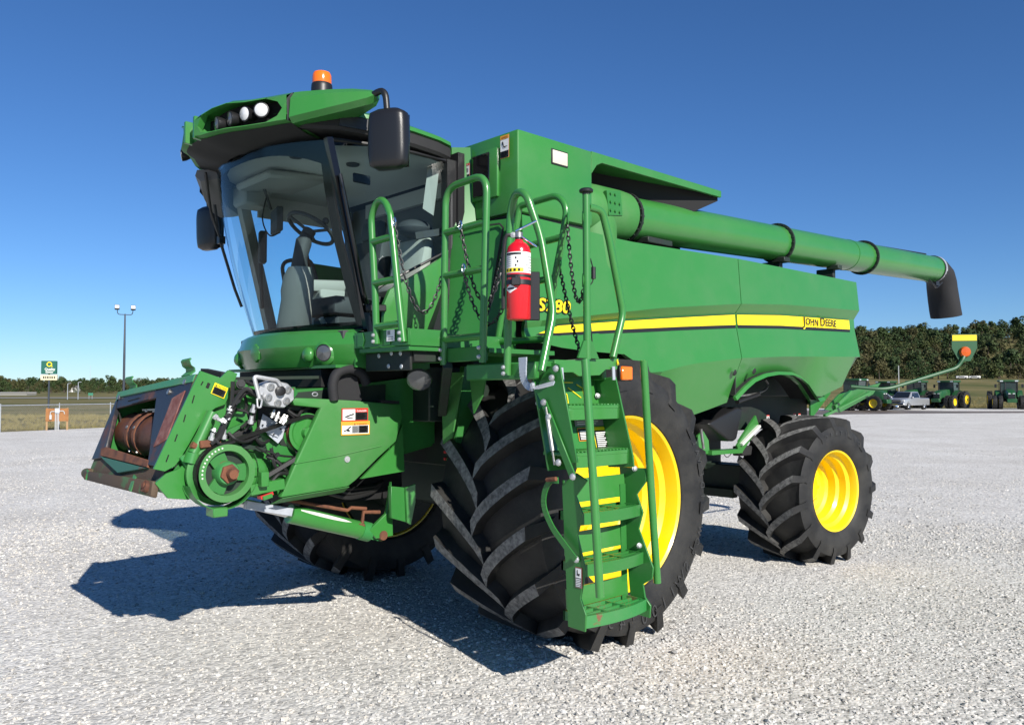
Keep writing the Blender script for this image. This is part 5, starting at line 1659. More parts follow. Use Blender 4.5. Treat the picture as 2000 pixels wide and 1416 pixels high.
# belt runs round both
yb = 0.80
dv = V((p2.x - pc.x, 0, p2.z - pc.z)); dl_ = dv.length; dv.normalize(); nv = V((-dv.z, 0, dv.x))
if nv.z < 0: nv = -nv
rA, rB = 0.162, 0.112
path = []
a0 = math.atan2(nv.z, nv.x)
for k in range(17):
    a = a0 + math.pi * k / 16
    path.append(V((pc.x, yb, pc.z)) + V((math.cos(a), 0, math.sin(a))) * rA)
for k in range(17):
    a = a0 + math.pi + math.pi * k / 16
    path.append(V((p2.x, 0.742, p2.z)) + V((math.cos(a), 0, math.sin(a))) * rB)
# keep the turn on the outer side of each sheave
if (path[8] - pc).dot(dv) > 0:
    path = [V((pc.x, yb, pc.z)) + V((math.cos(a0 - math.pi * k / 16), 0, math.sin(a0 - math.pi * k / 16))) * rA for k in range(17)]
    path += [V((p2.x, 0.742, p2.z)) + V((math.cos(a0 - math.pi - math.pi * k / 16), 0, math.sin(a0 - math.pi - math.pi * k / 16))) * rB for k in range(17)]
m_ = MB(); n_ = len(path); vs = []
for i, p in enumerate(path):
    c_ = pc if i < 17 else p2
    rd = V((p.x - c_.x, 0, p.z - c_.z)).normalized()
    for (dr, dy) in ((-0.014, -0.012), (-0.014, 0.012), (0.008, 0.022), (0.008, -0.022)): vs.append(p + rd * dr + V((0, dy, 0)))
fs = []
for i in range(n_):
    j = (i + 1) % n_
    for k in range(4): fs.append((i * 4 + k, i * 4 + (k + 1) % 4, j * 4 + (k + 1) % 4, j * 4 + k))
m_.add(vs, fs).build('drive_belt', 'hose', feeder)
# bearing carrier beside the sheave, arm and channel under it
mb = MB(); c = V((2.244, 0.8, 1.275)); mb.lathe([(0.085, -0.06), (0.085, 0.0), (0.06, 0.012), (0.0, 0.013)], c, (0, 1, 0), 24); mb.bar(c + V((0.10, 0.02, 0.0)), c, 0.05, 0.05, (0, 1, 0)); mb.box(c + V((-0.03, 0.05, -0.04)), (0.05, 0.06, 0.09)); mb.build('bearing_carrier', 'green', feeder, 0.004)
mb = MB(); mb.bar((2.282, 0.8, 1.169), (2.059, 0.8, 1.192), 0.06, 0.065); mb.build('lower_channel', 'green', feeder, 0.003)
mb = MB(); mb.bar((2.215, 0.8, 1.117), (2.134, 0.8, 1.141), 0.05, 0.02); mb.build('warning_strip', 'red_strip', feeder)
mb = MB(); mb.bar((2.205, 0.82, 1.114), (2.144, 0.82, 1.128), 0.04, 0.025); mb.build('shield_foot', 'green', feeder, 0.003)

# moulded side shield
yS = 0.80
sh = [(2.006, 1.728), (1.857, 1.724), (1.51, 1.705), (1.161, 1.677), (1.147, 1.587), (1.199, 1.419), (1.343, 1.316), (1.526, 1.172), (1.585, 1.136), (2.072, 1.104), (1.98, 1.296), (1.794, 1.66), (1.984, 1.679)]
mb = MB()
top_ = [(x, yS, z) for x, z in sh]
m_ = MB().prism(top_, (0, -0.05, 0))
shield_ = m_.build('feeder_shield', 'green_matte', feeder, 0.010, bseg=2, sharp=30)
mb = MB(); a, c = V((2.053, 0.79, 1.101)), V((1.571, 0.79, 1.134)); mb.prism([a, c, c + V((-0.02, -0.10, -0.045)), a + V((0.03, -0.10, -0.045))], (0, 0, -0.004)); mb.build('shield_flange', 'green_matte', shield_)
mb = MB(); mb.tube([(1.981, 0.802, 1.312), (1.666, 0.802, 1.344), (1.324, 0.802, 1.396)], 0.005, 6); mb.build('shield_crease', 'green_matte', shield_)
mb = MB().lathe([(0.022, 0.0), (0.020, 0.006), (0.012, 0.006), (0.010, 0.010), (0, 0.010)], (1.596, 0.802, 1.317), (0, 1, 0), 16); mb.build('shield_fastener', 'zinc', shield_)
mb = MB(); mb.prism([(x, 0.74, z) for x, z in ((1.104, 1.53), (1.084, 1.2), (1.447, 1.172), (1.174, 1.387))], (0, -0.02, 0)); mb.build('side_gusset', 'green', feeder)
mb = MB(); mb.bar((1.335, 0.79, 1.7), (1.185, 0.79, 1.692), 0.05, 0.02); mb.build('shield_hinge', 'black', shield_)
MB().tube([V((1.817, 0.76, 1.75)) + V((0.02 * math.cos(a), 0, 0.012 * math.sin(a))) for a in [2 * math.pi * k / 10 for k in range(10)]], 0.004, 5, True).build('hitch_pin', 'zinc', shield_)

# hydraulic multi-coupler with its handle
mc = V((2.138, 0.86, 1.751))
rotc = Matrix.Rotation(R(-8), 3, 'Y')
mb = MB(); hx_ = [(-0.11, -0.02), (-0.10, 0.04), (-0.05, 0.075), (0.05, 0.08), (0.10, 0.05), (0.105, -0.03), (0.05, -0.08), (-0.05, -0.08)]
mb.prism([mc + rotc @ V((x, 0.03, z)) for x, z in hx_], (0, -0.10, 0)); coup = mb.build('hydraulic_coupler', 'zinc', feeder, 0.006)
for x, z in ((-0.055, 0.035), (-0.055, -0.035), (0.06, 0.035), (0.065, -0.03), (0.0, -0.055)):
    MB().lathe([(0.024, 0), (0.024, 0.008), (0.014, 0.009), (0.010, 0.004), (0, 0.004)], mc + rotc @ V((x, 0.03, z)), (0, 1, 0), 14).build('coupler_port', 'steel', coup)
MB().lathe([(0.030, 0), (0.030, 0.03), (0.02, 0.034), (0, 0.034)], mc + rotc @ V((0.0, 0.03, 0.02)), (0, 1, 0), 14).build('coupler_plug', 'black', coup)
hb = [(2.268, 0.9, 1.726), (2.305, 0.9, 1.858), (2.152, 0.9, 1.835), (2.111, 0.9, 1.766)]
MB().tube(fillet(hb, 0.02, 4), 0.013, 8).build('coupler_handle', 'zinc', coup)
MB().bar((2.266, 0.89, 1.751), (2.247, 0.89, 1.794), 0.02, 0.035).build('coupler_hook', 'zinc', coup)
MB().tube(fillet([(2.281, 0.9, 1.726), (2.251, 0.9, 1.72), (2.26, 0.9, 1.671), (2.28, 0.9, 1.671), (2.284, 0.9, 1.726)], 0.01, 3), 0.006, 6).build('coupler_latch', 'zinc', coup)
MB().bar((2.069, 0.86, 1.712), (1.996, 0.82, 1.776), 0.03, 0.05).build('coupler_bracket', 'green_worn', coup)
# tilted bare plate under it
mb = MB(); mb.prism([(2.158, 0.725, 1.628), (2.046, 0.725, 1.561), (1.993, 0.72, 1.547), (2.053, 0.72, 1.474), (2.184, 0.725, 1.533)], (0, -0.008, 0)); mb.build('valve_plate', 'galv', feeder, 0.002)
mb = MB(); mb.prism([(2.121, 0.71, 1.498), (2.002, 0.71, 1.527), (2.016, 0.71, 1.472), (2.047, 0.71, 1.437)], (0, -0.01, 0)); mb.build('valve_plate', 'galv', feeder)
mb = MB(); mb.box(V((2.05, 0.69, 1.613)), (0.25, 0.03, 0.2)); mb.build('valve_block', 'black_matte', feeder, 0.01)
for a, c in (((2.15, 0.82, 1.605), (2.13, 0.82, 1.655)), ((2.128, 0.83, 1.585), (2.104, 0.83, 1.642)), ((2.102, 0.84, 1.572), (2.071, 0.84, 1.623)), ((2.084, 0.84, 1.562), (2.054, 0.84, 1.616))):
    m_ = MB(); m_.cyl(a, c, 0.011, 8); m_.cyl(V(a).lerp(V(c), 0.3), V(a).lerp(V(c), 0.6), 0.017, 6); m_.build('hose_fitting', 'steel', feeder)


def hose(pts, r=0.012, name='hydraulic_hose', mt='hose'):
    return MB().tube(spline(pts, 6), r, 7).build(name, mt, feeder)


hose([(2.255, 0.86, 1.735), (2.318, 0.82, 1.782), (2.389, 0.8, 1.689), (2.435, 0.8, 1.598), (2.487, 0.78, 1.471)], 0.015)
hose([(2.222, 0.84, 1.751), (2.293, 0.8, 1.766), (2.357, 0.78, 1.704), (2.395, 0.78, 1.627), (2.432, 0.78, 1.567)], 0.015)
hose([(2.382, 0.78, 1.828), (2.389, 0.78, 1.689), (2.42, 0.8, 1.622), (2.459, 0.8, 1.507), (2.52, 0.8, 1.455)], 0.013)
hose([(2.372, 0.76, 1.757), (2.307, 0.76, 1.769), (2.259, 0.8, 1.751), (2.235, 0.84, 1.735)], 0.014)
hose([(2.336, 0.72, 1.657), (2.27, 0.72, 1.656), (2.278, 0.72, 1.735), (2.33, 0.72, 1.719)], 0.010)
hose([(2.261, 0.84, 1.688), (2.264, 0.82, 1.626), (2.267, 0.8, 1.563)], 0.012)
hose([(2.141, 0.74, 1.366), (2.082, 0.76, 1.332), (2.029, 0.76, 1.28), (1.993, 0.74, 1.244)], 0.013)
hose([(2.108, 0.74, 1.412), (2.099, 0.76, 1.317), (2.064, 0.76, 1.266)], 0.012)
hose([(2.004, 0.76, 1.246), (2.074, 0.78, 1.252), (2.125, 0.78, 1.208)], 0.013)
hose([(2.311, 0.74, 1.544), (2.262, 0.74, 1.577), (2.222, 0.76, 1.586)], 0.012)
hose([(2.152, 0.76, 1.399), (2.065, 0.76, 1.366), (1.959, 0.74, 1.35)], 0.007)
hose([(2.229, 0.78, 1.429), (2.156, 0.77, 1.384), (2.082, 0.76, 1.348)], 0.006)
for a, c in (((2.401, 0.8, 1.68), (2.41, 0.8, 1.65)), ((2.427, 0.81, 1.613), (2.452, 0.81, 1.58)), ((2.416, 0.82, 1.641), (2.434, 0.82, 1.599)), ((2.453, 0.82, 1.605), (2.475, 0.82, 1.587)), ((2.276, 0.85, 1.689), (2.284, 0.84, 1.639)), ((2.282, 0.83, 1.62), (2.286, 0.82, 1.57)), ((2.497, 0.8, 1.548), (2.509, 0.8, 1.53)), ((2.509, 0.8, 1.524), (2.516, 0.79, 1.479)), ((2.441, 0.8, 1.543), (2.438, 0.79, 1.482)), ((2.481, 0.82, 1.6), (2.512, 0.82, 1.624))):
    m_ = MB(); m_.cyl(a, c, 0.0125, 8); m_.cyl(V(a).lerp(V(c), 0.55), V(a).lerp(V(c), 0.95), 0.018, 6); m_.build('hose_fitting', 'zinc', feeder)
MB().bar((2.579, 0.78, 1.457), (2.512, 0.78, 1.46), 0.03, 0.045).build('rusty_lug', 'rust', feeder, 0.006)
MB().bar((2.485, 0.76, 1.458), (2.441, 0.76, 1.469), 0.02, 0.03).build('rusty_lug', 'rust', feeder, 0.006)
mb = MB(); mb.prism([(2.341, 0.74, 1.838), (2.262, 0.74, 1.826), (2.265, 0.74, 1.776), (2.301, 0.74, 1.769), (2.347, 0.74, 1.788)], (0, -0.02, 0)); cb = mb.build('connector_bracket', 'green', feeder, 0.003)
MB().lathe([(0.028, 0), (0.028, 0.03), (0.018, 0.03), (0.018, 0.04), (0, 0.04)], (2.32, 0.745, 1.813), (0.3, 1, 0), 14).build('wire_connector', 'black', cb)
mb = MB(); mb.prism([(2.408, 0.74, 1.528), (2.262, 0.74, 1.586), (2.222, 0.74, 1.566), (2.245, 0.74, 1.535), (2.311, 0.74, 1.547), (2.382, 0.74, 1.496)], (0, -0.03, 0)); mb.build('cross_bracket', 'green_plain', feeder)
mb = MB(); mb.box(V((2.292, 0.7, 1.482)), (0.16, 0.06, 0.10)); mb.build('gearbox', 'black_matte', feeder, 0.02)
mb = MB(); mb.prism([(2.538, 0.72, 1.416), (2.366, 0.72, 1.464), (2.267, 0.72, 1.419), (2.522, 0.72, 1.339)], (0, -0.05, 0)); mb.build('sheave_cover', 'green', feeder)
# folded black tarp loop and dark cavity below the cab
lp = [(1.699, 0.8, 1.709), (1.708, 0.8, 1.817), (1.67, 0.8, 1.892), (1.572, 0.8, 1.918), (1.488, 0.8, 1.888), (1.446, 0.8, 1.819)]
MB().tube(spline(lp, 5), 0.034, 10).build('rubber_seal', 'canvas', feeder)
MB().prism([V(p) + V((0, -0.03, 0)) for p in ((1.676, 0.8, 1.709), (1.685, 0.8, 1.811), (1.646, 0.8, 1.869), (1.568, 0.8, 1.887), (1.504, 0.8, 1.86), (1.462, 0.8, 1.708))], (0, -0.01, 0)).build('seal_cloth', 'canvas', feeder)
MB().span((1.68, -0.66, 1.80), (1.0, 0.60, 1.92)).build('cab_underside', 'void', H)  # solid near-black block put in for the shade of the cavity

# lift cylinder under the feeder house and its mounts
ca, cb_ = V((1.879, 0.55, 0.959)), V((1.18, 0.55, 0.741))
dcy = (cb_ - ca).normalized()
mb = MB().cyl(ca, cb_ - dcy * 0.10, 0.062, 24); lc = mb.build('lift_cylinder', 'green', H)
MB().cyl(ca - dcy * 0.45, ca, 0.030, 16).build('cylinder_rod', 'chrome', lc)
MB().cyl(cb_ - dcy * 0.16, cb_ - dcy * 0.08, 0.068, 20).build('cylinder_gland', 'green_worn', lc)
MB().bar(cb_ - dcy * 0.10, cb_ + dcy * 0.03, 0.07, 0.09, (0, 0, 1)).build('cylinder_eye', 'green_worn', lc)
MB().cyl(cb_ + V((0, 0.0, 0)), cb_ + V((0, 0.075, 0)), 0.034, 16).build('pin_head', 'rust', lc)
# bare, scuffed patches on the barrel where the paint has worn through
def scuff(t0, t1, mt, nm, da):
    m_ = MB(); n1 = V((0, 1, 0)); u1 = dcy.cross(n1).normalized()
    if u1.z < 0: u1 = -u1
    rws = []
    for k in range(9):
        t = lerp(t0, t1, k / 8); w = math.sin(math.pi * min(1, max(0.04, k / 8)) ) ** 0.5 * da
        rws.append([ca + dcy * t + (n1 * math.cos(a) + u1 * math.sin(a)) * 0.0632 for a in (R(38) - w, R(38), R(38) + w)])
    m_.grid(rws).build(nm, mt, lc)
scuff(0.05, 0.46, 'primer_white', 'scuff', R(13)); scuff(0.52, 0.64, 'rust', 'scuff', R(9))
cs = (cb_ - ca).length
mb = MB(); mb.tube([ca + V((0.05, 0.02, 0.10)), cb_ - dcy * 0.28 + V((0, 0.02, 0.115)), cb_ - dcy * 0.25 + V((0, 0.02, 0.14)), cb_ - dcy * 0.12 + V((0, 0.02, 0.16))], 0.013, 8); mb.tube([cb_ - dcy * 0.16 + V((0, 0.03, 0.05)), cb_ - dcy * 0.15 + V((0, 0.03, 0.13)), cb_ + V((0, 0.02, 0.16))], 0.014, 8); mb.build('cylinder_pipe', 'rust', lc)
mb = MB(); mb.bar((2.223, 0.62, 1.059), (1.898, 0.62, 0.978), 0.03, 0.055); mb.build('stop_bar', 'galv', feeder, 0.004)
mb = MB(); mb.prism([(1.111, 0.62, 1.12), (1.095, 0.62, 0.728), (1.24, 0.62, 0.724), (1.296, 0.62, 0.792), (1.154, 0.62, 0.893)], (0, -0.03, 0)); mb.build('cylinder_mount', 'green', H, 0.003)
mb = MB(); mb.prism([(1.171, 0.7, 1.095), (1.046, 0.7, 1.077), (1.031, 0.7, 0.826), (1.165, 0.7, 0.87)], (0, -0.04, 0)); mb.build('frame_post', 'green_plain', H, 0.003)
mb = MB(); mb.prism([(1.06, 0.72, 1.08), (0.992, 0.75, 1.103), (0.991, 0.75, 0.974), (1.031, 0.75, 0.814), (1.045, 0.72, 0.83)], (0, -0.02, 0)); mb.build('frame_post', 'green', H, 0.003)
mb = MB(); mb.span((1.75, -0.5, 0.98), (0.9, 0.45, 1.16)); mb.build('feeder_floor_block', 'void', H)  # plain near-black block below the feeder floor
for k in range(3):
    MB().tube(spline([(1.55 - 0.06 * k, 0.50, 1.06 + 0.02 * k), (1.40, 0.52, 1.02 + 0.03 * k), (1.20, 0.50, 1.04 + 0.02 * k), (1.08, 0.45, 1.10)], 5), 0.016, 7).build('corrugated_hose', 'hose', H)
# red and green couplings on the dark frame behind
for i in range(3):
    for j in range(3):
        c = V((0.80, 0.86 + 0.035 * i, 1.28 + 0.05 * j)); MB().lathe([(0.012, 0), (0.010, 0.02), (0, 0.022)], c, (1, 0.2, 0), 8).build('quick_coupling', 'red_strip' if i == 0 else 'green', H)

# clutter behind the belt: brackets, looms and clamps
for a, c, w in (((2.305, 0.73, 1.437), (2.137, 0.73, 1.397), 0.03), ((1.995, 0.72, 1.684), (1.849, 0.72, 1.65), 0.05), ((1.933, 0.71, 1.452), (1.877, 0.71, 1.317), 0.05), ((2.201, 0.72, 1.495), (2.149, 0.72, 1.413), 0.04)):
    MB().bar(a, c, 0.02, w).build('mount_bracket', 'chassis', feeder, 0.003)
hose([(2.005, 0.74, 1.652), (1.938, 0.75, 1.612), (1.89, 0.74, 1.65), (1.817, 0.73, 1.666)], 0.011)
hose([(1.988, 0.74, 1.685), (1.903, 0.75, 1.684), (1.81, 0.73, 1.689)], 0.012)
hose([(2.282, 0.74, 1.829), (2.234, 0.78, 1.807), (2.177, 0.8, 1.83)], 0.010)
hose([(2.496, 0.8, 1.485), (2.467, 0.82, 1.454), (2.386, 0.8, 1.462), (2.293, 0.76, 1.5)], 0.010)
hose([(2.409, 0.78, 1.52), (2.37, 0.8, 1.48), (2.296, 0.78, 1.463), (2.204, 0.76, 1.497)], 0.012)
hose([(2.195, 0.74, 1.543), (2.227, 0.76, 1.498), (2.186, 0.76, 1.445), (2.125, 0.74, 1.461)], 0.011)
hose([(2.328, 0.76, 1.657), (2.285, 0.78, 1.638), (2.271, 0.78, 1.575), (2.294, 0.76, 1.525)], 0.010)
for q in ((2.321, 0.79, 1.766), (2.366, 0.8, 1.704), (2.433, 0.83, 1.623), (2.09, 0.775, 1.368)):
    MB().box(V(q), (0.035, 0.03, 0.02), Matrix.Rotation(R(35), 3, 'Y')).build('hose_clamp', 'black', feeder)
for q in ((2.142, 0.735, 1.654), (2.089, 0.735, 1.498), (2.165, 0.735, 1.558), (2.041, 0.73, 1.529)):
    MB().lathe([(0.006, 0), (0.005, 0.005), (0, 0.006)], q, (0, 1, 0), 8).build('plate_bolt', 'black', feeder)

# ---------------------------------------------------------------- labels on the machine
DM = ['white_decal', 'black_decal', 'orange_decal', 'yellow_decal', 'red_decal', 'gray_decal']


def decal(name, o, ux, uy, w, h, parts, parent, edge=None, back=0):
    """flat label: o lower left corner, ux right, uy up; parts: (mat, x0, y0, x1, y1) or ('t', text, mat, x, y, height, width)"""
    o, ux, uy = V(o), V(ux).normalized(), V(uy).normalized(); n = ux.cross(uy)
    m_ = MB()

    def rect(mt, x0, y0, x1, y1, k):
        q = [o + ux * (x * w) + uy * (y * h) + n * (0.0015 * k) for x, y in ((x0, y0), (x1, y0), (x1, y1), (x0, y1))]
        m_.add(q, [(0, 1, 2, 3)], mt)
    if edge is not None: rect(edge, -0.04, -0.04 * w / h, 1.04, 1 + 0.04 * w / h, 1)
    rect(back, 0, 0, 1, 1, 2)
    for p in parts:
        if p[0] == 't':
            _, txt, mt, x, y, hh, ww = p
            put_text(m_, txt, hh * h * 1.35, o + ux * (x * w) + uy * (y * h) + n * 0.006, ux, uy, mt, width=ww * w)
        elif p[0] == 'poly':
            m_.add([o + ux * (x * w) + uy * (y * h) + n * 0.006 for x, y in p[2]], [tuple(range(len(p[2])))], p[1])
        else: rect(*p, 3)
    return m_.build(name, DM, parent, weld=False, smooth=False)


def lines(mt, x0, x1, y0, y1, n, duty=0.5):
    return [(mt, x0, y0 + (y1 - y0) * (k + 0.2) / n, x0 + (x1 - x0) * (0.78 + 0.22 * ((k * 7) % 5) / 4), y0 + (y1 - y0) * (k + 0.2 + duty) / n) for k in range(n)]


L_ = (-1, 0, 0); U_ = (0, 0, 1)
# on the feeder side shield
o = (1.636, 0.806, 1.577)
decal('danger_label', o, L_, U_, abs(1.445 - o[0]), 1.646 - 1.574,
      [(1, 0.5, 0.0, 1, 0.72), (4, 0.5, 0.72, 1, 1), ('t', 'DANGER', 0, 0.56, 0.77, 0.17, 0.40), ('poly', 1, [(0.08, 0.35), (0.2, 0.45), (0.42, 0.62), (0.46, 0.5), (0.3, 0.42), (0.2, 0.3), (0.1, 0.25)]), ('poly', 1, [(0.06, 0.12), (0.4, 0.2), (0.42, 0.28), (0.2, 0.24)])] + lines(0, 0.55, 0.94, 0.08, 0.64, 5), shield_, 4)
o = (1.639, 0.806, 1.485)
decal('warning_label', o, L_, U_, abs(1.432 - o[0]), 1.557 - 1.482,
      [(2, 0, 0.76, 1, 1), ('t', '▲ WARNING', 1, 0.42, 0.80, 0.14, 0.5), (5, 0.36, 0.06, 0.62, 0.72), (1, 0.62, 0.06, 0.97, 0.72), ('poly', 1, [(0.05, 0.3), (0.15, 0.4), (0.28, 0.68), (0.33, 0.6), (0.22, 0.42), (0.3, 0.3), (0.24, 0.2), (0.14, 0.3), (0.08, 0.2)])] + lines(0, 0.65, 0.94, 0.12, 0.66, 4) + lines(0, 0.38, 0.6, 0.12, 0.66, 6, 0.3), shield_, 2)
# caution label on the front plate, turned with the plate
a, b2, c = V((2.489, 0.708, 1.757)), V((2.406, 0.708, 1.723)), V((2.464, 0.708, 1.822))
decal('caution_label', a, b2 - a, c - a - (b2 - a) * ((c - a).dot(b2 - a) / (b2 - a).length_squared), (b2 - a).length, (c - a).length,
      [(1, 0.06, 0.06, 0.94, 0.68), ('t', '▲CAUTION', 1, 0.08, 0.73, 0.17, 0.84)] + lines(0, 0.12, 0.86, 0.14, 0.62, 4, 0.55), fplate, None, 3)
# tank front
decal('warning_label', (0.716, 1.355, 3.395), (0, 1, 0), (0, 0, 1), 0.085, 0.155, [(2, 0, 0.84, 1, 1), ('t', 'WARNING', 1, 0.12, 0.87, 0.09, 0.76), (1, 0, 0, 1, 0.30), ('poly', 1, [(0.2, 0.7), (0.3, 0.76), (0.4, 0.66), (0.45, 0.52), (0.85, 0.5), (0.85, 0.47), (0.42, 0.46), (0.3, 0.58)])] + lines(0, 0.1, 0.85, 0.04, 0.27, 4), grain_tank, 2)
decal('danger_label', (0.718, 0.960, 3.32), (0, 1, 0), (0, 0, 1), 0.062, 0.115, [(4, 0, 0.86, 1, 1), ('t', 'DANGER', 0, 0.14, 0.885, 0.08, 0.72), (1, 0, 0, 1, 0.3), (5, 0.2, 0.45, 0.8, 0.7)] + lines(0, 0.1, 0.85, 0.04, 0.27, 4), front_body, 4)
# ladder
by0 = (0.758, 2.16, 1.467)
def on_back(px0): return px0
bl_o = (0.89, 2.2, 1.505)
dA, dB = V(ba), V(bb)
ln = (dA - dB).normalized()
def lab(px, py):  # height on the ladder's back sheet from z
    return None
zq = lambda z: lerp(dB.y, dA.y, (z - dB.z) / (dA.z - dB.z)) + 0.004
def bk(x, z): return (x, zq(z), z)
decal('instruction_label', bk(0.969, 1.561), L_, ln, 0.26, 0.085, [(1, 0, 0.75, 1, 1), (2, 0, 0.78, 0.1, 0.97)] + lines(0, 0.08, 0.9, 0.1, 0.7, 4, 0.35), bs, None, 5)
decal('warning_label', bk(0.949, 1.479), L_, ln, 0.10, 0.07, lines(0, 0.1, 0.9, 0.05, 0.85, 6, 0.5), bs, 2, 1)
decal('warning_label', bk(0.81, 1.428), L_, ln, 0.11, 0.125, [(3, 0, 0.86, 1, 1)] + lines(0, 0.1, 0.9, 0.05, 0.8, 8, 0.5), bs, 3, 1)
m_ = MB()
for (x0_, z0_, x1_, z1_) in ((1.20, 1.80, 1.12, 1.76), (1.20, 1.80, 1.20, 1.71), (1.12, 1.76, 1.12, 1.71), (1.20, 1.71, 1.12, 1.71), (1.10, 1.80, 1.0, 1.74), (1.02, 1.82, 0.98, 1.80), (0.97, 1.80, 0.97, 1.72), (0.97, 1.72, 0.92, 1.72), (1.15, 1.83, 1.05, 1.83)):
    m_.bar(bk(x0_ - 0.13, z0_ - 0.01), bk(x1_ - 0.13, z1_ - 0.01), 0.005, 0.005)
m_.build('access_diagram', 'yellow_decal', bs)
decal('pinch_label', (1.2365, 2.527 - 0.0, 0.716), (0, 1, 0), (0, 0, 1), 0.045, 0.105, [(0, 0.06, 0.5, 0.94, 0.96), ('poly', 1, [(0.3, 0.9), (0.4, 0.9), (0.45, 0.7), (0.75, 0.72), (0.7, 0.58), (0.45, 0.62), (0.3, 0.6)])] + lines(0, 0.1, 0.9, 0.04, 0.46, 5), lowerL, 4, 5)
# under the rear arch
for p in ((-3.568, 0.96, 1.492), (-4.158, 0.96, 1.498), (-4.278, 0.96, 1.495)):
    decal('pinch_label', V(p) + V((0, 0.0, -0.06)), L_, U_, 0.055, 0.085, [('poly', 1, [(0.25, 0.15), (0.4, 0.15), (0.5, 0.5), (0.75, 0.3), (0.8, 0.45), (0.55, 0.8), (0.3, 0.85)]), (4, 0, 0.86, 1, 1)], H, None, 0)

# ---------------------------------------------------------------- fittings between the wheels
mb = MB(); tk = [(-2.147, 1.463), (-2.666, 1.617), (-2.781, 1.605), (-2.66, 1.297), (-2.603, 1.279), (-2.519, 1.282)]
mb.prism([(x, 1.15, z) for x, z in tk], (0, -0.45, 0)); mb.build('plastic_tank', 'black', H, 0.025, bseg=3)
mb = MB(); mb.prism([(x, 1.10, z) for x, z in ((-2.144, 1.393), (-2.23, 1.302), (-2.245, 1.178), (-2.123, 1.17), (-2.006, 1.253), (-2.058, 1.357))], (0, -0.02, 0)); mb.build('frame_lug', 'green', H)
mb = MB(); mb.bar((-2.223, 1.08, 1.183), (-2.822, 1.05, 1.172), 0.12, 0.04); mb.bar((-2.823, 1.05, 1.182), (-3.211, 1, 1.42), 0.02, 0.10); mb.bar((-2.905, 1.03, 1.209), (-3.294, 1, 1.461), 0.02, 0.14); mb.build('lower_frame', 'green', H)
MB().bar((-2.875, 1.06, 1.232), (-3.3, 1.02, 1.407), 0.05, 0.03).build('frame_cover', 'primer_white', H, 0.004)
mb = MB(); mb.cyl((-2.011, 1.16, 1.419), (-2.051, 1.16, 1.234), 0.014, 8); mb.build('tie_rod', 'steel', H)
mb = MB(); mb.box(V((-3.087, 0.95, 1.154)), (0.20, 0.12, 0.10)); mb.build('valve_body', 'black_matte', H, 0.01)
mb = MB(); mb.tube(spline([(-2.493, 1.2, 1.72), (-2.96, 1.15, 1.744), (-3.273, 1.1, 1.782), (-3.448, 1.05, 1.842), (-3.395, 1.05, 1.897)], 5), 0.012, 7); mb.build('gas_strut', 'steel', H)
mb = MB(); mb.cyl((-2.585, 1.2, 1.669), (-3.081, 1.15, 1.744), 0.022, 10); mb.build('strut_body', 'black', H)
mb = MB(); mb.tube(spline([(-2.478, 1.1, 1.171), (-2.551, 1.1, 1.122), (-2.645, 1.1, 1.163)], 5), 0.004, 5); mb.build('loose_wire', 'hose', H)
for k in range(4):
    MB().tube(spline([(-2.5 - 0.35 * k, 0.97, 1.95), (-2.6 - 0.35 * k, 1.05, 2.02 + 0.03 * k), (-2.75 - 0.35 * k, 0.99, 1.9)], 5), 0.012, 6).build('wiring', 'hose', H)

# ---------------------------------------------------------------- tail: straw chopper frame and light arm
mb = MB()
mb.prism([(-4.453, 1.2, 1.567), (-4.821, 1.2, 1.742), (-6.347, 1.05, 1.888), (-6.102, 1.05, 1.74), (-4.814, 1.2, 1.526)], (0, -0.02, 0))
tail = mb.build('tailboard', 'green_plain', H)
mb = MB(); mb.bar((-4.642, 1.22, 1.594), (-5.077, 1.22, 1.772), 0.03, 0.04); mb.bar((-4.425, 1.2, 1.497), (-5.788, 1.15, 1.766), 0.03, 0.03); mb.build('tail_strut', 'green', tail)
mb = MB(); mb.prism([(-4.65, 0.95, 1.95), (-5.35, 0.95, 1.98), (-5.3, 0.95, 1.86), (-4.65, 0.95, 1.62)], (0, -1.9, 0)); mb.build('straw_hood', 'green_plain', tail)
mb = MB(); mb.prism([(-4.3, 1.1, 1.75), (-4.8, 1.1, 1.85), (-4.8, 1.1, 1.75), (-4.3, 1.1, 1.45)], (0, -0.02, 0)); mb.build('tail_plate', 'green_plain', tail)
mb = MB().tube(fillet([(-4.564, 1.45, 1.829), (-4.775, 1.75, 1.794), (-5.532, 2.25, 2.046), (-5.583, 2.3, 2.152), (-5.621, 2.3, 2.212)], 0.12, 6), 0.021, 8)
arm = mb.build('light_arm', 'green_dark', H)
sgc = V((-5.623, 2.3, 2.241))
th_ = 40
ax_ = Matrix.Rotation(R(38), 3, 'Z')
def sg(x, z, d=0.0): return sgc + ax_ @ V((d, x, z))
k_ = 0.0058 * 0.9
mb = MB(); mb.prism([sg(-0.135, 0.19), sg(-0.135, 0.03), sg(-0.06, -0.12), sg(0.06, -0.12), sg(0.135, 0.03), sg(0.135, 0.19)], ax_ @ V((-0.008, 0, 0))); sp_b = mb.build('marker_plate', 'green_dark', arm)
MB().prism([sg(-0.13, 0.18, 0.002), sg(-0.13, 0.115, 0.002), sg(0.13, 0.115, 0.002), sg(0.13, 0.18, 0.002)], ax_ @ V((0.003, 0, 0))).build('reflector_strip', 'yellow', sp_b)
MB().lathe([(0.062, 0), (0.062, 0.02), (0.05, 0.04), (0, 0.045)], sg(0, -0.015, 0.0), ax_ @ V((1, 0, 0)), 24).build('turn_lamp', 'amber_dark', sp_b)

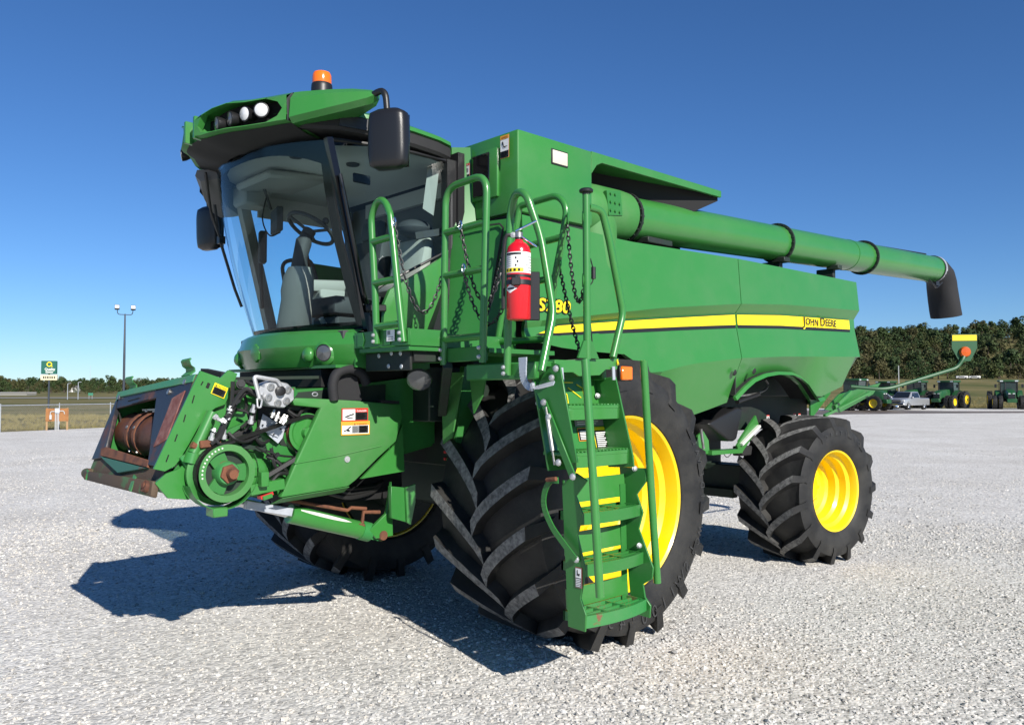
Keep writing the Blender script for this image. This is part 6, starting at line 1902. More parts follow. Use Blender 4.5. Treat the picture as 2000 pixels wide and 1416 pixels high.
# ---------------------------------------------------------------- fire extinguisher strapped to the landing rail
ec = V((1.46, 2.316, 2.381))
ez0, ez1 = V((1.46, 2.32, 2.156)).z, V((1.46, 2.304, 2.585)).z
FE = empty('fire_extinguisher', (ec.x, ec.y, ez0))
tag(FE, 'red fire extinguisher with a white label strapped to the landing handrail', 'extinguisher')
hE = ez1 - ez0; rE = 0.066
MB().lathe([(0, 0.006), (rE - 0.008, 0.0), (rE, 0.008), (rE, hE - 0.055), (rE - 0.006, hE - 0.03), (rE - 0.024, hE - 0.01), (0.026, hE), (0.022, hE + 0.01)], (0, 0, 0), (0, 0, 1), 32).build('cylinder', 'red', FE, sharp=50)
MB().lathe([(0.020, 0), (0.020, 0.02), (0.024, 0.022), (0.024, 0.05), (0.012, 0.055)], (0, 0, hE), (0, 0, 1), 14, mats=[0, 1, 1, 1]).build('valve', ['black', 'steel'], FE)
# towards the camera side, with the grip pointing to the right in view
gd = V((-0.729, 0.685, 0))
MB().bar(V((0, 0, hE + 0.055)) - gd * 0.02, V((0, 0, hE + 0.115)) + gd * 0.10, 0.028, 0.012).build('lever', 'chrome', FE, 0.004)
MB().bar(V((0, 0, hE + 0.045)) - gd * 0.01, V((0, 0, hE - 0.03)) + gd * 0.10, 0.026, 0.012).build('carry_handle', 'chrome', FE, 0.004)
MB().lathe([(0.016, 0), (0.016, 0.014), (0, 0.015)], V((0.0, 0, hE + 0.035)) - gd * 0.03, V((0.685, 0.729, 0)), 14).build('gauge', 'steel', FE)
hs_p = [V((0, 0, hE + 0.03)) - gd * 0.02, V((0.01, 0, hE + 0.03)) - gd * 0.06, V((0.0, 0.0, hE - 0.06)) - gd * 0.082, V((0.0, 0, hE - 0.22)) - gd * 0.084, V((0.0, 0.0, 0.06)) - gd * 0.084]
MB().tube(spline(hs_p, 6), 0.011, 8).build('hose', 'hose', FE)
# label wrapped round the front of the cylinder
aC = math.atan2(0.729, 0.685)
def wrap(r, a0, a1, z0, z1, n=14): return [[(r * math.cos(lerp(a0, a1, k / n)), r * math.sin(lerp(a0, a1, k / n)), z) for k in range(n + 1)] for z in (z0, z1)]
zl0, zl1 = hE * 0.585, hE * 0.85
lb_ = MB()
lb_.grid(wrap(rE + 0.001, aC - 1.45, aC + 1.45, zl0, zl1), 0)
lb_.grid(wrap(rE + 0.002, aC - 1.3, aC + 0.2, zl1 - 0.016, zl1 - 0.005), 1)
lb_.grid(wrap(rE + 0.002, aC - 1.4, aC + 0.4, zl0 + 0.004, zl0 + 0.026), 2)
for k in range(4): lb_.grid(wrap(rE + 0.003, aC - 1.15 + 0.36 * k, aC - 0.95 + 0.36 * k, zl0 + 0.008, zl0 + 0.022, 4), 1)
for k in range(6):
    lb_.grid(wrap(rE + 0.002, aC - 1.3, aC - 0.7, zl0 + 0.036 + 0.011 * k, zl0 + 0.039 + 0.011 * k, 6), 3)
    lb_.grid(wrap(rE + 0.002, aC + 0.55, aC + 1.35, zl0 + 0.012 + 0.015 * k, zl0 + 0.015 + 0.015 * k, 6), 3)
for k in range(3): lb_.grid(wrap(rE + 0.002, aC - 0.3 + 0.14 * (k % 2), aC - 0.18 + 0.16 * (k % 2), zl0 + 0.035 + 0.02 * k, zl0 + 0.046 + 0.02 * k, 3), 1)
lb_.build('label', ['white_decal', 'black_decal', 'yellow_decal', 'gray_decal'], FE, weld=False)
MB().grid(wrap(rE + 0.0012, aC - 1.4, aC + 1.5, hE * 0.53, hE * 0.565)).build('band', 'black_decal', FE)
dm = MB()
cz = hE * 0.385
dm.grid([[((rE + 0.002) * math.cos(aC - 0.75 + t * 0.62), (rE + 0.002) * math.sin(aC - 0.75 + t * 0.62), cz + sgn * 0.024 * (1 - abs(t))) for t in (-1, -.5, 0, .5, 1)] for sgn in (-1, 1)])
dm.build('maker_badge', 'white_decal', FE)
MB().grid(wrap(rE + 0.003, aC - 1.1, aC - 0.4, cz - 0.004, cz + 0.005, 6)).build('badge_text', 'black_decal', FE)
MB().tube(spline([V((0.05, 0.03, hE * 0.55)) , V((0.058, 0.042, hE * 0.52)), V((0.055, 0.045, hE * 0.45)), V((0.05, 0.05, hE * 0.42))], 4), 0.004, 5).build('safety_pin', 'chrome', FE)
# bracket and strap belong to the harvester
mb = MB(); c = V((ec.x, ec.y, 0)) - V((0.05, -0.01, 0))
b0 = V((ec.x, ec.y, 0)) + V((-0.07, 0.03, 0))
mb.bar(b0 + V((0, 0, ez0 + 0.0)), b0 + V((0, 0, ez0 + hE * 0.62)), 0.09, 0.035, (0.7, 0.7, 0)); eb = mb.build('extinguisher_bracket', 'black', r3, 0.004)
mb = MB(); mb.bar(b0 + V((-0.01, 0.0, ez0 + hE * 0.60)), b0 + V((-0.01, 0.0, ez0 + hE * 0.80)), 0.075, 0.02, (0.7, 0.7, 0)); mb.build('bracket_spine', 'green_plain', eb)
MB().sheet(wrap(rE + 0.003, aC - 1.7, aC + 1.7, hE * 0.44, hE * 0.50), (0.003, 0.003, 0)).xf(Matrix.Translation(V((ec.x, ec.y, ez0)))).build('bracket_strap', 'black', eb)
mb = MB(); mb.box(V((ec.x, ec.y, ez0 + hE * 0.47)) + V((math.cos(aC - 0.2), math.sin(aC - 0.2), 0)) * (rE + 0.012), (0.03, 0.05, 0.045), Matrix.Rotation(aC, 3, 'Z')); mb.build('strap_buckle', 'black', eb, 0.005)
mb = MB(); mb.bar(b0 + V((-0.01, 0, ez0 + 0.1)), (1.347, 2.11, ez0 + 0.1), 0.03, 0.05); mb.bar(b0 + V((-0.01, 0, ez0 + 0.3)), (1.347, 2.12, ez0 + 0.3), 0.03, 0.05); mb.build('bracket_clamp', 'black', eb)

# ================================================================ beyond the harvester
def face_to_cam(p): return math.atan2(CY - p[1], CX - p[0])


mat('tractor_green', (0.010, 0.075, 0.020), 0.4, dust=0.15)
mat('silver', (0.42, 0.43, 0.45), 0.3, metal=0.5, coat=0.5)
mat('truck_grey', (0.20, 0.21, 0.22), 0.35, metal=0.5, coat=0.5)
mat('tinted', (0.012, 0.014, 0.016), 0.08, coat=0.5)
mat('tractor_glass', (0.03, 0.05, 0.05), 0.08, coat=0.6)
mat('plywood', (0.30, 0.13, 0.04), 0.8, col2=(0.22, 0.09, 0.03), nscale=4)
mat('timber', (0.32, 0.20, 0.10), 0.85)
mat('pvc', (0.42, 0.43, 0.43), 0.5)
mat('sign_green', (0.006, 0.105, 0.075), 0.45)
mat('sign_cream', (0.66, 0.61, 0.42), 0.5)
mat('pole_dark', (0.035, 0.045, 0.060), 0.5)
mat('concrete', (0.26, 0.255, 0.24), 0.9)
mat('siding', (0.72, 0.71, 0.68), 0.7)
mat('roof_grey', (0.14, 0.13, 0.13), 0.8)
mat('road_green', (0.01, 0.16, 0.09), 0.5)


def small_wheel(parent, c, r, w, tyre_m='rubber', rim_m='yellow', ax=(0, 1, 0), lugs=True):
    c, ax = V(c), V(ax)
    m_ = MB(); m_.lathe([(r * 0.56, -w / 2), (r * 0.8, -w * 0.52), (r * 0.95, -w * 0.45), (r * 0.97, 0), (r * 0.95, w * 0.45), (r * 0.8, w * 0.52), (r * 0.56, w / 2)], c, ax, 20, caps=False)
    if lugs:
        n_ = ax.orthogonal().normalized(); b_n = ax.cross(n_)
        for sd in (-1, 1):
            for k in range(14):
                a = 2 * math.pi * (k + (0.5 if sd > 0 else 0)) / 14
                p = c + (n_ * math.cos(a) + b_n * math.sin(a)) * r * 0.96 + ax * sd * w * 0.05
                q = c + (n_ * math.cos(a + 0.25) + b_n * math.sin(a + 0.25)) * r * 0.95 + ax * sd * w * 0.46
                m_.bar(p, q, r * 0.07, r * 0.09, (p + q) / 2 - c)
    wh = m_.build('wheel', tyre_m, parent)
    MB().lathe([(r * 0.58, w * 0.46), (r * 0.54, w * 0.44), (r * 0.48, w * 0.2), (r * 0.2, w * 0.15), (r * 0.18, w * 0.3), (0, w * 0.3)], c, ax, 18, caps=False).build('rim', rim_m, wh)
    return wh


def tractor(name, loc, rz, label, dual_front=True):
    """row-crop tractor: x forward, drawn at the hub of its rear axle"""
    t = empty(name, loc, rz); tag(t, label, 'tractor', 'green tractors parked in a row at the far end of the yard')
    hood = MB(); rows = []
    for x, w, zt2, zb2 in ((0.6, 0.46, 2.16, 1.2), (1.4, 0.45, 2.12, 1.15), (2.2, 0.43, 2.02, 1.1), (2.75, 0.40, 1.90, 1.05), (2.95, 0.34, 1.74, 1.05)):
        rows.append([(x, -w, zb2), (x, -w, lerp(zb2, zt2, 0.7)), (x, -w * 0.8, zt2 - 0.03), (x, 0, zt2), (x, w * 0.8, zt2 - 0.03), (x, w, lerp(zb2, zt2, 0.7)), (x, w, zb2)])
    hood.grid(rows); hood.add(rows[-1], [tuple(range(7))])
    hd = hood.build('hood', 'tractor_green', t)
    MB().span((2.955, -0.32, 1.08), (2.975, 0.32, 1.60)).build('grille', 'black', hd)
    for s in (1, -1): MB().span((2.93, s * 0.10, 1.62), (2.97, s * 0.30, 1.70)).build('headlight', 'lens_clear', hd)
    MB().span((0.6, -0.3, 0.75), (3.0, 0.3, 1.1)).build('frame', 'black_matte', t)
    MB().span((2.9, -0.45, 0.72), (3.35, 0.45, 1.12)).build('front_weights', 'tractor_green', t, 0.03)
    c = MB(); c.prism([(-0.75, -0.85, 1.45), (0.55, -0.75, 1.45), (0.70, -0.78, 2.95), (-0.80, -0.85, 2.95)], (0, 1.6, 0))
    cb2 = c.build('cab', 'tractor_glass', t, 0.03)
    MB().span((-0.95, -0.95, 2.93), (0.85, 0.95, 3.14)).build('roof', 'tractor_green', cb2, 0.06, bseg=2)
    for x in (0.62, -0.78):
        for s in (1, -1): MB().bar((x, s * 0.80, 1.45), (x + (0.1 if x > 0 else 0), s * 0.80, 2.95), 0.07, 0.07).build('cab_post', 'black', cb2)
    for s in (1, -1):
        MB().span((0.70, s * 0.55, 2.96), (0.88, s * 0.85, 3.08)).build('roof_lamp', 'lens', cb2)
        m_ = MB(); m_.box((0.72, s * 1.25, 2.5), (0.08, 0.2, 0.38)); m_.bar((0.68, s * 0.8, 2.7), (0.70, s * 1.2, 2.6), 0.03, 0.03); m_.build('mirror', 'black', cb2)
        f = MB(); ar_ = [R(a) for a in range(20, 165, 12)]
        f.sheet([[(1.02 * math.cos(a), s * 0.75, 0.98 + 1.05 * math.sin(a)) for a in ar_], [(1.02 * math.cos(a), s * 1.25, 0.98 + 1.05 * math.sin(a)) for a in ar_]], (0, 0, -0.03)); f.build('fender', 'tractor_green', t)
        small_wheel(t, (0, s * 1.05, 0.98), 0.98, 0.46, ax=(0, s, 0)); small_wheel(t, (0, s * 1.75, 0.98), 0.98, 0.46, ax=(0, s, 0))
        small_wheel(t, (2.35, s * 0.98, 0.74), 0.74, 0.40, ax=(0, s, 0))
        if dual_front: small_wheel(t, (2.35, s * 1.52, 0.74), 0.74, 0.40, ax=(0, s, 0))
    MB().cyl((1.5, -0.42, 2.0), (1.5, -0.42, 2.9), 0.06, 8).build('exhaust', 'black', t)
    MB().span((-0.4, -0.6, 0.8), (0.6, 0.6, 1.5)).build('rear_body', 'black_matte', t)
    return t


def at_px(u, d):
    x, y = polar(d, u); return (x, y, 0.0)


ROW = ((0.613, 88.0, 6, 'green tractor at the far right edge, standing apart and facing the camera', True),
       (0.5395, 92.0, -24, 'green tractor with dual wheels, rightmost of the close row behind the pickup', True),
       (0.500, 94.0, -24, 'green tractor half hidden behind the silver pickup and the light arm', True),
       (0.462, 97.0, -24, 'green tractor mostly hidden behind the silver pickup bonnet', True),
       (0.4245, 80.0, 62, 'green tractor with large yellow wheels seen behind the harvester tailboard', False))
for u, d, dz, lab_, df in ROW:
    p = at_px(u, d)
    tractor('farm_tractor', p, face_to_cam(p) + R(dz), lab_, df)


def pickup(loc, rz, label, body):
    """crew-cab pickup: x forward, origin on the ground at mid wheelbase"""
    t = empty('pickup_truck', loc, rz); tag(t, label, 'pickup', 'pickup trucks parked by the tractors')
    b = MB(); rows = []
    for x, zt2, w in ((2.85, 0.98, 0.90), (2.75, 1.10, 0.96), (1.55, 1.22, 1.0), (1.45, 1.24, 1.0), (-2.90, 1.20, 1.0), (-2.95, 1.1, 0.98)):
        rows.append([(x, -w, 0.48), (x, -w - 0.02, 0.85), (x, -w, zt2 - 0.06), (x, -w * 0.9, zt2), (x, w * 0.9, zt2), (x, w, zt2 - 0.06), (x, w + 0.02, 0.85), (x, w, 0.48)])
    b.grid(rows); b.add(rows[0], [tuple(range(8))]); b.add(rows[-1], [tuple(range(8))])
    bd = b.build('body', body, t)
    c = MB(); lo = [(1.50, 0.95), (-1.05, 0.95)]; hi = [(0.55, 0.76), (-0.75, 0.78)]
    c.hexa([(1.50, -0.93, 1.20), (1.50, 0.93, 1.20), (-1.05, 0.93, 1.20), (-1.05, -0.93, 1.20), (0.60, -0.74, 1.86), (0.60, 0.74, 1.86), (-0.80, 0.76, 1.86), (-0.80, -0.76, 1.86)])
    cab_ = c.build('cab', body, t, 0.06, bseg=2)
    MB().add([(1.42, -0.82, 1.27), (1.42, 0.82, 1.27), (0.68, 0.68, 1.80), (0.68, -0.68, 1.80)], [(0, 1, 2, 3)]).xf(Matrix.Translation((0.03, 0, 0.02))).build('windscreen', 'tinted', cab_)
    for s in (1, -1):
        for xa, xb in ((1.05, 0.30), (0.22, -0.70)):
            q = [(xa, 0.95, 1.27), (xb, 0.95, 1.27), (min(xb, 0.45) + (0.05 if xb < 0 else 0), 0.80, 1.76), (min(xa, 0.60), 0.80, 1.76)]
            MB().add([(x, s * y, z) for x, y, z in q], [(0, 1, 2, 3)]).build('side_window', 'tinted', cab_)
        MB().span((2.70, s * 0.66, 0.86), (2.86, s * 0.97, 1.04)).build('headlight', 'lens_clear', bd, 0.02)
        for x in (1.85, -1.75):
            small_wheel(t, (x, s * 0.86, 0.40), 0.40, 0.28, 'rubber', 'chrome', (0, s, 0), False)
            MB().lathe([(0.46, -0.02), (0.47, 0.02), (0.42, 0.025)], (x, s * 0.985, 0.42), (0, s, 0), 20, caps=False).build('wheel_arch', 'black_matte', bd)
        MB().box((1.25, s * 1.08, 1.28), (0.14, 0.2, 0.18)).build('mirror', body, cab_, 0.03)
    MB().span((2.84, -0.62, 0.78), (2.89, 0.62, 1.04)).build('grille', 'black', bd, 0.02)
    MB().span((2.885, -0.60, 0.88), (2.90, 0.60, 0.94)).build('grille_bar', body, bd)
    MB().span((2.80, -0.95, 0.48), (2.98, 0.95, 0.70)).build('bumper', 'chrome', bd, 0.03)
    MB().span((-2.85, -0.82, 1.205), (-1.15, 0.82, 1.212)).build('bed', 'black_matte', bd)
    return t


p = at_px(0.488, 84.0); pickup(p, face_to_cam(p) - R(24), 'silver pickup truck parked in front of the row of green tractors', 'silver')
p = at_px(0.450, 90.0); pickup(p, face_to_cam(p) + R(128), 'dark grey pickup truck half hidden behind the harvester tailboard', 'truck_grey')

# ---------------------------------------------------------------- left: fence, meter board, lamp post, motel sign
fl_ = [(1.848, -34.078), (-3.734, -37.121), (-9.157, -39.644), (-17.275, -41.16), (-42.331, -51.14)]
FN = empty('chain_link_fence', (*fl_[1], 0)); tag(FN, 'low chain-link fence along the left edge of the gravel', 'fence')
m, nt, b, N, L = nmat('chain_mesh'); M_['chain_mesh'] = m
N.remove(b); tc = N.new('ShaderNodeTexCoord'); mp = N.new('ShaderNodeMapping'); mp.inputs['Rotation'].default_value = (0, R(45), 0)
ck = N.new('ShaderNodeTexBrick'); ck.inputs['Scale'].default_value = 14; ck.inputs['Mortar Size'].default_value = 0.035; ck.offset = 0; ck.inputs['Brick Width'].default_value = 1; ck.inputs['Row Height'].default_value = 1
L.new(tc.outputs['UV'], ck.inputs['Vector'])
tr_ = N.new('ShaderNodeBsdfTransparent'); df_ = N.new('ShaderNodeBsdfDiffuse'); df_.inputs['Color'].default_value = (0.30, 0.30, 0.29, 1); ms = N.new('ShaderNodeMixShader')
L.new(ck.outputs['Fac'], ms.inputs[0]); L.new(tr_.outputs[0], ms.inputs[1]); L.new(df_.outputs[0], ms.inputs[2]); L.new(ms.outputs[0], N['Material Output'].inputs['Surface'])
posts = []
for (xa, ya_), (xb, yb_) in zip(fl_, fl_[1:]):
    ln_ = math.hypot(xb - xa, yb_ - ya_); n_ = max(1, round(ln_ / 3.6))
    for k in range(n_): posts.append((lerp(xa, xb, k / n_), lerp(ya_, yb_, k / n_)))
posts = [V((x - FN.location.x, y - FN.location.y, land(x, y))) for x, y in posts]
post_me = MB().lathe([(0.024, 0), (0.024, 1.24), (0.028, 1.25), (0.0, 1.29)], (0, 0, 0), (0, 0, 1), 8).mesh('post', 'galv')
for q in posts: obj('fence_post', post_me, FN, q)
m_ = MB()
for a, c in zip(posts, posts[1:]): m_.tube([a + V((0, 0, 1.20)), c + V((0, 0, 1.20))], 0.018, 6)
m_.build('top_rail', 'galv', FN)
me = bpy.data.meshes.new('fence_mesh'); vs = []; fs = []; uvs = []; acc = 0
for a, c in zip(posts, posts[1:]):
    l_ = (c - a).length; o_ = len(vs); vs += [tuple(a + V((0, 0, 0.03))), tuple(c + V((0, 0, 0.03))), tuple(c + V((0, 0, 1.19))), tuple(a + V((0, 0, 1.19)))]; fs.append((o_, o_ + 1, o_ + 2, o_ + 3))
    def dg(s_, z_): return ((s_ + z_) * 0.7071, (s_ - z_) * 0.7071)
    uvs += [dg(acc, 0), dg(acc + l_, 0), dg(acc + l_, 1.16), dg(acc, 1.16)]; acc += l_
me.from_pydata(vs, [], fs); uvl = me.uv_layers.new(name='uv')
for i, q in enumerate(uvs): uvl.data[i].uv = q
me.materials.append(M_['chain_mesh']); obj('wire_mesh', me, FN)

p = V((*(-6.023, -37.038), 0)); rz = face_to_cam(p)
MBd = empty('meter_board', p, rz); tag(MBd, 'plywood meter board on wooden legs in front of the fence', 'utility board')
MB().span((0, -0.47, 0.42), (0.02, 0.47, 1.02)).build('board', 'plywood', MBd)
for y in (-0.42, 0.42): MB().span((-0.06, y - 0.04, 0), (-0.005, y + 0.04, 1.04)).build('leg', 'timber', MBd)
MB().span((0.02, -0.10, 0.80), (0.12, 0.10, 1.03)).build('switch_box', 'galv', MBd, 0.01)
for y in (-0.07, 0.0, 0.06): MB().cyl((0.07, y, 0), (0.07, y, 0.8), 0.022, 8).build('conduit', 'pvc', MBd)
MB().tube(fillet([(0.05, -0.1, 0.88), (0.05, -0.28, 0.88), (0.05, -0.28, 0.55)], 0.08), 0.02, 6).build('conduit', 'pvc', MBd)
MB().tube(fillet([(0.05, 0.1, 0.90), (0.05, 0.28, 0.90), (0.05, 0.30, 0.75)], 0.08), 0.02, 6).build('conduit', 'pvc', MBd)
MB().span((0.02, -0.32, 0.50), (0.10, -0.22, 0.72)).build('outlet', 'pvc', MBd, 0.01)

x, y = polar(62, -0.4797); zb = land(x, y)
LP = empty('lamp_post', (x, y, zb), face_to_cam((x, y))); tag(LP, 'tall dark lamp post with two floodlights beyond the fence', 'lamp post')
hl = 8.1 - zb - 0.35
MB().lathe([(0.09, 0), (0.085, hl * 0.6), (0.055, hl), (0.0, hl + 0.1)], (0, 0, 0), (0, 0, 1), 10).build('pole', 'pole_dark', LP)
MB().tube(fillet([(0, -0.55, hl + 0.42), (0, -0.52, hl - 0.0), (0, 0.52, hl - 0.0), (0, 0.55, hl + 0.42)], 0.2), 0.03, 8).build('cross_arm', 'pole_dark', LP)
for s in (1, -1):
    fl2 = MB().box((0.0, s * 0.56, hl + 0.55), (0.22, 0.34, 0.36), Matrix.Rotation(R(-18), 3, 'Y')).build('floodlight', 'pole_dark', LP, 0.02)
    MB().box((0.115, s * 0.56, hl + 0.585), (0.02, 0.30, 0.24), Matrix.Rotation(R(-18), 3, 'Y')).build('floodlight_lens', 'lens_clear', fl2)

x, y = polar(130, -0.5722); zb = land(x, y)
QS = empty('motel_sign', (x, y, zb), face_to_cam((x, y)) - R(12)); tag(QS, 'green roadside motel sign on a dark pole above the fence', 'sign')
z0s = 1.76 + (767 - 730.5) / 1580 * 130 - zb; z1s = 1.76 + (767 - 705) / 1580 * 130 - zb
MB().cyl((0, 0, 0), (0, 0, z0s), 0.14, 10).build('pole', 'pole_dark', QS)
MB().span((-0.25, -1.12, z0s), (0.25, 1.12, z1s)).build('cabinet', 'sign_green', QS, 0.06)
m_ = MB()
yc, zc = 0.05, lerp(z0s, z1s, 0.74)
m_.lathe([(0.26, 0.0), (0.26, 0.012), (0.40, 0.012), (0.40, 0.0)], (0.26, yc, zc), (1, 0, 0), 24, caps=False); m_.bar((0.275, yc + 0.12, zc - 0.16), (0.275, yc + 0.46, zc - 0.40), 0.02, 0.12, (0, 0, 1))
m_.build('logo', 'yellow_decal', QS)
m_ = MB(); put_text(m_, 'Quality', 0.55, (0.262, -0.60, lerp(z0s, z1s, 0.28)), (0, 1, 0), (0, 0, 1), 0, bold=0.012, width=1.5)
m_.build('lettering', 'white_decal', QS, smooth=False)
m_ = MB(); m_.span((0.255, -0.5, z0s + 0.32), (0.262, 0.62, z0s + 0.42)); m_.build('small_lettering', 'white_decal', QS)
m_ = MB(); m_.span((0.255, -0.45, z0s + 0.16), (0.262, 0.58, z0s + 0.22)); m_.build('small_lettering', 'white_decal', QS)
rb = MB().span((-0.2, -1.2, z0s - 1.0), (0.2, 1.2, z0s - 0.12)).build('reader_board', 'sign_cream', QS, 0.03)
for k in range(7): MB().span((0.205, -0.82 + 0.26 * k, z0s - 0.75), (0.212, -0.82 + 0.26 * k + 0.17 - 0.03 * (k % 2), z0s - 0.36)).build('reader_letter', 'black_decal', rb)

# road, bridge and far things on the left
m_ = MB(); rr_ = [[], []]
for k in range(60):
    u = -1.6 + 1.9 * k / 59
    for i, d in enumerate((246, 258)):
        x, y = polar(d, u); rr_[i].append((x, y, land(x, y) + 0.15))
m_.grid(rr_); tag(m_.build('road', 'concrete'), kind='structure')
x, y = polar(300, -0.66); zb = land(x, y)
BR = empty('road_bridge', (x, y, zb), math.atan2(math.cos(TH), -math.sin(TH))); tag(BR, 'grey concrete road bridge at the far left', 'bridge')
MB().span((-40, -3, -0.3), (20, 3, 0.5)).build('deck', 'concrete', BR); MB().span((-40, -3.2, 0.7), (20, -2.9, 1.2)).build('parapet', 'asphalt_grey', BR)
MB().span((-40, 2.9, 0.7), (20, 3.2, 1.2)).build('parapet', 'asphalt_grey', BR)
x, y = polar(455, -0.541); zb = land(x, y)
HS = empty('house', (x, y, zb + 1.6), face_to_cam((x, y)) + R(30)); tag(HS, 'small white house among the trees on the left', 'house')
MB().span((-1.8, -2.4, -2), (1.8, 2.4, 1.0)).build('wall', 'siding', HS); MB().prism([(-2.1, -2.6, 1.0), (2.1, -2.6, 1.0), (0, -2.6, 2.0)], (0, 5.2, 0)).build('roof', 'roof_grey', HS)
for yy in (-1.6, 0.6): MB().span((1.78, yy, -0.2), (1.84, yy + 0.9, 0.6)).build('window', 'tinted', HS)
for i, (u, d, h, lb2) in enumerate(((-0.549, 235, 4.6, 'thin grey light pole by the road, left one of two'), (-0.536, 235, 5.0, 'thin grey light pole by the road, right one of two'))):
    x, y = polar(d, u); zb = land(x, y)
    PO = empty('road_light_pole', (x, y, zb), face_to_cam((x, y))); tag(PO, lb2, 'light pole', 'light poles by the road')
    MB().cyl((0, 0, 0), (0, 0, h), 0.09, 6).build('pole', 'galv', PO); MB().bar((0, 0, h), (0, 0.8, h + 0.15), 0.08, 0.08).build('arm', 'galv', PO)
x, y = polar(240, -0.5205); zb = land(x, y)
RS = empty('road_sign', (x, y, zb), face_to_cam((x, y))); tag(RS, 'small green road sign on two posts', 'road sign')
MB().span((0, -0.65, 1.1), (0.05, 0.65, 1.85)).build('panel', 'road_green', RS)
for yy in (-0.4, 0.4): MB().cyl((-0.03, yy, -0.5), (-0.03, yy, 1.9), 0.05, 6).build('post', 'galv', RS)
x, y = polar(1300, -0.5215)
MT = empty('radio_mast', (x, y, 6)); tag(MT, 'thin radio mast above the left treeline', 'mast')
MB().cyl((0, 0, 0), (0, 0, 39), 0.35, 6, r2=0.2).build('mast', 'galv', MT)
x, y = polar(150, 0.478); zb = land(x, y)
UP = empty('utility_pole', (x, y, zb), 0); tag(UP, 'thin pale pole in front of the wooded hill', 'pole')
MB().cyl((0, 0, 0), (0, 0, 5.2), 0.08, 6).build('pole', 'pvc', UP)
for i, u in enumerate((0.5565, 0.572)):
    x, y = polar(228, u); zb = land(x, y)
    TR = empty('white_trailer', (x, y, zb), face_to_cam((x, y)) + R(84)); tag(TR, ('left' if i == 0 else 'right') + ' one of two white trailers on the meadow slope', 'trailer', 'white trailers on the slope')
    MB().span((-1.5, -0.6, 0.3), (1.4, 0.6, 0.95)).build('body', 'siding', TR, 0.1); MB().span((-0.8, -0.62, 0.62), (0.6, 0.62, 0.85)).build('window_band', 'tinted', TR)
    for xx in (-0.9, 0.9): MB().cyl((xx, -0.62, 0.25), (xx, 0.62, 0.25), 0.25, 12).build('wheel', 'rubber', TR)

# ---------------------------------------------------------------- woods
tree_col = bpy.data.collections.new('tree_kinds')


def crown_mesh(seed, n, h, w, mt):
    r = random.Random(seed); m_ = MB()
    cl = []
    for k in range(11):
        a = r.uniform(0, 6.28); t = r.uniform(0.12, 0.95); rad = w * (0.55 * math.sin(math.pi * (0.18 + 0.72 * t))) * r.uniform(0.2, 1.0)
        cl.append((V((rad * math.cos(a), rad * math.sin(a), h * (0.10 + 0.76 * t))), w * r.uniform(0.16, 0.27)))
    for k in range(n):
        c, cr = r.choice(cl)
        d = V((r.gauss(0, 1), r.gauss(0, 1), r.gauss(0, 1) + 0.15)).normalized()
        p = c + d * cr * (r.uniform(0.55, 1.08))
        s_ = r.uniform(0.25, 0.52) * h / 10
        nn = (d + V((r.gauss(0, .35), r.gauss(0, .35), r.gauss(0, .35)))).normalized()
        u1 = nn.orthogonal().normalized(); u1 = Quaternion(nn, r.uniform(0, 6.28)) @ u1; u2 = nn.cross(u1)
        m_.add([p - u1 * s_, p - u2 * s_ * 0.7, p + u1 * s_, p + u2 * s_ * 0.7], [(0, 1, 2, 3)], 0)
    m_.tube([(0, 0, 0), (0.02 * w, 0, h * 0.3), (0, 0.03 * w, h * 0.7)], [0.03 * h, 0.02 * h, 0.008 * h], 5, mat=1)
    return m_.mesh('tree', [mt, 'bark'], weld=False, smooth=False)


for k, (n, h, w) in enumerate(((620, 10, 9), (560, 11, 8), (640, 9, 10), (520, 12, 7), (600, 8.5, 9.5))):
    o = bpy.data.objects.new('tree_kind', crown_mesh(40 + k, n, h, w, 'leaves')); tree_col.objects.link(o)


def wood(name, pts, label):
    me = bpy.data.meshes.new(name); P2 = np.array([p[:3] for p in pts], np.float32)
    me.vertices.add(len(P2)); me.vertices.foreach_set('co', P2.ravel())
    a = me.attributes.new('ssize', 'FLOAT', 'POINT'); a.data.foreach_set('value', np.array([p[3] for p in pts], np.float32))
    rt = np.zeros((len(P2), 3), np.float32); rt[:, 2] = np.random.default_rng(3).uniform(0, 6.28, len(P2))
    a = me.attributes.new('srot', 'FLOAT_VECTOR', 'POINT'); a.data.foreach_set('vector', rt.ravel())
    return tag(instance_object(name, me, tree_col, 'ssize', 'srot'), label, 'woods', kind='stuff')


wr_ = random.Random(11); pts = []
for k in range(760):
    d = wr_.uniform(238, 440); u = wr_.uniform(0.33, 1.15)
    x, y = polar(d, u); pts.append((x, y, land(x, y) - 0.4, wr_.uniform(0.65, 1.05) * (0.75 if d < 262 else 1)))
for k in range(60):
    d = wr_.uniform(236, 250); u = wr_.uniform(0.33, 1.1); x, y = polar(d, u); pts.append((x, y, land(x, y) - 0.4, wr_.uniform(0.35, 0.6)))
wood('woodland', pts, 'dense dark wood covering the ridge on the right')
pts = []
for k in range(1700):
    d = wr_.uniform(430, 720); u = wr_.uniform(-1.2, 0.34)
    x, y = polar(d, u); pts.append((x, y, land(x, y) - 0.5, wr_.uniform(0.55, 0.95)))
for k in range(420):
    d = wr_.uniform(330, 430); u = wr_.uniform(-1.2, 0.3); x, y = polar(d, u); pts.append((x, y, land(x, y) - 0.3, wr_.uniform(0.18, 0.5)))
wood('treeline', pts, 'low dark treeline along the horizon on the left')

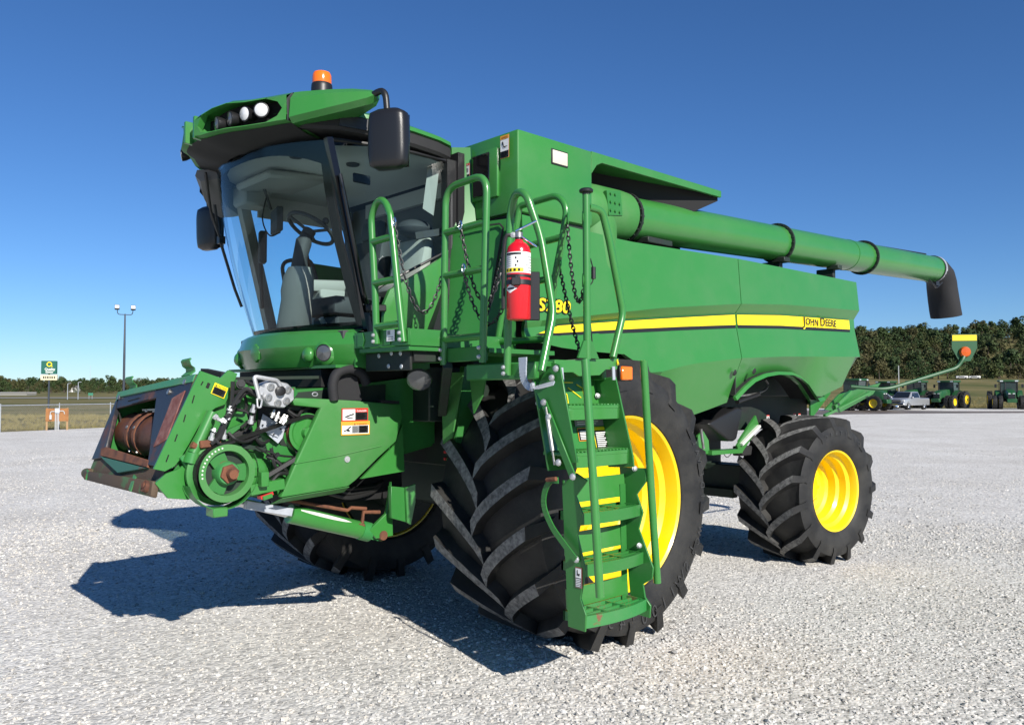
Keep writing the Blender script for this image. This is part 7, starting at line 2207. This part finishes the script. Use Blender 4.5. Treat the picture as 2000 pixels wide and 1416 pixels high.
# rough grass at the edge of the yard
tuft_col = bpy.data.collections.new('grass_tufts')
for k in range(4):
    r = random.Random(70 + k); m_ = MB()
    for j in range(26):
        a = r.uniform(0, 6.28); l_ = r.uniform(0.4, 1.0); b0_ = V((r.gauss(0, .22), r.gauss(0, .22), 0)); tip = b0_ + V((math.cos(a) * 0.35 * l_, math.sin(a) * 0.35 * l_, l_)); sd = V((-math.sin(a), math.cos(a), 0)) * 0.035
        m_.add([b0_ - sd, b0_ + sd, tip], [(0, 1, 2)])
    o = bpy.data.objects.new('tuft', m_.mesh('tuft', 'grass_dry', weld=False, smooth=False)); tuft_col.objects.link(o)
gp = []; gr = random.Random(21)
for k in range(9000):
    d = 34 + 60 * gr.random() ** 1.6; u = gr.uniform(-0.8, 0.05); x, y = polar(d, u)
    # only beyond the fence line
    (ax0, ay0), (ax1, ay1) = fl_[1], fl_[3]
    if (ax1 - ax0) * (y - ay0) - (ay1 - ay0) * (x - ax0) > 0: side_ok = True
    else: side_ok = False
    cpos = (ax1 - ax0) * (CY - ay0) - (ay1 - ay0) * (CX - ax0) > 0
    if side_ok == cpos: continue
    gp.append((x, y, land(x, y), gr.uniform(0.10, 0.28) + (0.35 * gr.random() if d > 70 else 0)))
for k in range(2600):
    d = 96 + 40 * gr.random() ** 2; u = gr.uniform(0.3, 0.8); x, y = polar(d, u); gp.append((x, y, land(x, y), gr.uniform(0.15, 0.5)))
me = bpy.data.meshes.new('rough_grass'); P2 = np.array([p[:3] for p in gp], np.float32); me.vertices.add(len(P2)); me.vertices.foreach_set('co', P2.ravel())
a = me.attributes.new('ssize', 'FLOAT', 'POINT'); a.data.foreach_set('value', np.array([p[3] for p in gp], np.float32))
rt = np.zeros((len(P2), 3), np.float32); rt[:, 2] = np.random.default_rng(4).uniform(0, 6.28, len(P2)); a = me.attributes.new('srot', 'FLOAT_VECTOR', 'POINT'); a.data.foreach_set('vector', rt.ravel())
tag(instance_object('rough_grass', me, tuft_col, 'ssize', 'srot'), 'dry rough grass beyond the edge of the yard', 'grass', kind='stuff')
